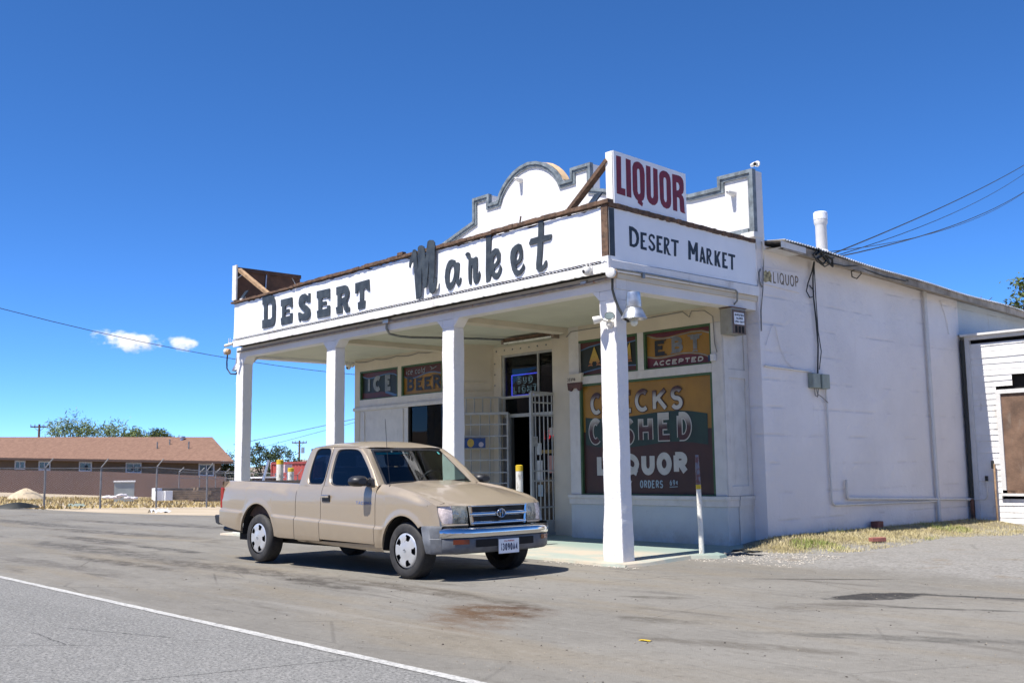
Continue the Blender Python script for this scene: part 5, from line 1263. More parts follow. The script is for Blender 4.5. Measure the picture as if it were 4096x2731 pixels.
# ------------------------------------------------------------------ annexe
AY = 9.45
an = root('annexe', 'white clapboard annexe with a boarded up window, half in the shadow of the shop', 'building', (3, AY, 0))
mb = MB(); z = .02; rj = random.Random(4)
hole = (.893, 1.9, 2.50, 2.735); win = (.60, 2.3, .60, 2.46)
while z < 3.30:
    h_ = .105 + rj.uniform(-.012, .012)
    z1 = min(z + h_, 3.33)
    segs = [(.185, 5.5)]
    for hx0, hx1, hz0, hz1 in (hole, win):
        if z1 > hz0 and z < hz1:
            ns = []
            for a, b in segs:
                if hx0 > a: ns.append((a, min(b, hx0)))
                if hx1 < b: ns.append((max(a, hx1), b))
            segs = [s_ for s_ in ns if s_[1] - s_[0] > .01]
    for a, b in segs:
        n = max(1, int((b - a) / .3)); d = rj.uniform(-.003, .003)
        mb.grid([[(lerp(a, b, i / n), AY + .008 + d, z) for i in range(n + 1)], [(lerp(a, b, i / n), AY - .004 + d, z + .002 + (.004 * math.sin(i * 1.3 + z * 9))) for i in range(n + 1)], [(lerp(a, b, i / n), AY + .006 + d, z1 + .004) for i in range(n + 1)]])
    z = z1
mb.build('siding', M['siding'], an)
MB().box(.10, .184, AY - .03, AY + .05, .0, 3.405).box(.1, 5.5, AY - .032, AY + .05, 3.406, 3.475).build('corner_board', M['trimwhite'], an)
MB().box(.05, 5.6, AY - .10, AY + .12, 3.476, 3.515).build('roof_edge', M['trimwhite'], an)
MB().add([(.0, AY - .09, 3.516), (5.6, AY - .09, 3.516), (5.6, AY + 4, 3.56), (.0, AY + 4, 3.56)], [(0, 1, 2, 3)]).build('roof', M['corr'], an)
MB().box(.02, 5.5, AY + .12, AY + .16, 0, 3.47).build('inner_wall', M['darkgap'], an)
MB().box(5.45, 5.5, AY + .05, AY + 4, 0, 3.47).build('end_wall', M['siding'], an)
wf = MB().box(.60, .68, AY - .035, AY + .04, .70, 2.40).box(.60, 2.3, AY - .036, AY + .04, 2.401, 2.475).box(2.2, 2.3, AY - .035, AY + .04, .70, 2.40).build('window', M['trimwhite'], an); wf['label'] = 'window boarded with old brown plywood'
MB().box(.681, 2.199, AY - .004, AY + .03, .70, 2.40).build('board', M['boarded'], wf)
MB().box(.58, 2.35, AY - .07, AY + .04, .60, .645).build('sill', M['trimwhite'], wf)
MB().box(.70, 2.3, AY - .05, AY - .01, .646, .70).build('rotten_sill', M['wood'], wf)
for lab, pts, m_, r in (('thin white conduit bent up the annexe wall', [(.10, AY - .05, .535), (.30, AY - .05, .535), (.345, AY - .05, .58), (.35, AY - .05, .90)], 'trimwhite', .011), ('tall tan pipe standing in front of the annexe siding', [(.50, AY - .06, .05), (.505, AY - .06, 1.16)], 'woodlight', .018)):
    o = MB().tube(pts, r, 8).build('pipe', M[m_], smooth=50); tag(o, lab, 'pipe')
MB().box(.33, .37, AY - .07, AY - .03, .86, .95).build('fitting', M['cable'], an); MB().box(.46, .50, AY - .08, AY - .04, 1.08, 1.22).build('tap', M['cable'], an)

# ------------------------------------------------------------------ bollards and the leaning post
def bollard(label, x, y, h, r, lean=(0, 0), capc='yellow', caph=.09, z0=0.0):
    b = root('bollard', label, 'bollard', (x, y, z0), 0, 'steel bollards with yellow tops round the shop')
    L = lambda z: (x + lean[0] * z, y + lean[1] * z, z0 + z)
    MB().tube([L(-.05), L(h * .5), L(h - caph)], r, 14, cap=False).build('post', M['bollard'], b, smooth=50)
    MB().tube([L(h - caph - .0005), L(h - .01), L(h)], [r + .0015, r + .0015, r * .7], 14).build('cap', M[capc], b, smooth=50)
    return b
bollard('yellow topped white bollard standing before the dark doorway, behind the truck bonnet', -2.71, .9, 1.235, .052)
bollard('taller yellow topped white bollard seen over the truck bed', -11.4, 1.88, 1.44, .075, caph=.10)
bollard('shorter peeling yellow topped bollard seen over the truck bed', -14.3, 3.82, 1.28, .075, caph=.10)
lb = root('bollard', 'thin leaning white post with a rusty blue top and yellow band at the slab corner', 'bollard', (.085, 1.53, .05), 0, 'steel bollards with yellow tops round the shop')
P = lambda t: (.085 - .028 * t, 1.53, .04 + 1.29 * t)
MB().tube([P(0), P(.3), P(.655)], [.034, .033, .032], 12, cap=False).build('post', M['bollard'], lb, smooth=50)
MB().tube([P(.656), P(.70)], .0335, 12).build('band', M['yellow'], lb, smooth=50)
q = NT('rust_and_blue_steel'); v = q.obj(); q.base(q.mix(q.rng(q.noise(v, 14, 5, .7), .42, .55), (.14, .06, .055), (.16, .17, .21))); q.rough(.7)
MB().tube([P(.7005), P(.85), P(1)], [.031, .029, .022], 12).build('top', q.m, lb, smooth=50)
# ------------------------------------------------------------------ house and yard on the far left
def shingle():
    q = NT('brown_roof_shingles'); v = q.pos()
    n = q.noise(v, 3.2, 5, .75); n2 = q.noise(q.mapv(v, (1, 1, 4)), 6, 4, .7)
    c = q.mix(q.rng(n, .35, .65), (.150, .080, .052), (.215, .122, .080))
    c = q.mix(q.ma('MULTIPLY', q.rng(n2, .5, .7), .4), c, (.12, .065, .042))
    q.base(c); q.rough(.9); q.bump(n2, .4, .03); return q.m
M['shingle'] = shingle()
M['housewall'] = mat('tan_house_stucco', (.16, .10, .048), .85, 0, .08, 1.5, .2, 30)
M['brownfence'] = mat('brown_yard_wall', (.085, .050, .041), .85, 0, .10, .6, .2, 20)
hA, hB = Vector((-66.16, 28.78, 0)), Vector((-93.31, 19.57, 0))
he = (hB - hA).normalized(); hn2 = Vector((-he.y, he.x, 0))
if hn2.dot(Vector((1, -1, 0))) < 0: hn2 = -hn2          # towards the viewer
hs = root('house', 'long low house with a brown shingle roof behind the chain link fence', 'house', (hA + he * 18 - hn2 * 4))
def hp(t, out, z): p = hA + he * t + hn2 * out; return (p.x, p.y, z + t * .0258)
wl_ = MB()
Ls = 44
wl_.add([hp(1.9, -.6, -1.2), hp(Ls, -.6, -2.2), hp(Ls, -.6, 2.06), hp(1.9, -.6, 2.06), hp(9.8, -8, -1.2), hp(Ls, -8, -2.2), hp(Ls, -8, 2.06), hp(9.8, -8, 2.06)], [(0, 1, 2, 3), (4, 7, 6, 5), (0, 3, 7, 4), (1, 5, 6, 2)])
wl_.build('wall', M['housewall'], hs)
rf = MB().add([hp(0, 0, 2.06), hp(Ls + 2, 0, 2.06), hp(Ls, -4.6, 4.02), hp(7.0, -4.6, 4.02), hp(9.3, -9.2, 2.06), hp(Ls + 2, -9.2, 2.06)], [(0, 1, 2, 3), (0, 3, 4), (3, 2, 5, 4), (1, 5, 2)]).build('roof', M['shingle'], hs)
MB().add([hp(0, .02, 1.86), hp(Ls + 2, .02, 1.86), hp(Ls + 2, .02, 2.055), hp(0, .02, 2.055), hp(0, -.6, 1.86), hp(Ls + 2, -.6, 1.86), hp(9.3, -9, 1.86), hp(9.3, -9, 2.055)], [(0, 1, 2, 3), (0, 4, 5, 1), (0, 3, 7, 6)]).build('eave_board', mat('dark_eave_board', (.05, .028, .022), .8), hs)
for (t0, t1, z0, z1) in ((2.62, 4.33, .84, 1.84), (10.88, 12.76, .92, 1.83), (16.97, 18.62, .95, 1.82), (22.4, 24.0, .98, 1.82), (25.85, 27.33, 1.03, 1.82)):
    fr = MB()
    for a, b, c_, d_ in ((t0, t0 + .14, z0, z1), (t1 - .14, t1, z0, z1), (t0 + .14, t1 - .14, z1 - .13, z1), (t0 + .14, t1 - .14, z0, z0 + .13), ((t0 + t1) / 2 - .05, (t0 + t1) / 2 + .05, z0 + .13, z1 - .13)):
        fr.add([hp(a, -.56, c_), hp(b, -.56, c_), hp(b, -.56, d_), hp(a, -.56, d_), hp(a, -.599, c_), hp(b, -.599, c_), hp(b, -.599, d_), hp(a, -.599, d_)], [(0, 1, 2, 3), (0, 4, 5, 1), (1, 5, 6, 2), (2, 6, 7, 3), (3, 7, 4, 0)])
    wo = fr.build('window', M['trimwhite'], hs)
    MB().add([hp(t0 + .1, -.58, z0 + .1), hp(t1 - .1, -.58, z0 + .1), hp(t1 - .1, -.58, z1 - .1), hp(t0 + .1, -.58, z1 - .1)], [(0, 1, 2, 3)]).build('pane', M['lens'], wo)
for t, z, hh in ((10.9, 2.95, .55), (10.3, 3.3, .45), (7.2, 3.05, .6)):
    p = Vector(hp(t, -2.2 if hh > .5 else -3.0, 0)); zz = lerp(2.06, 4.02, (2.2 if hh > .5 else 3.0) / 4.6) + t * .0258
    MB().tube([(p.x, p.y, zz - .1), (p.x, p.y, zz + hh)], .06, 8).build('roof_vent', M['pipe'], hs)
p = Vector(hp(9.9, -4.0, 0)); MB().lathe([(.0, .34), (.25, .3), (.28, .2), (.16, .18), (.16, -.1)], (p.x, p.y, 3.76 + 9.9 * .0258), 'Z', 10).build('turbine_vent', M['galv'], hs)
for t in (3.1, 10.9, 11.8, 17.6, 22.7): MB().add([hp(t, -.5, 1.15), hp(t + .22, -.5, 1.15), hp(t + .22, -.5, 1.5), hp(t, -.5, 1.5), hp(t, -.599, 1.15), hp(t + .22, -.599, 1.15), hp(t + .22, -.599, 1.5), hp(t, -.599, 1.5)], [(0, 1, 2, 3), (0, 4, 5, 1), (1, 5, 6, 2), (2, 6, 7, 3), (3, 7, 4, 0)]).build('wall_lamp', M['cable'], hs)
# brown yard wall in front of the house
yw = [(-104, 11.9), (-87.5, 18.0), (-77.5, 22.9), (-68.9, 25.35), (-62.8, 26.5)]
tops = [1.95, 1.66, 1.40, 1.09, .87]
mb = MB()
f_, bk = [], []
for (x, y), t in zip(yw, tops): f_.append((x, y, t)); bk.append((x, y, -1.8))
mb.grid([bk, f_, [(x - .06, y + .15, z) for x, y, z in f_], [(x - .06, y + .15, z) for x, y, z in bk]])
tag(mb.build('yard_wall', M['brownfence']), 'long plain brown yard wall below the house windows', 'wall')

# chain link fence, posts with angled arms
def chain_mat():
    q = NT('chain_link_mesh'); v = q.obj(); t = q.t
    x = q.sep(v); u = q.ma('ADD', x[0], x[1])
    a = q.ma('ABSOLUTE', q.ma('SUBTRACT', q.ma('FRACT', q.ma('MULTIPLY', q.ma('ADD', u, x[2]), 15.0)), .5))
    b = q.ma('ABSOLUTE', q.ma('SUBTRACT', q.ma('FRACT', q.ma('MULTIPLY', q.ma('SUBTRACT', u, x[2]), 15.0)), .5))
    m_ = q.ma('LESS_THAN', q.ma('MINIMUM', a, b), .022)
    q.base((.42, .43, .43)); q.set('Metallic', .4); q.rough(.5); q.set('Alpha', m_)
    return q.m
M['chain'] = chain_mat()
M['fpost'] = mat('dull_grey_fence_pipe', (.20, .205, .215), .5, .4, .2, 4)
fp = [(-27.9, -2.6), (-29.8, .5), (-31.3, 3.5), (-32.56, 6.0), (-34.55, 9.1), (-37.3, 12.7), (-40.4, 16.2), (-43.6, 19.8), (-47.2, 23.3)]
fz = [.18, .16, .10, .01, -.19, -.36, -.5, -.65, -.8]
ft = [1.50, 1.46, 1.44, 1.44, 1.46, 1.29, 1.22, 1.1, 1.0]
fn_ = root('chain_link_fence', 'grey chain link fence with angled post tops along the dirt verge', 'fence', (-34.5, 9.1, -.2))
for i, ((x, y), z, t) in enumerate(zip(fp, fz, ft)):
    pm = MB().tube([(x, y, z - .3), (x, y, t)], .038, 8).tube([(x, y, t), (x + .13, y + .22, t + .34)], .024, 6).build('post', M['fpost'], fn_, smooth=50)
mb = MB()
for i in range(len(fp) - 1):
    for dz, r in ((-.02, .018),):
        mb.tube([(*fp[i], ft[i] + dz), (*fp[i + 1], ft[i + 1] + dz)], r, 6)
mb.build('top_rail', M['fpost'], fn_, smooth=50)
mb = MB()
for i in range(len(fp) - 1): mb.add([(*fp[i], fz[i]), (*fp[i + 1], fz[i + 1]), (*fp[i + 1], ft[i + 1] - .04), (*fp[i], ft[i] - .04)], [(0, 1, 2, 3)])
mb.build('mesh', M['chain'], fn_, fix=False)
ig = root('chain_link_fence', 'smaller grey chain link pen in front of the house, beside the lumber', 'fence', (-56, 21, -.5))
ip = [(-55.14, 19.4), (-56.0, 21.2), (-57.0, 22.8), (-58.4, 24.2), (-54.0, 26.5)]
for x, y in ip: MB().tube([(x, y, -1.0), (x, y, 1.28 - (y - 19.4) * .02)], .032, 8).tube([(x, y, 1.28 - (y - 19.4) * .02), (x + .15, y + .25, 1.55 - (y - 19.4) * .02)], .03, 6).build('post', M['fpost'], ig, smooth=50)
mb = MB()
for a, b in zip(ip, ip[1:]): mb.tube([(*a, 1.25 - (a[1] - 19.4) * .02), (*b, 1.25 - (b[1] - 19.4) * .02)], .018, 6).tube([(*a, .88 - (a[1] - 19.4) * .02), (*b, .88 - (b[1] - 19.4) * .02)], .02, 6)
mb.build('top_rail', M['fpost'], ig, smooth=50)
# yard clutter
md = MB(); rows = []
for i in range(9):
    r = i / 8; rows.append([(-48.7 + 1.0 * r * math.cos(a * .35) * (1 + .08 * math.sin(a * 3)), 8.2 + .95 * r * math.sin(a * .35), -.05 + .55 * (1 - r ** 1.6) + .02 * math.sin(a * 5 + i)) for a in range(19)])
md.grid(rows); tag(md.build('dirt_mound', mat('pale_sand', (.50, .40, .27), .95, 0, .12, 5, .4, 20), smooth=60), 'small heap of pale dirt beyond the fence', 'dirt pile')
cbx = root('metal_cabinet', 'pale metal utility cabinet standing in the dry grass beyond the fence', 'cabinet', (-47.2, 12.5, -.1))
ca, cb_ = Vector((-47.30, 12.25, 0)), Vector((-46.9, 13.2, 0)); cd_ = (cb_ - ca).normalized(); cn = Vector((cd_.y, -cd_.x, 0)); cback = -cn * .9
def cq(t, d, z): p = ca + cd_ * t - cn * d; return (p.x, p.y, z)
MB().add([cq(0, 0, -.3), cq(1.0, 0, -.3), cq(1.0, 0, .74), cq(0, 0, .74), cq(0, .8, -.3), cq(1, .8, -.3), cq(1, .8, .74), cq(0, .8, .74)], [(0, 1, 2, 3), (7, 6, 5, 4), (0, 3, 7, 4), (1, 5, 6, 2), (3, 2, 6, 7)]).build('body', mat('pale_grey_enamel', (.33, .36, .35), .6, .1, .08, 3), cbx)
MB().add([cq(-.05, -.06, .741), cq(1.05, -.06, .741), cq(1.05, -.06, .80), cq(-.05, -.06, .80), cq(-.05, .86, .741), cq(1.05, .86, .741), cq(1.05, .86, .82), cq(-.05, .86, .82)], [(0, 1, 2, 3), (7, 6, 5, 4), (0, 3, 7, 4), (1, 5, 6, 2), (3, 2, 6, 7), (0, 4, 5, 1)]).build('lid', M['trimwhite'], cbx)
rj = random.Random(9)
M['sack'] = mat('white_plastic_sack', (.66, .62, .62), .5, 0, .12, 6, .3, 12, .35, (.35, .16, .14))
def sack(x, y, z, s, rz, lab):
    mb = MB(); rows = []
    for i in range(7):
        u = -1 + 2 * i / 6; w_ = math.sqrt(max(.02, 1 - abs(u) ** 3.2)) * .8 + .05
        rows.append([(x + s * (u * math.cos(rz) - .55 * w_ * math.cos(a * math.pi / 5) * math.sin(rz)), y + s * (u * math.sin(rz) + .55 * w_ * math.cos(a * math.pi / 5) * math.cos(rz)), z + s * .30 * (1 + w_ * math.sin(a * math.pi / 5)) * (1 + .12 * math.sin(i * 2 + a))) for a in range(11)])
    mb.grid(rows); o = mb.build('sack', M['sack'], smooth=70); tag(o, lab, 'sack', 'white sacks dumped in the dry grass'); return o
for i in range(5):
    t = i / 4
    sack(lerp(-43.72, -43.2, t), lerp(10.6, 11.7, t), -.06 + (.12 if i == 2 else 0) - .06 * t, .34 - .05 * t, 1.2 + .3 * i, ['leftmost white sack of the pile beyond the fence', 'second white sack from the left, leaning on its neighbour', 'white sack lying on top of the pile', 'fourth white sack, reddish and flattened', 'rightmost small white sack of the pile'][i])
M['lumber'] = mat('weathered_lumber', (.20, .145, .10), .85, 0, .4, 3, .4, 20)
def lumber(lab, a, b, z0, z1, depth, endw):
    r_ = root('lumber_stack', lab, 'lumber stack', (*((Vector(a) + Vector(b)) / 2), z0), 0, 'stacks of old timber beyond the fence')
    A_, B_ = Vector((*a, 0)), Vector((*b, 0)); e = (B_ - A_).normalized(); L_ = (B_ - A_).length; n_ = Vector((e.y, -e.x, 0))
    mb = MB(); rk = random.Random(len(lab))
    for i in range(5):
        for j in range(5):
            zz = lerp(z0, z1, i / 5); zt = lerp(z0, z1, (i + .88) / 5); o = -n_ * (j * depth / 5)
            q0 = A_ + o + e * rk.uniform(-.05, .2); q1 = B_ + o + e * rk.uniform(-.2, .1)
            mb.bar((q0.x, q0.y, (zz + zt) / 2 + q0.length * 0), (q1.x, q1.y, (zz + zt) / 2 - .05), depth / 5.4, zt - zz)
    mb.build('plank', M['lumber'], r_)
    if endw:
        mb = MB()
        for k in range(endw):
            p0 = A_ + e * (.02 + k * .42) + n_ * .15
            mb.box(p0.x - .19, p0.x + .19, p0.y - .19, p0.y + .19, z0 - .02, z1 - .02)
        mb.build('wrapped_end', M['signwhite'], r_)
lumber('white wrapped stack of old timber, left and farther one', (-43.9, 13.1), (-43.4, 14.9), -.12, .46, .7, 1)
lumber('white wrapped stack of old timber, nearer one with two white ends', (-42.85, 12.75), (-42.1, 15.2), -.15, .33, .8, 2)
lumber('dark brown stack of old timber behind the wrapped ends', (-43.6, 15.2), (-44.0, 17.4), -.30, .45, .9, 0)
ts = MB(); rows = []
for i in range(17):
    t = i / 16; w_ = .30 * math.sin(math.pi * min(1, t * 1.2 + .05)) + .02
    rows.append([(-28.3 + .2 * t, .9 + 1.35 * t, .13 + .12 * math.sin(t * math.pi)), (-28.2 + .2 * t + w_ * .6, .9 + 1.35 * t, .16 + .14 * math.sin(t * math.pi)), (-28.1 + .2 * t + w_, .9 + 1.35 * t, .10)])
ts.grid(rows); tag(ts.build('tyre_scrap', M['cable'], smooth=50), 'black strip of torn tyre lying at the edge of the asphalt', 'tyre scrap')
for i, (x, y, lab) in enumerate(((-22.4, 4.0, 'crumpled clear plastic bag on the dirt verge'), (-30.6, 4.4, 'dark green rag lying by the fence foot'))):
    mb = MB(); mb.grid([[(x + .3 * (u - 3) / 3, y + .25 * (v - 3) / 3, H(x, y) + .03 + .14 * abs(math.sin(u * 2.1 + v * 1.3)) * (1 - ((u - 3) / 4) ** 2)) for v in range(7)] for u in range(7)])
    tag(mb.build('litter', [mat('clear_plastic_bag', (.55, .56, .58), .3), M['meter']][i], smooth=60), lab, 'litter')

# red container, utility poles, trailer, parked car
ct = root('shipping_container', 'rust red shipping container seen between the porch columns', 'container', (-49.5, 25.5, -.8))
mb = MB(); n = 60; xs = [lerp(-52.4, -46.4, i / n) for i in range(n + 1)]
prof = [(0, .0, .035, .035)[i % 4] for i in range(n + 1)]
mb.grid([[(x, 24.5 + d, -.7) for x, d in zip(xs, prof)], [(x, 24.5 + d, 1.66) for x, d in zip(xs, prof)]])
mb.box(-52.4, -46.4, 24.56, 26.9, -.7, 1.68)
M['contred'] = mat('faded_red_container_paint', (.34, .060, .050), .6, .05, .12, 1.5, .1, 20, .3, (.20, .07, .05))
mb.build('body', M['contred'], ct)
fr = MB()
for x in (-52.55, -46.4): fr.box(x, x + .15, 24.44, 24.56, -.8, 1.82)
fr.box(-52.4, -46.4, 24.45, 24.55, 1.68, 1.82).box(-52.4, -46.4, 24.45, 24.55, -.82, -.68).box(-52.55, -52.4, 24.561, 26.9, 1.68, 1.82)
fr.build('frame', mat('dark_red_frame', (.26, .045, .04), .6, 0, .2, 3), ct)
def upole(lab, x, y, z0, z1, cw, ang, tr=False):
    r_ = root('utility_pole', lab, 'utility pole', (x, y, z0))
    MB().tube([(x, y, z0), (x, y, z1)], [.18, .13], 8).build('pole', M['wood'], r_, smooth=50)
    cx_, cy_ = math.cos(ang) * cw, math.sin(ang) * cw
    MB().bar((x - cx_, y - cy_, z1 - .32), (x + cx_, y + cy_, z1 - .32), .14, .16).bar((x - cx_ * .6, y - cy_ * .6, z1 - .35), (x, y, z1 - .9), .05, .05).bar((x + cx_ * .6, y + cy_ * .6, z1 - .35), (x, y, z1 - .9), .05, .05).build('crossarm', M['wood'], r_)
    mb = MB()
    for t in (-.95, -.5, .5, .95): mb.tube([(x + cx_ * t, y + cy_ * t, z1 - .24), (x + cx_ * t, y + cy_ * t, z1 - .02)], .06, 6)
    mb.build('insulator', M['galv'], r_)
    if tr: MB().tube([(x + .35, y + .35, z1 - 1.8), (x + .35, y + .35, z1 - .95)], .26, 10).build('transformer', M['galv'], r_)
upole('wooden utility pole with a transformer, rising behind the red container', -120.7, 66.6, -2, 5.57, 1.05, 1.04, True)
upole('distant wooden utility pole behind the brown shingle roof', -124.8, 32.85, 0, 7.35, 1.0, 1.25)
trl = root('trailer', 'low white flat roofed trailer behind the fence, left of the container', 'trailer', (-44, 19.5, -.6))
MB().box(-44.6, -43.4, 18.9, 20.1, -.2, .86).build('body', M['brownfence'], trl); MB().box(-44.7, -43.3, 18.8, 20.2, .861, .93).build('roof', M['signwhite'], trl)
for y in (19.1, 19.9): MB().lathe([(0, .0), (.25, 0), (.28, .05), (.28, .15), (.25, .2), (0, .2)], (-43.4, y, -.42), 'X', 14).build('wheel', M['cable'], trl)
cr = root('parked_car', 'pale blue parked car, only its roof showing past the truck cab', 'car', (-29.2, 14.0, -.45))
prof = [(-2.1, .35), (-2.15, .75), (-1.5, .86), (-.8, 1.38), (.5, 1.42), (1.2, .95), (2.0, .82), (2.15, .5), (2.1, .3)]
M['carblue'] = mat('pale_blue_car_paint', (.25, .36, .62), .3, .2, .03, 3)
MB().prism([(a, b) for a, b in prof], lambda a, b, d: (-29.0 + a * .5 + d * .2, 14.3 + a * .86 - d * .1, -.48 + b), -.85, .85).build('body', M['carblue'], cr, bevel=.05)
MB().prism([(-1.3, .92), (-.75, 1.32), (.45, 1.36), (1.0, .95)], lambda a, b, d: (-29.0 + a * .5 + d * .2, 14.3 + a * .86 - d * .1, -.48 + b), -.87, .87).build('window', M['lens'], cr)
for a in (-1.35, 1.35):
    for d in (-.75, .75): MB().lathe([(0, -.1), (.3, -.1), (.32, 0), (.3, .1), (0, .1)], (-29.0 + a * .5 + d * .2, 14.3 + a * .86 - d * .1, -.2), 'X', 14).build('wheel', M['cable'], cr)
vs_ = root('warning_sign', 'small pink and white sign on a post in front of the red container', 'sign', (-30.6, 13.2, -.4))
MB().tube([(-30.65, 13.1, -.5), (-30.65, 13.1, 1.42)], .03, 6).build('post', M['galv'], vs_); MB().box(-30.72, -30.6, 12.95, 13.3, 1.15, 1.5).build('board', mat('faded_pink_sign', (.6, .42, .42), .6), vs_)
tag(MB().tube([(-33.0, 14.2, -.6), (-33.0, 14.2, 1.42)], .05, 8).build('pipe_post', M['galv'], smooth=50), 'thin grey pipe post between the two yellow topped bollards', 'post')
lpx = MB().tube([(-39.6, 16.7, -.6), (-39.75, 16.9, .6), (-39.7, 17.2, 1.79)], .07, 8)
tag(lpx.build('leaning_post', M['galv'], smooth=50), 'pale leaning pipe post right of the far left column', 'post')

# overhead wires
def wire(lab, p0, p1, drop, r): tag(MB().tube(sag(p0, p1, drop), r, 5).build('overhead_wire', M['cable'], smooth=60), lab, 'wire')
def ext(a, b, k): a, b = Vector(a), Vector(b); return tuple(a + (b - a) * k)
wire('single wire crossing the sky left of the shop below the clouds', (-48.5, 2.0, 10.65), (-52.1, 36.0, 7.8), .95, .020)
wire('upper wire between the left porch columns', (-44.85, 17.85, 2.72), (-39.5, 26.9, 5.0), .04, .018)
wire('lower wire between the left porch columns', (-44.6, 18.3, 2.3), (-39.6, 26.8, 4.95), .02, .012)
E0 = (.33, 4.45, 4.30)
wire('thick service cable from the eave to the upper right, topmost', E0, (-3.9, 23.5, 10.4), .10, .011)
wire('thin service cable sagging beside the topmost one', (.33, 4.5, 4.28), (-3.9, 23.6, 10.2), .22, .007)
wire('service cable from the eave to the right, lower one of the bundle', (.33, 4.62, 4.30), (-4.0, 23.5, 9.55), .22, .010)
wire('thin service cable just under the lower one', (.33, 4.3, 4.34), (-4.0, 23.4, 9.50), .32, .006)
wire('single wire leaving the eave low to the far right over the roof', (.33, 6.95, 4.22), (-7.8, 35.0, 7.6), .25, .011)

# ------------------------------------------------------------------ trees
def leafmat(name, c1, c2):
    q = NT(name); v = q.pos()
    n = q.noise(v, 1.6, 4, .6); f = q.noise(v, 14, 2)
    c = q.mix(q.rng(n, .36, .64), c1, c2); c = q.mix(q.ma('MULTIPLY', q.rng(f, .5, .7), .45), c, sc(c2, 1.25))
    q.base(c); q.rough(.65); q.set('Specular IOR Level', .25)
    q.set('Subsurface Weight', 0.0)
    return q.m
M['leaf_pale'] = leafmat('pale_feathery_leaves', (.15, .20, .075), (.22, .285, .12))
M['leaf_dark'] = leafmat('dark_pepper_leaves', (.040, .062, .022), (.085, .118, .045))
M['leaf_mid'] = leafmat('mid_green_leaves', (.070, .100, .030), (.120, .155, .050))
M['bark'] = mat('grey_brown_bark', (.12, .085, .06), .9, 0, .3, 6, .5, 20)
def tree(lab, base, blobs, nleaf, size, m, seed, wisp=0.0, droop=0.0):
    rg = np.random.default_rng(seed)
    t = root('tree', lab, 'tree', base)
    b = Vector(base); mb = MB()
    cz = min(q_[2] for q_ in blobs)
    fork = Vector((b.x, b.y, lerp(b.z, cz, .55)))
    mb.tube([b - Vector((0, 0, .3)), b.lerp(fork, .5) + Vector((.05, .05, 0)), fork], [.22, .18, .15], 8)
    for bl in blobs:
        c_ = Vector(bl[:3]); mid_ = fork.lerp(c_, .5) + Vector(rg.normal(0, .15, 3))
        mb.tube([fork, mid_, c_, c_ + Vector((0, 0, bl[5] * .6))], [.11, .08, .04, .015], 6)
        for k in range(3):
            d = Vector(rg.normal(0, 1, 3)); d.z = abs(d.z)
            mb.tube([c_, c_ + Vector((d.x * bl[3], d.y * bl[4], d.z * bl[5])) * .5], [.03, .01], 5)
    mb.build('trunk', M['bark'], t, smooth=60)
    V = []; tot = sum(q_[3] * q_[4] * q_[5] for q_ in blobs)
    for bl in blobs:
        n_ = int(nleaf * bl[3] * bl[4] * bl[5] / tot) + 20
        # twig clumps inside the blob, leaves round each clump
        nc = max(6, n_ // 26)
        u = rg.normal(0, 1, (nc, 3)); u /= np.linalg.norm(u, axis=1)[:, None]
        rad = rg.uniform(.35, 1.0, nc) ** .5 * (1 + rg.normal(0, .10 + wisp, nc))
        cc = np.array(bl[:3]) + u * rad[:, None] * np.array(bl[3:6])
        idx = rg.integers(0, nc, n_)
        spread = size * (1.6 + wisp * 4)
        P = cc[idx] + rg.normal(0, spread, (n_, 3)) * np.array([1, 1, .8])
        P[:, 2] -= droop * rg.uniform(0, 1, n_) ** 2
        a = rg.normal(0, 1, (n_, 3)); a /= np.linalg.norm(a, axis=1)[:, None]
        bb = np.cross(a, rg.normal(0, 1, (n_, 3))); bb /= np.linalg.norm(bb, axis=1)[:, None]
        s_ = size * rg.uniform(.55, 1.3, n_)[:, None]
        ln = 1.0 + wisp * 3
        V.append(np.stack([P - a * s_ * ln, P + bb * s_ * .42, P + a * s_ * ln, P - bb * s_ * .42], 1))
    A_ = np.concatenate(V).reshape(-1, 3)
    mb = MB(); mb.v = [tuple(p) for p in A_]; mb.f = [(i, i + 1, i + 2, i + 3) for i in range(0, len(A_), 4)]; mb.mi = [0] * len(mb.f)
    mb.build('crown', m, t, fix=False)
    return t
def blob_row(p0, p1, n, z0, zs, r, seed, jz=.5):
    rg = random.Random(seed); out = []
    for i in range(n):
        t = i / max(1, n - 1)
        out.append((lerp(p0[0], p1[0], t) + rg.uniform(-.3, .3), lerp(p0[1], p1[1], t) + rg.uniform(-.3, .3), interp(zs, t) + rg.uniform(-jz, jz) * .4, r * rg.uniform(.75, 1.15), r * rg.uniform(.75, 1.15), r * rg.uniform(.7, 1.1)))
    return out
tree('pale feathery tree spreading wide behind the brown roof', (-113.8, 34.2, 0), blob_row((-114.9, 31.0), (-112.7, 37.6), 8, 0, [(0, 5.9), (.3, 6.8), (.6, 6.4), (1, 5.6)], 1.05, 1) + blob_row((-114.5, 32), (-113, 36.5), 5, 0, [(0, 5.0), (1, 4.8)], .95, 2), 3000, .12, M['leaf_pale'], 3, .40)
tree('small light green tree just right of the wide pale tree', (-111.8, 39.4, 0), blob_row((-112.1, 38.6), (-111.4, 40.3), 4, 0, [(0, 5.6), (.4, 5.9), (1, 5.2)], .66, 4), 1100, .15, M['leaf_pale'], 5, .12)
tree('round mid green tree, rightmost of those behind the brown roof', (-110.8, 41.8, 0), blob_row((-111.3, 40.6), (-110.2, 43.2), 5, 0, [(0, 5.3), (.4, 5.75), (1, 5.0)], .70, 6), 2200, .13, M['leaf_mid'], 7, .05)
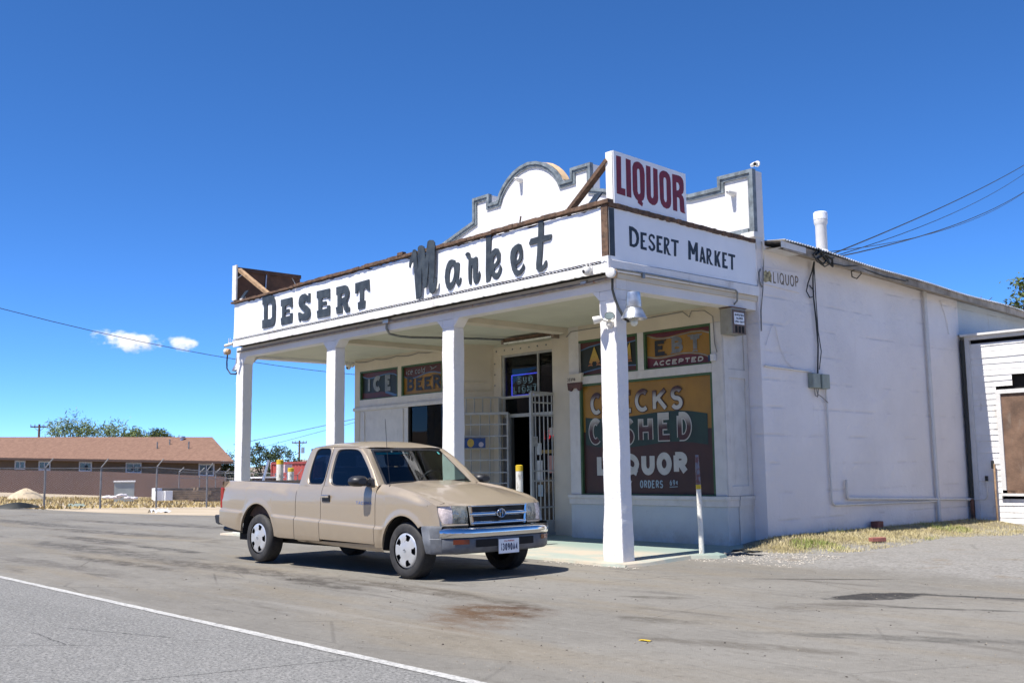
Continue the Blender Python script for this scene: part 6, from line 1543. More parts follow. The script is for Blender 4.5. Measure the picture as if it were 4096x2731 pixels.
tb = blob_row((-72.1, 30.6), (-69.0, 36.2), 9, 0, [(0, 1.5), (.25, 2.2), (.45, 2.85), (.6, 2.6), (.72, 2.9), (.86, 2.1), (1, 1.3)], .95, 8, .6) + blob_row((-71.6, 31.0), (-68.7, 37.0), 8, 0, [(0, .4), (.5, 1.0), (1, .4)], .95, 9) + blob_row((-71, 32), (-69.2, 36.0), 5, 0, [(0, -.4), (1, -.4)], .7, 10)
tree('dense dark green tree behind the left porch columns', (-70.3, 33.6, -.8), tb, 9000, .115, M['leaf_dark'], 11, .0, .3)
tree('low dark bush at the right foot of the dense tree', (-68.4, 38.2, -.8), blob_row((-68.7, 37.2), (-68.0, 39.4), 3, 0, [(0, .8), (1, .4)], .7, 12), 1200, .11, M['leaf_mid'], 13)
tree('small dark tree in the gap between the house and the far left column', (-69.5, 29.8, -.8), blob_row((-69.6, 29.2), (-69.2, 30.6), 4, 0, [(0, .6), (.5, 1.3), (1, .8)], .8, 32), 1800, .11, M['leaf_dark'], 33)
rb = blob_row((-7.9, 30.4), (-3.2, 29.6), 8, 0, [(0, 6.35), (.3, 7.1), (.6, 7.5), (1, 7.6)], .8, 14, .4) + blob_row((-8.0, 30.6), (-3.0, 30.0), 7, 0, [(0, 5.4), (1, 6.2)], 1.0, 15) + blob_row((-7, 30.6), (-3.0, 30.4), 5, 0, [(0, 4.4), (1, 4.4)], 1.0, 16)
tree('mid green tree rising behind the corrugated roof at the right edge', (-5.2, 30.2, 0), rb, 11000, .10, M['leaf_mid'], 17, .0, .3)
tree('thin topped tree showing just above the roof, left of the larger right tree', (-9.1, 31.9, 0), [(-9.25, 31.85, 7.35, .34, .34, .55), (-8.95, 31.9, 7.0, .42, .42, .45), (-9.1, 31.9, 6.2, .7, .7, .7), (-8.9, 32.0, 5.2, .8, .8, .8)], 2200, .09, M['leaf_mid'], 18)

# ------------------------------------------------------------------ grass, gravel
def grassmat(name, c1, c2):
    q = NT(name); v = q.pos(); n = q.noise(v, 2.5, 4, .6)
    q.base(q.mix(q.rng(n, .35, .65), c1, c2)); q.rough(.8); q.set('Specular IOR Level', .2); return q.m
M['straw'] = grassmat('dry_straw_grass', (.42, .35, .17), (.56, .48, .27))
M['greengrass'] = grassmat('half_green_grass', (.20, .25, .06), (.46, .42, .17))
def blades(name, lab, pts, hgt, wid, m, seed):
    rg = np.random.default_rng(seed); n = len(pts); P = np.array(pts)
    a = rg.uniform(0, 2 * np.pi, n); h = hgt * rg.uniform(.35, 1.15, n); w_ = wid * rg.uniform(.6, 1.3, n); ln = rg.uniform(.2, .9, n) * h
    d = np.stack([np.cos(a), np.sin(a), 0 * a], 1); s_ = np.stack([-np.sin(a), np.cos(a), 0 * a], 1)
    A0 = P - s_ * w_[:, None]; A1 = P + s_ * w_[:, None]; T = P + d * ln[:, None] + np.stack([0 * a, 0 * a, h], 1)
    V = np.stack([A0, A1, T], 1).reshape(-1, 3)
    mb = MB(); mb.v = [tuple(p) for p in V]; mb.f = [(i, i + 1, i + 2) for i in range(0, len(V), 3)]; mb.mi = [0] * len(mb.f)
    o = mb.build(name, m, fix=False); kind(o, 'stuff', lab); return o
rg = np.random.default_rng(3)
pts = []; ptsg = []
def strip_outer(y): return interp([(2.1, .0), (2.25, .8), (2.5, 1.25), (2.9, 1.45), (4.0, 1.42), (6.0, 1.15), (6.8, 1.5), (9.45, 3.2)], y)
while len(pts) < 26000:
    y = rg.uniform(2.1, 9.4); x = rg.uniform(.03, 1.05) * strip_outer(y)
    e = x / max(.01, strip_outer(y))
    if rg.uniform() > (1 - .55 * max(0, e - .55) / .5) * (.45 if x < .4 else 1) * (.55 + .45 * math.sin(x * 5 + y * 3.3) * math.sin(y * 4.1)): continue
    n_ = math.sin(x * 3.1 + y * 1.7) + math.sin(y * 2.9 - x)
    (ptsg if (n_ > 1.15 and rg.uniform() < .6) else pts).append((x, y, H(x, y) - .004))
blades('dry_grass', 'strip of dry straw coloured grass along the foot of the side wall', pts, .042, .0034, M['straw'], 5)
blades('green_grass', 'greenish tufts in the dry grass along the side wall', ptsg, .065, .0045, M['greengrass'], 6)
pts = []
while len(pts) < 15000:
    t = rg.uniform(0, 1) ** .8; d_ = lerp(2.2, 34, t)
    a = rg.uniform(-.4, 1.3)
    bx, by = lerp(-27.5, -50, a), lerp(-3.5, 26, a)
    x = bx - d_ * .84 + rg.normal(0, .6); y = by - d_ * -.40 + rg.normal(0, .6)
    pts.append((x, y, H(x, y) - .07))
for _ in range(2500):
    a = rg.uniform(-.3, 1.2); x = lerp(-27.0, -49, a) + abs(rg.normal(0, .7)) * .6 + .3; y = lerp(-3.5, 25.5, a) + rg.normal(0, .6)
    pts.append((x, y, H(x, y) - .06))
blades('dry_field_grass', 'dry yellow grass of the empty field behind the fence', pts, .17, .05, grassmat('yellow_field_grass', (.36, .27, .12), (.46, .36, .17)), 8)
# loose stones
def stones(name, lab, pts, r0, r1, m, seed):
    rs = random.Random(seed); mb = MB()
    for x, y in pts:
        r = rs.uniform(r0, r1); z = H(x, y); k = [rs.uniform(.6, 1.2) for _ in range(6)]; a = rs.uniform(0, 6)
        ca_, sa_ = math.cos(a) * r, math.sin(a) * r
        mb.add([(x + ca_ * k[0], y + sa_ * k[0], z + r * .2), (x - sa_ * k[1], y + ca_ * k[1], z + r * .2), (x - ca_ * k[2], y - sa_ * k[2], z + r * .2), (x + sa_ * k[3], y - ca_ * k[3], z + r * .2), (x + r * .2, y, z + r * .9 * k[4]), (x, y, z - r * .2)],
               [(0, 1, 4), (1, 2, 4), (2, 3, 4), (3, 0, 4), (1, 0, 5), (2, 1, 5), (3, 2, 5), (0, 3, 5)])
    o = mb.build(name, m, fix=False); kind(o, 'stuff', lab)
P1 = []
while len(P1) < 1500:
    x, y = rg.uniform(-3, 6.2), rg.uniform(-5.4, 2.2)
    w_ = .25 + .75 * (1 if (y > .4 and x > 0) else 0) + .5 * (1 if abs(y + 4.3 + .15 * x) < .5 else 0)
    if rg.uniform() < w_: P1.append((x, y))
stones('gravel', 'small loose stones scattered over the lot', P1, .003, .008, mat('tan_stone', (.25, .215, .165), .9, 0, .3, 9), 1)
stones('dark_gravel', 'dark chips of tar scattered over the lot', [(rg.uniform(-3, 6), rg.uniform(-5.3, 1)) for _ in range(260)], .004, .011, mat('tar_chip', (.06, .05, .042), .9, 0, .3, 9), 2)
stones('edge_stones', 'crumbled stones and chips at the slab edge', [(rg.uniform(.1, 1.7), rg.uniform(1.1, 2.3)) for _ in range(500)] + [(rg.uniform(-1.2, .4), -.12 + rg.normal(0, .05)) for _ in range(80)], 0.006, .02, mat('broken_concrete', (.42, .38, .32), .9, 0, .3, 9), 4)
q = MB(); q.box(.05, .17, 5.85, 6.03, H(.1, 6), H(.1, 6) + .10); o = q.build('brick', mat('shaded_red_brick', (.22, .075, .055), .85, 0, .25, 9, .3, 40), bevel=.01); tag(o, 'red brick standing in the shade at the wall foot', 'brick')  # darker red than the sunny brick, wall shade put into its colour
q = MB(); q.bar((.95, 4.22, H(1, 4.3) + .045), (1.05, 4.42, H(1, 4.3) + .045), .10, .06); o = q.build('brick', mat('sunlit_red_brick', (.30, .11, .085), .85, 0, .2, 9, .3, 40), bevel=.01); tag(o, 'red brick lying in the sunny dry grass', 'brick')  # lighter red copy, sunlight put into the brick colour
q = MB(); q.grid([[(3.78 + .028 * i, -3.93 + .012 * j + .005 * i, .004 + .006 * abs(math.sin(i * 2 + j))) for j in range(4)] for i in range(4)]); o = q.build('leaf_litter', M['yellow'], smooth=60); tag(o, 'tiny yellow scrap lying on the lot', 'litter')
q = MB(); q.grid([[(.30 + .10 * i, 1.86 + .05 * j, H(.5, 1.9) + .03 + .035 * abs(math.sin(i * 1.7 + j * 1.1))) for j in range(4)] for i in range(5)]); o = q.build('rubber_scrap', M['cable'], smooth=60); tag(o, 'black rubber scrap lying beside the leaning post', 'litter')

# ------------------------------------------------------------------ two small clouds
def cloud_mat(seed):
    q = NT('cloud_vapour'); t = q.t; v = q.obj()
    t.nodes.remove(q.b)
    vol = q.n('ShaderNodeVolumePrincipled'); vol.inputs['Color'].default_value = (1, 1, 1, 1); vol.inputs['Anisotropy'].default_value = .2
    g = q.sep(v)
    # object coordinates are metres from the cloud's middle
    e = q.ma('ADD', q.ma('ADD', q.ma('POWER', q.ma('DIVIDE', g[0], seed[0]), 2.0), q.ma('POWER', q.ma('DIVIDE', g[1], seed[1]), 2.0)), q.ma('POWER', q.ma('DIVIDE', g[2], seed[2]), 2.0))
    n = q.noise(q.mapv(v, (1, 1, 1.5), (seed[3], 0, 0)), .040, 5, .6)
    d = q.rng(q.ma('ADD', q.ma('SUBTRACT', 1.0, e), q.ma('MULTIPLY', q.ma('SUBTRACT', n, .5), 5.2)), .15, 1.35)
    t.links.new(q.ma('MULTIPLY', d, .085), vol.inputs['Density'])
    t.links.new(vol.outputs[0], q.o.inputs['Volume'])
    return q.m
for lab, c_, s_ in (('larger of the two small white clouds low in the left sky', (-1849, 731, 240), (30, 80, 17, 3.0)), ('smaller white cloud, right one of the two in the left sky', (-1813, 816, 238), (20, 40, 14, 11.0)), ):
    ang = math.atan2(1857.6, 740.6)
    mb = MB(); rows = []
    for i in range(9):
        th = math.pi * i / 8
        rows.append([(s_[0] * 1.5 * math.sin(th) * math.cos(p_ * math.pi / 8), s_[1] * 1.5 * math.sin(th) * math.sin(p_ * math.pi / 8), s_[2] * 1.7 * math.cos(th)) for p_ in range(17)])
    mb.grid(rows)
    o = mb.build('cloud', cloud_mat(s_), origin=(0, 0, 0)); o.location = c_; o.rotation_euler = (0, 0, R(24))
    kind(o, 'structure', lab)
# ------------------------------------------------------------------ the pickup (built in its own frame: X forward from the front axle, Y to its left, Z up)
TR_M = Matrix.Translation((-.783, -1.782, 0)) @ Matrix.Rotation(.03583, 4, 'Z')
truck = root('pickup_truck', 'champagne beige extended cab pickup truck parked in front of the porch', 'pickup truck', (-.783, -1.782, 0), .03583)
def T(mb, name, m, parent=truck, **k): return mb.build(name, m, parent, world=False, **k)

def paint():
    q = NT('champagne_metallic_paint'); v = q.obj()
    fl = q.noise(v, 900, 1); d = q.noise(v, 3, 5, .65)
    c = q.mix(q.rng(fl, .3, .7), (.400, .322, .228), (.475, .390, .285))
    z = q.sep(v)[2]
    dust = q.ma('MULTIPLY', q.rng(z, .60, .28), q.rng(d, .3, .7, .15, .6))
    c = q.mix(dust, c, (.33, .265, .19))
    q.base(c); q.set('Metallic', .45); q.rough(q.rng(d, .3, .7, .30, .40))
    q.set('Coat Weight', .6); q.set('Coat Roughness', .06)
    return q.m
M['paint'] = paint()
M['chrome'] = mat('chrome_plating', (.62, .63, .64), .12, 1.0, .03, 6)
M['gplastic'] = mat('faded_grey_bumper_plastic', (.105, .112, .125), .55, 0, .25, 7, .15, 60, .25, (.20, .19, .18))
M['bplastic'] = mat('black_trim_plastic', (.018, .018, .020), .45, 0, .2, 9)
M['rubber'] = mat('tyre_rubber', (.030, .029, .029), .75, 0, .25, 12, .2, 50, .4, (.085, .075, .065))
M['well'] = mat('dark_underbody', (.010, .0095, .009), .9, 0, .3, 7)
M['cap'] = mat('silver_wheel_cover', (.62, .63, .64), .32, .55, .05, 8)
M['bed'] = mat('brown_bed_liner', (.085, .050, .035), .8, 0, .35, 6, .3, 40)
M['seat'] = mat('dark_blue_grey_upholstery', (.020, .024, .034), .85, 0, .2, 8)
M['dash'] = mat('grey_dashboard', (.135, .125, .110), .7, 0, .1, 5)
M['fartint'] = glass('green_side_glass', (.42, .50, .46), .02, 1.4)
M['lampglass'] = glass('clear_lamp_lens', (.80, .80, .74), .05, 1.5)
def lampin():
    q = NT('hazed_lamp_reflector'); v = q.obj()
    n = q.noise(v, 9, 4, .6)
    q.base(q.mix(q.rng(n, .35, .65), (.26, .27, .23), (.55, .54, .46))); q.set('Metallic', .55); q.rough(.28); return q.m
M['reflector'] = lampin()
def hazed_lens():
    q = NT('hazed_headlamp_lens'); t = q.t; v = q.obj()
    tr = q.n('ShaderNodeBsdfTransparent'); df = q.n('ShaderNodeBsdfDiffuse'); gl = q.n('ShaderNodeBsdfGlossy'); gl.inputs['Roughness'].default_value = .12
    q.put(df.inputs[0], q.mix(q.rng(q.noise(v, 14, 4), .35, .65), (.40, .40, .32), (.60, .58, .48)))
    m1 = q.n('ShaderNodeMixShader'); q.put(m1.inputs[0], q.rng(q.noise(v, 7, 4), .35, .65, .30, .55)); t.links.new(tr.outputs[0], m1.inputs[1]); t.links.new(df.outputs[0], m1.inputs[2])
    m2 = q.n('ShaderNodeMixShader'); fr = q.n('ShaderNodeFresnel'); fr.inputs[0].default_value = 1.5
    t.links.new(fr.outputs[0], m2.inputs[0]); t.links.new(m1.outputs[0], m2.inputs[1]); t.links.new(gl.outputs[0], m2.inputs[2]); t.links.new(m2.outputs[0], q.o.inputs['Surface'])
    return q.m
M['hazelens'] = hazed_lens()
M['indicator'] = mat('pale_amber_corner_lamp', (.66, .56, .52), .28, 0, .22, 30)
M['orange'] = mat('dull_orange_lens', (.16, .030, .012), .2, 0, .15, 9)
M['redlens'] = mat('red_tail_lens', (.28, .012, .012), .15, 0, .1, 9)

def mirrored(mb):
    m = MB(); m.v = [(x, -y, z) for x, y, z in mb.v]; m.f = [f[::-1] for f in mb.f]; m.mi = mb.mi[:]
    return m
def T2(mb, name, m, parent=truck, **k):
    """near piece and its mirror image, each a part of its own"""
    return T(mb, name, m, parent, **k), T(mirrored(mb), name, m, parent, **k)
ZL = lambda x: .627 - .0385 * (x + 2.19)
HWT = [(.25, .792), (.31, .812), (.38, .826), (.55, .838), (.80, .839), (.90, .830), (.96, .815), (1.0, .797), (1.06, .777)]
ARCH = [(0.0, .30, .375, .383), (-3.06, .36, .415, .41)]
def hw(x, z):
    y = interp(HWT, z)
    zl = ZL(x)
    fade = 1.0
    for ax, az, rx, rz in ARCH: fade *= sstep(1.06, 1.22, math.hypot((x - ax) / rx, (z - az) / rz))
    y += .026 * sstep(zl + .000, zl - .034, z) * fade
    for ax, az, rx, rz in ARCH:
        r = math.hypot((x - ax) / rx, (z - az) / rz); y += .012 * sstep(1.22, 1.02, r)
    if x > .15: y -= .085 * ((x - .15) / .42) ** 2 * (1 if x < .8 else 1)
    if x < -3.75: y -= .022 * ((-3.75 - x) / .3) ** 2
    # sculpted shoulder line above the rear wheel
    if -3.9 < x < -2.2:
        zc = interp([(-3.9, .985), (-3.3, .985), (-2.8, .96), (-2.5, .915), (-2.35, .875)], x)
        y -= .017 * sstep(zc - .006, zc + .018, z) * sstep(-3.9, -3.5, x) * sstep(-2.2, -2.45, x)
    return y
def arch_z(x, sill):
    for ax, az, rx, rz in ARCH:
        if abs(x - ax) < rx: return max(sill, az + rz * math.sqrt(max(0, 1 - ((x - ax) / rx) ** 2)))
    return sill
def stations(x0, x1, step, extra=()):
    n = max(1, int(round((x1 - x0) / step)))
    v = [lerp(x0, x1, i / n) for i in range(n + 1)]
    for ax, az, rx, rz in ARCH:
        for k in range(21):
            x = ax + rx * math.cos(math.pi * k / 20) * .9999
            if x0 <= x <= x1: v.append(x)
        for x in (ax - rx * 1.0001, ax + rx * 1.0001):
            if x0 <= x <= x1: v.append(x)
    return sorted(set(v))
def side_panel(x0, x1, sill, topz, rows=22, roll=None, lip=.03, slant=None):
    mb = MB(); R_ = []
    for x in stations(x0, x1, .05 if slant is None else .03):
        zb = arch_z(x, sill(x)); zt = topz(x); row = []
        row.append((x, -(hw(x, zb) - lip), zb + .002))
        zl = ZL(x)
        if zb < zl - .06: zz = [lerp(zb, zl - .045, j / 7) for j in range(8)] + [zl - .036, zl - .028, zl - .019, zl - .010, zl - .002, zl + .006, zl + .016] + [lerp(zl + .03, zt, j / (rows - 12)) for j in range(rows - 11)]
        else: zz = [lerp(zb, zt, j / (rows + 3)) for j in range(rows + 4)]
        for z in zz:
            y = hw(x, z)
            if roll: y -= .045 * sstep(zt - .10, zt + .01, z) ** 1.5 * sstep(.48, .15, x)
            row.append((x, -y, z))
        if roll: row += roll(x, row[-1])
        if slant and x > .34: row = [(p[0] + slant(p[2]) * (x - .34) / (x1 - .34), p[1], p[2]) for p in row]
        R_.append(row)
    mb.grid(R_)
    # turned-in shut edges
    for e, s_ in ((R_[0], 1), (R_[-1], -1)): mb.grid([e, [(p[0] + s_ * .004, p[1] + .035, p[2]) for p in e]])
    return mb
# bed sides
bed_top = lambda x: lerp(1.065, 1.022, (x + 4.04) / 1.89)
bed_sill = lambda x: interp([(-4.05, .50), (-3.85, .455), (-3.476, .405), (-2.65, .37), (-2.5, .355), (-2.15, .352)], x)
def bed_roll(x, p): return [(x, p[1] + .012, p[2] + .012), (x, p[1] + .045, p[2] + .014), (x, p[1] + .062, p[2] - .004), (x, p[1] + .062, p[2] - .10), (x, -.70, p[2] - .11), (x, -.70, .58)]
T2(side_panel(-4.05, -2.155, bed_sill, lambda x: bed_top(x) - .012, 26, bed_roll), 'bed_side', M['paint'], smooth=38, fix=False)
mb = MB().box(-4.0, -2.16, -.70, .70, .55, .58)
mb.box(-2.17, -2.15, -.70, .70, .56, 1.0)
T(mb, 'bed_floor', M['bed'])
T2(MB().box(-4.0, -2.17, -.757, -.733, .6, .99), 'bed_liner', M['bed'])
tg = [[(-4.052 + .012 * math.sin(math.pi * j / 6) * -1, y, lerp(.50, 1.058, j / 6)) for j in range(7)] for y in (-.80, -.6, -.3, 0, .3, .6, .80)]
mb = MB().grid(tg).grid([[(x + .045, y, z) for x, y, z in r] for r in tg]).grid([[r[-1] for r in tg], [(r[-1][0] + .045, r[-1][1], r[-1][2]) for r in tg]])
T(mb, 'tailgate', M['paint'], smooth=40)
for s_ in (-1, 1):
    T(MB().prism([(-4.064, .70), (-3.985, .70), (-3.985, .96), (-4.064, .975)], lambda a, b, d: (a, s_ * d, b), .70, .822), 'tail_lamp', M['redlens'], bevel=.006)
# cab rear quarter, door, front wing
T2(side_panel(-2.145, -1.60, lambda x: .347, lambda x: 1.0, 24), 'rear_quarter', M['paint'], smooth=38, fix=False)
door_n = side_panel(-1.592, -.505, lambda x: lerp(.372, .352, (x + 1.6) / 1.1), lambda x: 1.0, 24)
door_f = MB(); door_f.v = [(x, -y, z) for x, y, z in door_n.v]; door_f.f = [f[::-1] for f in door_n.f]; door_f.mi = door_n.mi[:]
HS = [(-.56, 1.012), (-.48, 1.012), (-.38, .994), (.05, .934), (.326, .876), (.50, .825), (.60, .788)]
CR = [(-.50, 1.012), (-.30, .994), (-.106, .968), (.176, .908), (.34, .866), (.42, .838), (.47, .815), (.515, .792)]
def wing_roll(x, p):
    zs = interp(HS, x); ys = -lerp(.715, .672, (x + .5) / 1.05)
    return [(x, lerp(p[1], ys, .25), p[2] + .010), (x, lerp(p[1], ys, .55), lerp(p[2], zs, .35) + .012), (x, lerp(p[1], ys, .85), lerp(p[2], zs, .75) + .007), (x, ys - .003, zs + .002), (x, ys - .001, zs - .03)]
wing_sill = lambda x: .318 if x < .30 else interp([(.30, .575), (.36, .578), (.56, .578)], x)
T2(side_panel(-.497, .515, wing_sill, lambda x: interp(CR, x), 26, wing_roll, slant=lambda z: interp([(.575, .045), (.62, .036), (.70, .012), (.79, -.008)], z)), 'front_wing', M['paint'], smooth=38, fix=False)
# sill strip under the doors
mb = MB(); R_ = []
for x in [lerp(-2.14, -.375, i / 30) for i in range(31)]:
    zt = lerp(.366, .349, (x + 2.14) / 1.7) if x > -1.6 else .345
    zt = min(zt, .349); zb = lerp(.318, .262, (x + 2.14) / 1.77)
    R_.append([(x, -.77, zb), (x, -.795, zb + .004), (x, -.818, zb + .03), (x, -.822, zt - .004), (x, -.80, zt)])
mb.grid(R_); T2(mb, 'sill', M['paint'], smooth=50)
# dark core behind the panels so shut lines read dark
mb = MB().box(-2.14, -.52, -.785, .785, .34, .97).box(-.52, .30, -.68, .68, .42, .78).box(-4.0, -.3, -.55, .55, .26, .42).box(-2.2, -2.1, -.55, .55, .3, .9)
mb.box(-2.38, -2.02, -.60, -.50, .265, .36).box(.2, .62, -.60, .60, .28, .55)
mb.box(-3.95, -2.2, -.45, -.38, .36, .46).box(-3.95, -2.2, .38, .45, .36, .46)
T(mb, 'chassis', M['well'])
for ax, az, rx, rz in ARCH:
    for s_ in (-1, 1):
        rows = []; mb = MB()
        for k in range(19):
            a = math.pi * k / 18
            rows.append([(ax + (rx - .002) * math.cos(a), s_ * y, az + (rz - .002) * math.sin(a)) for y in (.812, .70, .50)])
        mb.grid(rows)
        mb.ngon([(r[2][0], r[2][1], r[2][2]) for r in rows] + [(ax - rx, s_ * .50, az + .05), (ax + rx, s_ * .50, az + .05)][::1])
        T(mb, 'wheel_well', M['well'])
mb = MB().tube([(-3.06, -.66, .31), (-3.06, .66, .31)], .05, 8).tube([(0, -.66, .29), (0, .66, .29)], .04, 8)
for s_ in (-1, 1): mb.bar((-3.7, s_ * .5, .42), (-2.35, s_ * .5, .30), .06, .03).bar((-2.45, s_ * .5, .31), (-2.42, s_ * .5, .45), .05, .04)
T(mb, 'axle', M['well'])
T(MB().tube([(-2.6, -.52, .33), (-3.5, -.60, .37), (-3.8, -.62, .395), (-4.24, -.64, .405)], .036, 10), 'exhaust', M['bplastic'], smooth=50)
# rear bumper
mb = MB(); prof = [(-4.05, .575), (-4.215, .60), (-4.235, .585), (-4.20, .49), (-4.13, .470), (-4.02, .478)]
mb.prism(prof, lambda a, b, d: (a, d, b), -.815, .815)
T(mb, 'rear_bumper', M['bplastic'], bevel=.012)
mb = MB().box(-4.03, -3.88, -.825, -.79, .468, .55); T2(mb, 'bumper_end', M['bplastic'], bevel=.008)

# ---- cab upper: window rings set in a leaning plane
def ys(z): return .795 - .36 * (z - 1.0)
def ring_panel(outer, inner, name, par, glassm, lab=None, far=False):
    inner = chaikin(inner, 3); outer = outer
    cx_ = sum(p[0] for p in inner) / len(inner); cz_ = sum(p[1] for p in inner) / len(inner)
    n = 72
    def cast(poly, a):
        dx, dz = math.cos(a), math.sin(a); best = None
        for i in range(len(poly)):
            x0, z0 = poly[i]; x1, z1 = poly[(i + 1) % len(poly)]
            ex, ez = x1 - x0, z1 - z0; det = dx * -ez - dz * -ex
            if abs(det) < 1e-9: continue
            t = ((x0 - cx_) * -ez - (z0 - cz_) * -ex) / det; u = (dx * (z0 - cz_) - dz * (x0 - cx_)) / det
            if t > 0 and -1e-6 <= u <= 1 + 1e-6 and (best is None or t > best): best = t
        return (cx_ + dx * best, cz_ + dz * best)
    ang = [2 * math.pi * k / n for k in range(n)] + [math.atan2(z - cz_, x - cx_) % (2 * math.pi) for x, z in outer]
    ang = sorted(set(round(a, 5) for a in ang))
    O_ = [cast(outer, a) for a in ang]; I_ = [cast(inner, a) for a in ang]
    s_ = 1 if far else -1
    def P(p, d=0.0): return (p[0], s_ * (ys(p[1]) - d), p[1])
    rows = []
    for o_, i_ in zip(O_, I_):
        m_ = (lerp(i_[0], o_[0], .30), lerp(i_[1], o_[1], .30))
        rows.append([P(o_, .004), P((lerp(i_[0], o_[0], .85), lerp(i_[1], o_[1], .85)), -.002), P(m_, -.004), P((lerp(i_[0], o_[0], .06), lerp(i_[1], o_[1], .06)), -.002), P(i_, .004)])
    rows.append(rows[0])
    ob = T(MB().grid(rows), name, M['paint'], par, smooth=45)
    if lab: ob['label'] = lab
    ru = [[P(i_, .003), P((lerp(i_[0], cx_, .045), lerp(i_[1], cz_, .045)), .012), P((lerp(i_[0], cx_, .06), lerp(i_[1], cz_, .06)), .022)] for i_ in I_]
    ru.append(ru[0]); T(MB().grid(ru), 'window_seal', M['bplastic'], ob if par is truck else par, smooth=60)
    T(MB().ngon([P((lerp(i_[0], cx_, .05), lerp(i_[1], cz_, .05)), .014) for i_ in I_]), 'window_glass', glassm, ob if par is truck else par, fix=False)
    return ob
DO = [(-1.592, .997), (-1.612, 1.25), (-1.622, 1.466), (-1.15, 1.456), (-1.035, 1.437), (-.90, 1.358), (-.70, 1.190), (-.505, .999)]
DI = [(-1.492, 1.008), (-1.53, 1.20), (-1.54, 1.42), (-1.44, 1.441), (-1.17, 1.436), (-1.05, 1.41), (-.93, 1.315), (-.77, 1.19), (-.62, 1.04), (-.585, .998), (-.70, .992), (-1.2, .996)]
QO = [(-2.145, .997), (-2.150, 1.256), (-2.125, 1.41), (-2.09, 1.455), (-2.03, 1.475), (-1.63, 1.467), (-1.62, 1.25), (-1.60, .997)]
QI = [(-1.955, 1.035), (-1.995, 1.15), (-2.0, 1.36), (-1.965, 1.458), (-1.80, 1.46), (-1.655, 1.452), (-1.63, 1.25), (-1.605, 1.02), (-1.75, 1.018), (-1.90, 1.02)]
for far, dm_ in ((False, door_n), (True, door_f)):
    d_ = T(dm_, 'door', M['paint'], smooth=38, fix=False); d_['label'] = 'far side door' if far else 'near passenger door with a chrome handle'
    ring_panel(DO, DI, 'window_frame', d_, M['fartint'] if far else M['tint'], None, far)
    s_ = 1 if far else -1
    hb = MB().box(-1.555, -1.395, s_ * .842 - .006, s_ * .842 + .004, .815, .895); T(hb, 'handle_recess', M['bplastic'], d_, bevel=.004)
    hb = MB().box(-1.548, -1.402, s_ * .858 - .012, s_ * .858 + .006, .862, .893); T(hb, 'door_handle', M['chrome'], d_, bevel=.006)
    ring_panel(QO, QI, 'quarter_panel', truck, M['tint'], None, far)
# small lettering on the near door
k = Ink(lambda a, b, d: (a, -(hw(a, b) + d), b), .002); k.word('TACOMA', -.87, .792, -.56, .830, .008, .2)
ko = T(k.mb, 'badge', mat('blue_grey_badge', (.10, .15, .32), .4), fix=False)
# roof
xf = lambda s_: -1.035 + .085 * (1 - s_ * s_)
ZC = [(-2.15, 1.43), (-2.10, 1.485), (-2.02, 1.516), (-1.85, 1.533), (-1.5, 1.540), (-1.25, 1.525), (-1.10, 1.492), (-.95, 1.444)]
ZE = [(-2.15, 1.40), (-2.09, 1.453), (-2.03, 1.474), (-1.6, 1.467), (-1.15, 1.457), (-1.03, 1.436)]
rows = []
for i in range(25):
    t = i / 24; t = t * t * (3 - 2 * t) * .35 + t * .65; row = []
    for j in range(21):
        s_ = -1 + 2 * j / 20
        x = lerp(-2.125 + .025 * s_ * s_, xf(s_), t)
        xe = lerp(-2.10, -1.03, t)
        ze = interp(ZE, xe); zc = max(interp(ZC, x), ze - .0) if t < .9 else lerp(interp(ZC, x), interp(ZC, x), 1)
        w_ = ys(ze) - .003
        prof = (1 - abs(s_) ** 3.2)
        # drip rail shoulder
        row.append((x if abs(s_) < .98 else xe, w_ * (s_ if abs(s_) < .98 else math.copysign(1, s_)), lerp(ze, zc, prof) + .004))
    rows.append(row)
roof = T(MB().grid(rows), 'roof', M['paint'], smooth=50)
# windscreen
def ws(u, v, d=0.0):
    x = lerp(-.535, -1.005, v) + lerp(.135, .085, v) * (1 - u * u)
    return (x + d * .66, u * lerp(.672, .535, v), lerp(1.012, 1.432, v) + .010 * (1 - u * u) * v + d * .75)
wsO = MB().grid([[ws(lerp(-.965, .965, i / 16), lerp(.035, .955, j / 10), -.008) for i in range(17)] for j in range(11)])
wg = T(wsO, 'windscreen', M['wsglass'], smooth=60, fix=False)
mb = MB()
for a in (0, 1):
    mb.grid([[ws(lerp(-1, 1, i / 16), v, dd) for i in range(17)] for v, dd in (((0, .0), (.045, -.004)) if a == 0 else ((.945, -.004), (1.0, .0)))])
    u0, u1 = (-1.0, -.955) if a == 0 else (.955, 1.0)
    mb.grid([[ws(u, j / 10, -.001) for u in (u0, u1)] for j in range(11)])
T(mb, 'windscreen_seal', M['bplastic'], wg, smooth=60)
k_ = MB().grid([[ws(lerp(-.90, -.12, i / 8), v, -.014) for i in range(9)] for v in (.86, .915)])
T(k_, 'visor_reflection', mat('cyan_reflection_strip', (.05, .50, .38), .3), wg, fix=False)  # reflection of the sun visor band, put in as a cyan strip
T(MB().grid([[ws(lerp(.80, .86, i), lerp(.86, .93, j), -.006) for i in (0, 1)] for j in (0, 1)]), 'sticker', mat('teal_sticker', (.10, .45, .42), .4), wg, fix=False)
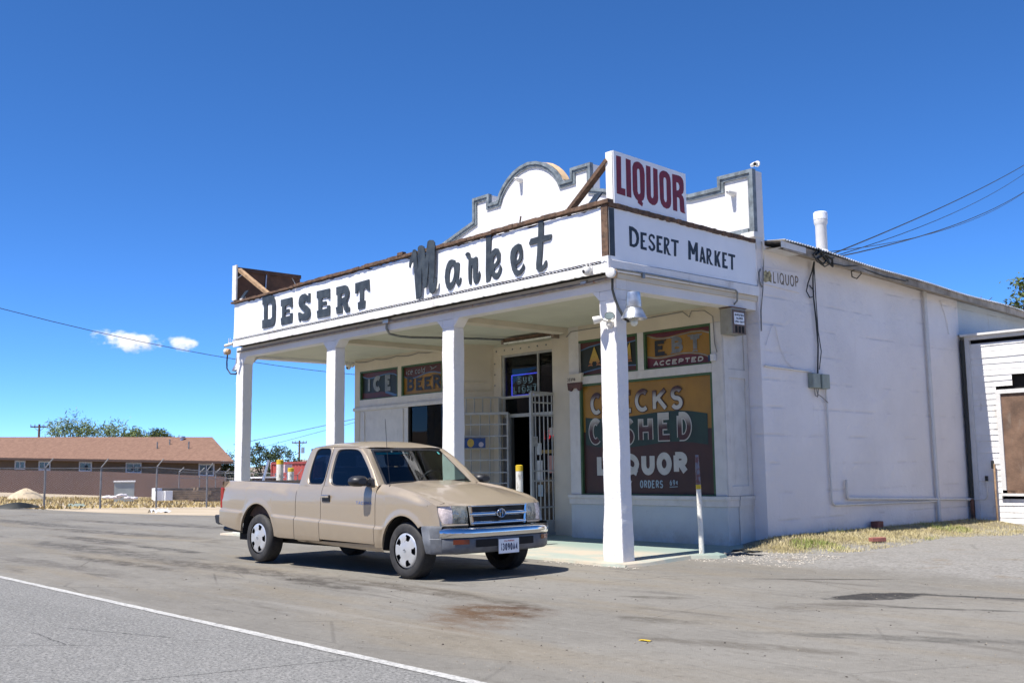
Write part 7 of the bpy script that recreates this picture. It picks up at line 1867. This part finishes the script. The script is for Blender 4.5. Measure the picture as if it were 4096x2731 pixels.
# A-pillars
mb = MB(); rows = []
for j in range(13):
    v = j / 12
    a = ws(-1.0, v, .0)
    xz = interp([(0, -.505), (.42, -.70), (.83, -.90), (1, -1.035)], v); zz = interp([(0, .999), (.42, 1.190), (.83, 1.358), (1, 1.437)], v)
    b = (xz, -(ys(zz) - .003), zz)
    m1 = tuple(lerp(a[i], b[i], .35) + (0, -.006, .008)[i] for i in range(3)); m2 = tuple(lerp(a[i], b[i], .72) + (0.004, -.009, .006)[i] for i in range(3))
    rows.append([a, m1, m2, b])
mb.grid(rows); T2(mb, 'windscreen_pillar', M['paint'], smooth=50)
# rear wall of the cab with its window
mb = MB().grid([[(-2.135, y, z) for y in (-.76, .76)] for z in (.9, 1.08)]).grid([[(-2.13, s_ * y, z) for y in ((.60, .74) if z < 1.3 else (.56, .63))] for z in (1.08, 1.42) for s_ in (1,)]).grid([[(-2.13, -y, z) for y in ((.60, .74) if z < 1.3 else (.56, .63))] for z in (1.08, 1.42)]).grid([[(-2.125, y, z) for y in (-.63, .63)] for z in (1.38, 1.46)])
T(mb, 'cab_back', M['paint'])
T(MB().ngon([(-2.128, -.60, 1.08), (-2.128, .60, 1.08), (-2.128, .56, 1.385), (-2.128, -.56, 1.385)]), 'rear_window', M['tint'], fix=False)
# interior
mb = MB()
for y in (-.38, .38):
    mb.prism(chaikin([(-1.55, .55), (-1.0, .55), (-.98, .72), (-1.40, .74), (-1.62, 1.22), (-1.74, 1.22), (-1.66, .7)], 1), lambda a, b, d: (a, y + d, b), -.25, .25)
    mb.prism(chaikin([(-1.66, 1.235), (-1.755, 1.235), (-1.80, 1.40), (-1.70, 1.40)], 1), lambda a, b, d: (a, y + d, b), -.12, .12)
mb.box(-2.1, -1.75, -.62, .62, .6, 1.02)
T(mb, 'seats', M['seat'])
T(MB().prism(chaikin([(-.45, .93), (-.62, 1.015), (-.85, 1.01), (-.93, .93), (-.90, .72), (-.45, .70)], 1), lambda a, b, d: (a, d, b), -.66, .66), 'dashboard', M['dash'], smooth=40)
sw = MB(); c0 = Vector((-1.02, .38, 1.02)); n_ = Vector((-.80, 0, .60)); r_ = Vector((0, 1, 0)); u_ = n_.cross(r_)
sw.tube([c0 + (r_ * math.cos(t) + u_ * math.sin(t)) * .185 for t in [2 * math.pi * i / 24 for i in range(25)]], .015, 8, cap=False).bar(c0 - r_ * .17, c0 + r_ * .17, .04, .02).tube([c0, (-.85, .38, .92)], .03, 8)
T(sw, 'steering_wheel', M['seat'], smooth=50)
T(MB().box(-.98, -.955, -.11, .11, 1.355, 1.41), 'rear_view_mirror', M['bplastic'], bevel=.008)
# ---- bonnet
def bonnet_z(x, y):
    w_ = lerp(.712, .668, (x + .5) / 1.1); s_ = min(1, abs(y) / w_)
    e = interp(HS, x); crown = interp([(-.56, .036), (-.2, .052), (.2, .060), (.45, .045), (.66, .012)], x)
    bul = .012 * sstep(.50, .38, s_ * (1 - .0)) * sstep(.62, .2, x)
    fl = sstep(.50, .68, x) * .012
    return e + crown * (1 - s_ ** 2.6) + bul - fl
rows = []
for i in range(31):
    t = i / 30; row = []
    for j in range(33):
        s_ = -1 + 2 * j / 32
        xb = -.50 + .09 * (1 - s_ * s_); xe = .545 + .085 * (1 - abs(s_) ** 2.4)
        x = lerp(xb, xe, t); w_ = lerp(.712, .668, (x + .5) / 1.1)
        row.append((x, s_ * w_, bonnet_z(x, s_ * w_)))
    rows.append(row)
fr_ = rows[-1]
rows.append([(x + .012, y, z - .014) for x, y, z in fr_]); rows.append([(x + .008, y, z - .034) for x, y, z in fr_])
T(MB().grid(rows), 'bonnet', M['paint'], smooth=40)
mb = MB().grid([[(lerp(-.50, -.535, j) + .09 * (1 - s_ * s_) + (.04 * (1 - s_ * s_) if j else 0), s_ * .70, 1.005 + .03 * (1 - s_ * s_) + (.004 if j else -.012)) for s_ in [-1 + .1 * i for i in range(21)]] for j in (0, 1)])
T(mb, 'cowl', M['bplastic'], smooth=50)
for y0, y1 in ((-.60, .02), (-.02, .56)):
    pts = []
    for i in range(9):
        u = lerp(y0, y1, i / 8) / .66; p = ws(u, .03 + .05 * (i / 8), .016); pts.append(p)
    T(MB().tube(pts, .010, 6).bar(pts[0], (pts[0][0] + .05, pts[0][1] + .05, pts[0][2] - .02), .02, .015), 'wiper', M['bplastic'], smooth=50)
# aerial on the near wing
an_ = MB().tube([(-.345, -.745, .985), (-.345, -.745, 1.01)], [.016, .010], 8).tube([(-.345, -.745, 1.0), (-.395, -.75, 1.40), (-.43, -.752, 1.76)], .0032, 5)
T(an_, 'aerial', M['bplastic'], smooth=50)
# door mirrors
for s_, lab in ((-1, 'near'), (1, 'far')):
    mb = MB(); rows = []
    for a, w_, h_, dx in ((-.965, .60, .55, .03), (-.945, .95, .93, .012), (-.87, 1.0, 1.0, 0), (-.82, .9, .9, .0), (-.79, .55, .6, 0)):
        rows.append([(-.66 + dx * 0 + .055 * h_ * 1.0 * q_[0] * 1.25 + .0, s_ * -a, 1.062 + .066 * h_ * q_[1] - .008 * (0 if a < -.9 else 1)) for q_ in chaikin([(-1, -1), (1, -.9), (1, .8), (-1, 1)], 2)])
    # mirror shell: wide across the vehicle, shallow along it
    mb = MB(); rows = []
    for xx, k1 in ((-.735, .92), (-.725, 1.0), (-.66, 1.0), (-.615, .88), (-.59, .55)):
        rows.append([(xx, s_ * (.945 + .108 * k1 * q_[0]), 1.062 + .066 * k1 * q_[1]) for q_ in chaikin([(-1, -1), (1, -.9), (1, .75), (-.9, 1)], 2)])
    for r in rows: r.append(r[0])
    mb.grid(rows).ngon(rows[-1][:-1])
    mo = T(mb, 'door_mirror', M['bplastic'], smooth=50)
    T(MB().ngon([(-.734, s_ * (.945 + .095 * q_[0]), 1.062 + .056 * q_[1]) for q_ in chaikin([(-1, -1), (1, -.9), (1, .75), (-.9, 1)], 2)]), 'mirror_glass', M['chrome'], mo, fix=False)
    T(MB().prism([(-.72, 1.0), (-.55, 1.0), (-.60, 1.075), (-.66, 1.10)], lambda a, b, d: (a, s_ * d, b), .765, .815).bar((-.65, s_ * .80, 1.02), (-.655, s_ * .88, 1.03), .08, .035), 'mirror_arm', M['bplastic'], mo, bevel=.006)

# ---- nose
FP = lambda y: interp([(0, .655), (.30, .650), (.44, .632), (.55, .612), (.62, .600), (.68, .584), (.72, .564), (.75, .538), (.772, .508), (.786, .478), (.80, .44)], abs(y))
def nose(ya, yb, z0f, z1f, off, n=14, m=8, back=0.0):
    """patch following the rounded plan of the front end"""
    rows = []
    for j in range(m + 1):
        v = j / m; row = []
        for i in range(n + 1):
            y = lerp(ya, yb, i / n); z = lerp(z0f(y), z1f(y), v)
            bulge = .014 * (1 - (2 * v - 1) ** 2)
            row.append((FP(y) + off + bulge - back * v, y, z))
        rows.append(row)
    return rows
for s_ in (-1, 1):
    hl = T(MB().grid(nose(s_ * .448, s_ * .625, lambda y: .604, lambda y: .787, -.045)), 'headlight', M['reflector'], smooth=60)
    bl = MB(); n = 16
    for rr in ((.075, .052), ):
        pass
    rows = [[(FP(s_ * .54) - .038 + .03 * (1 - r) ** .6, s_ * .545 + .070 * r * math.cos(a), .695 + .078 * r * math.sin(a)) for a in [2 * math.pi * i / 24 for i in range(25)]] for r in (.02, .3, .6, .85, 1)]
    T(MB().grid(rows), 'reflector_bowl', mat('bright_reflector', (.5, .5, .44), .15, .8, .25, 12) if s_ < 0 else bpy.data.materials['bright_reflector'], hl, smooth=60)
    T(MB().grid(nose(s_ * .447, s_ * .627, lambda y: .602, lambda y: .789, .0, back=.02)), 'lens', M['hazelens'], hl, smooth=60)
    lo = lambda y: .602 + .060 * sstep(.70, .785, abs(y)) ** 1.2
    ind = T(MB().grid(nose(s_ * .630, s_ * .783, lo, lambda y: .789 - .012 * sstep(.7, .8, abs(y)), -.004, back=.02)), 'corner_lamp', M['indicator'], smooth=60)
    # painted apron under the lamps, wrapping to the wing
    T(MB().grid(nose(s_ * .445, s_ * .790, lambda y: .566, lambda y: (.600 if abs(y) < .64 else lo(y) - .003), -.002)), 'lamp_apron', M['paint'], smooth=50)
    br = MB().grid([[(lerp(.495, FP(y) - .006, j / 5), y, lerp(interp([(.655, .822), (.69, .815), (.74, .808), (.784, .786)], abs(y)), .7915, (j / 5) ** 1.6)) for j in range(6)] for y in [lerp(s_ * .650, s_ * .780, i / 8) for i in range(9)]])
    T(br, 'lamp_brow', M['paint'], smooth=50)
    T(MB().grid([[(FP(y) - .05, y, z) for y in [lerp(s_ * .44, s_ * .81, i / 8) for i in range(9)]] for z in (.57, .80)]), 'lamp_housing', M['well'], smooth=50)
# grille: chrome surround with two dark slots
def gx(y, z, d=0): return (FP(y) + .012 - .10 * (z - .58) * .25 + d, y, z)
MBg = MB()
def bandg(z0f, z1f, ya, yb, d=0, n=24, th=.014):
    rows = []
    for k_ in range(6):
        v = k_ / 5; bul = th * math.sin(math.pi * v) ** .7
        rows.append([gx(lerp(ya, yb, i / n), lerp(z0f, z1f, v), d + bul) for i in range(n + 1)])
    return rows
g_ = MB()
g_.grid(bandg(.672, .718, -.43, .43)).grid(bandg(.578, .618, -.415, .415)).grid(bandg(.771, .789, -.445, .445, th=.010))
for s_ in (-1, 1):
    rows = []
    for k_ in range(11):
        v = k_ / 10; z = lerp(.579, .788, v); yo = lerp(.415, .446, v); wv = .042
        rows.append([gx(s_ * yo, z, .0), gx(s_ * (yo - wv * .5), z, .014), gx(s_ * (yo - wv), z, .004)])
    g_.grid(rows)
gr = T(g_, 'grille', M['chrome'], smooth=50)
T(MB().grid([[gx(lerp(-.43, .43, i / 12), z, -.022) for i in range(13)] for z in (.58, .785)]), 'grille_mesh', M['well'], gr, smooth=50)
mb = MB()
for z in (.632, .645, .658, .732, .745, .758): mb.grid([[gx(lerp(-.41, .41, i / 12), z + dz, dd) for i in range(13)] for dz, dd in ((-.0025, -.012), (.0025, -.012))])
T(mb, 'grille_slat', M['bplastic'], gr)
em = MB()
ec = Vector(gx(0, .697, .022))
def ring(rx, rz, cy, cz, r): em.tube([(ec.x + .004, cy + rx * math.cos(t), ec.z + cz + rz * math.sin(t)) for t in [2 * math.pi * i / 22 for i in range(23)]], r, 6, cap=False)
ring(.060, .044, 0, 0, .0075); ring(.020, .040, 0, -.002, .0055); ring(.042, .014, 0, .022, .0055)
T(em, 'emblem', M['chrome'], gr, smooth=60)
T(MB().lathe([(0, .0), (.054, 0), (.052, -.02)], (ec.x - .002, 0, ec.z), 'X', 20), 'emblem_base', M['bplastic'], gr)
T(MB().grid([[(.60, y, z) for y in (-.44, .44)] for z in (.545, .58)]), 'valance_gap', M['well'])
# bumper: chrome upper, grey plastic lower and corners, one moulding round the plan
BP = lambda y: interp([(0, .800), (.30, .795), (.50, .775), (.62, .742), (.72, .690), (.78, .640), (.83, .575), (.86, .50), (.868, .36)], abs(y))
def bump_sweep(prof, y0=-.868, y1=.868, n=48, mirror=True):
    rows = []
    ysam = [lerp(y0, y1, i / n) for i in range(n + 1)]
    for dx, z in prof: rows.append([(BP(y) + dx * (1 if abs(y) < .8 else .7), y, z) for y in ysam])
    return rows
ch_ = T(MB().grid(bump_sweep([(-.10, .560), (-.035, .561), (-.006, .553), (.010, .530), (.014, .500), (.008, .470), (-.006, .455), (-.03, .452)], -.815, .815)), 'bumper_chrome', M['chrome'], smooth=60)
lo_ = T(MB().grid(bump_sweep([(-.03, .451), (-.012, .449), (-.004, .42), (-.006, .36), (-.018, .31), (-.045, .290), (-.12, .288)], -.852, .852)), 'bumper_lower', M['gplastic'], smooth=50)
for s_ in (-1, 1):
    rows = []; mb = MB()
    for i in range(13):
        t = i / 12; y = lerp(.80, .868, sstep(0, .55, t)); x = lerp(BP(.80), .355, t)
        x = BP(y) if y < .862 else lerp(.49, .352, (t - .5) / .5)
        k = sstep(.55, .36, x)
        X_ = lambda z: x + k * .26 * max(0, .585 - z)
        rows.append([(X_(.288) - .03, s_ * (y - .06), .289), (X_(.295) - .006, s_ * (y - .016), .296), (X_(.32), s_ * (y - .006), .32), (X_(.38), s_ * y, .38), (X_(.45), s_ * (y + .004), .448), (X_(.452) - .004, s_ * (y - .002), .454), (X_(.555), s_ * (y + .001), .555), (X_(.58), s_ * (y - .012), .581), (x - .02, s_ * (y - .09), .586)])
    mb.grid(rows)
    T(mb, 'bumper_corner', M['gplastic'], smooth=50)
T(MB().grid([[(BP(y) - .02, y, z) for y in [lerp(-.33, .33, i / 10) for i in range(11)]] for z in (.352, .430)]), 'air_intake', M['well'], lo_, smooth=50) if False else None
mb = MB()
for y0, y1 in ((-.46, -.16), (.16, .40)): mb.grid([[(BP(y) + .001, y, z) for y in [lerp(y0, y1, i / 5) for i in range(6)]] for z in (.355, .435)])
T(mb, 'air_intake', M['well'], lo_)
for s_ in (-1, 1):
    T(MB().grid([[(BP(y) + .004, y, z) for y in [lerp(s_ * .54, s_ * .71, i / 5) for i in range(6)]] for z in (.392, .442)]), 'indicator', M['orange'], lo_)
pl = T(MB().box(.800, .808, -.152, .152, .270, .424), 'number_plate', M['signwhite'], bevel=.002)
k = Ink(lambda a, b, d: (.808 + d, a, b), .0006); k.word('13090A4', -.122, .300, .128, .378, .0125, .16)
T(k.mb, 'plate_characters', mat('navy_plate_ink', (.02, .03, .09), .5), pl, fix=False)
k = Ink(lambda a, b, d: (.808 + d, a, b), .0006); k.word('CALIFORNIA', -.075, .392, .075, .410, .005, .2)
T(k.mb, 'plate_state', mat('red_plate_ink', (.45, .04, .05), .5), pl, fix=False)

# ---- wheels
def wheel(x, s_, zc, lab):
    w = MB().lathe([(.20, .0), (.235, .006), (.27, .004), (.292, -.008), (.305, -.03), (.310, -.06), (.310, -.15), (.305, -.18), (.29, -.20), (.2, -.20)], (0, 0, 0), 'Y', 48)
    w.v = [(x + a, s_ * (.805 + b) if False else s_ * (.808 + b), zc + c_) for a, b, c_ in w.v]
    wo = T(w, 'wheel', M['rubber'], smooth=50); wo['label'] = lab
    tr = MB(); n = 60
    for kk in range(n):
        a = 2 * math.pi * kk / n
        for y in (-.052, -.105, -.158):
            ca_, sa_ = math.cos(a), math.sin(a); a2 = a + .07; cb2, sb2 = math.cos(a2), math.sin(a2)
            tr.add([(x + .3125 * ca_, s_ * (.808 + y - .02), zc + .3125 * sa_), (x + .3125 * ca_, s_ * (.808 + y + .02), zc + .3125 * sa_), (x + .3125 * cb2, s_ * (.808 + y + .02), zc + .3125 * sb2), (x + .3125 * cb2, s_ * (.808 + y - .02), zc + .3125 * sb2)], [(0, 1, 2, 3)])
    T(tr, 'tread', M['rubber'], wo)
    # five-spoke cover: dished disc with five dark cut-outs near the rim
    cp = MB(); nr, na = 12, 100
    def prof(r): return interp([(0, .012), (.05, .011), (.09, .004), (.13, .004), (.165, .002), (.185, -.004), (.197, -.018)], r)
    rs_ = [0.004, .03, .055, .085, .108, .120, .135, .150, .163, .172, .185, .197]
    idx = {}
    for i, r in enumerate(rs_):
        for j in range(na):
            a = 2 * math.pi * j / na
            idx[i, j] = len(cp.v); cp.v.append((x + r * math.cos(a), s_ * (.806 + prof(r)), zc + r * math.sin(a)))
    for i in range(len(rs_) - 1):
        for j in range(na):
            am = (2 * math.pi * (j + .5) / na - math.pi / 2 - .3) % (2 * math.pi / 5) - math.pi / 5
            rm = (rs_[i] + rs_[i + 1]) / 2
            if .108 < rm < .172 and abs(am) < .20 + .9 * (rm - .118): continue
            cp.f.append((idx[i, j], idx[i, (j + 1) % na], idx[i + 1, (j + 1) % na], idx[i + 1, j])); cp.mi.append(0)
    co = T(cp, 'wheel_cover', M['cap'], wo, smooth=40)
    T(MB().ngon([(x + .20 * math.cos(2 * math.pi * i / 24), s_ * .776, zc + .20 * math.sin(2 * math.pi * i / 24)) for i in range(24)]), 'rim', M['well'], wo)
    em2 = MB(); em2.tube([(x + .022 * math.cos(t), s_ * .820, zc + .016 * math.sin(t)) for t in [2 * math.pi * i / 16 for i in range(17)]], .002, 5, cap=False).tube([(x + .007 * math.cos(t), s_ * .820, zc + .015 * math.sin(t)) for t in [2 * math.pi * i / 12 for i in range(13)]], .002, 5, cap=False)
    T(em2, 'wheel_emblem', M['galv'], wo)
wheel(.012, -1, .307, 'near front wheel with a silver five spoke cover')
wheel(-3.078, -1, .326, 'near rear wheel with a silver five spoke cover')
wheel(.012, 1, .307, 'far front wheel')
wheel(-3.078, 1, .320, 'far rear wheel')
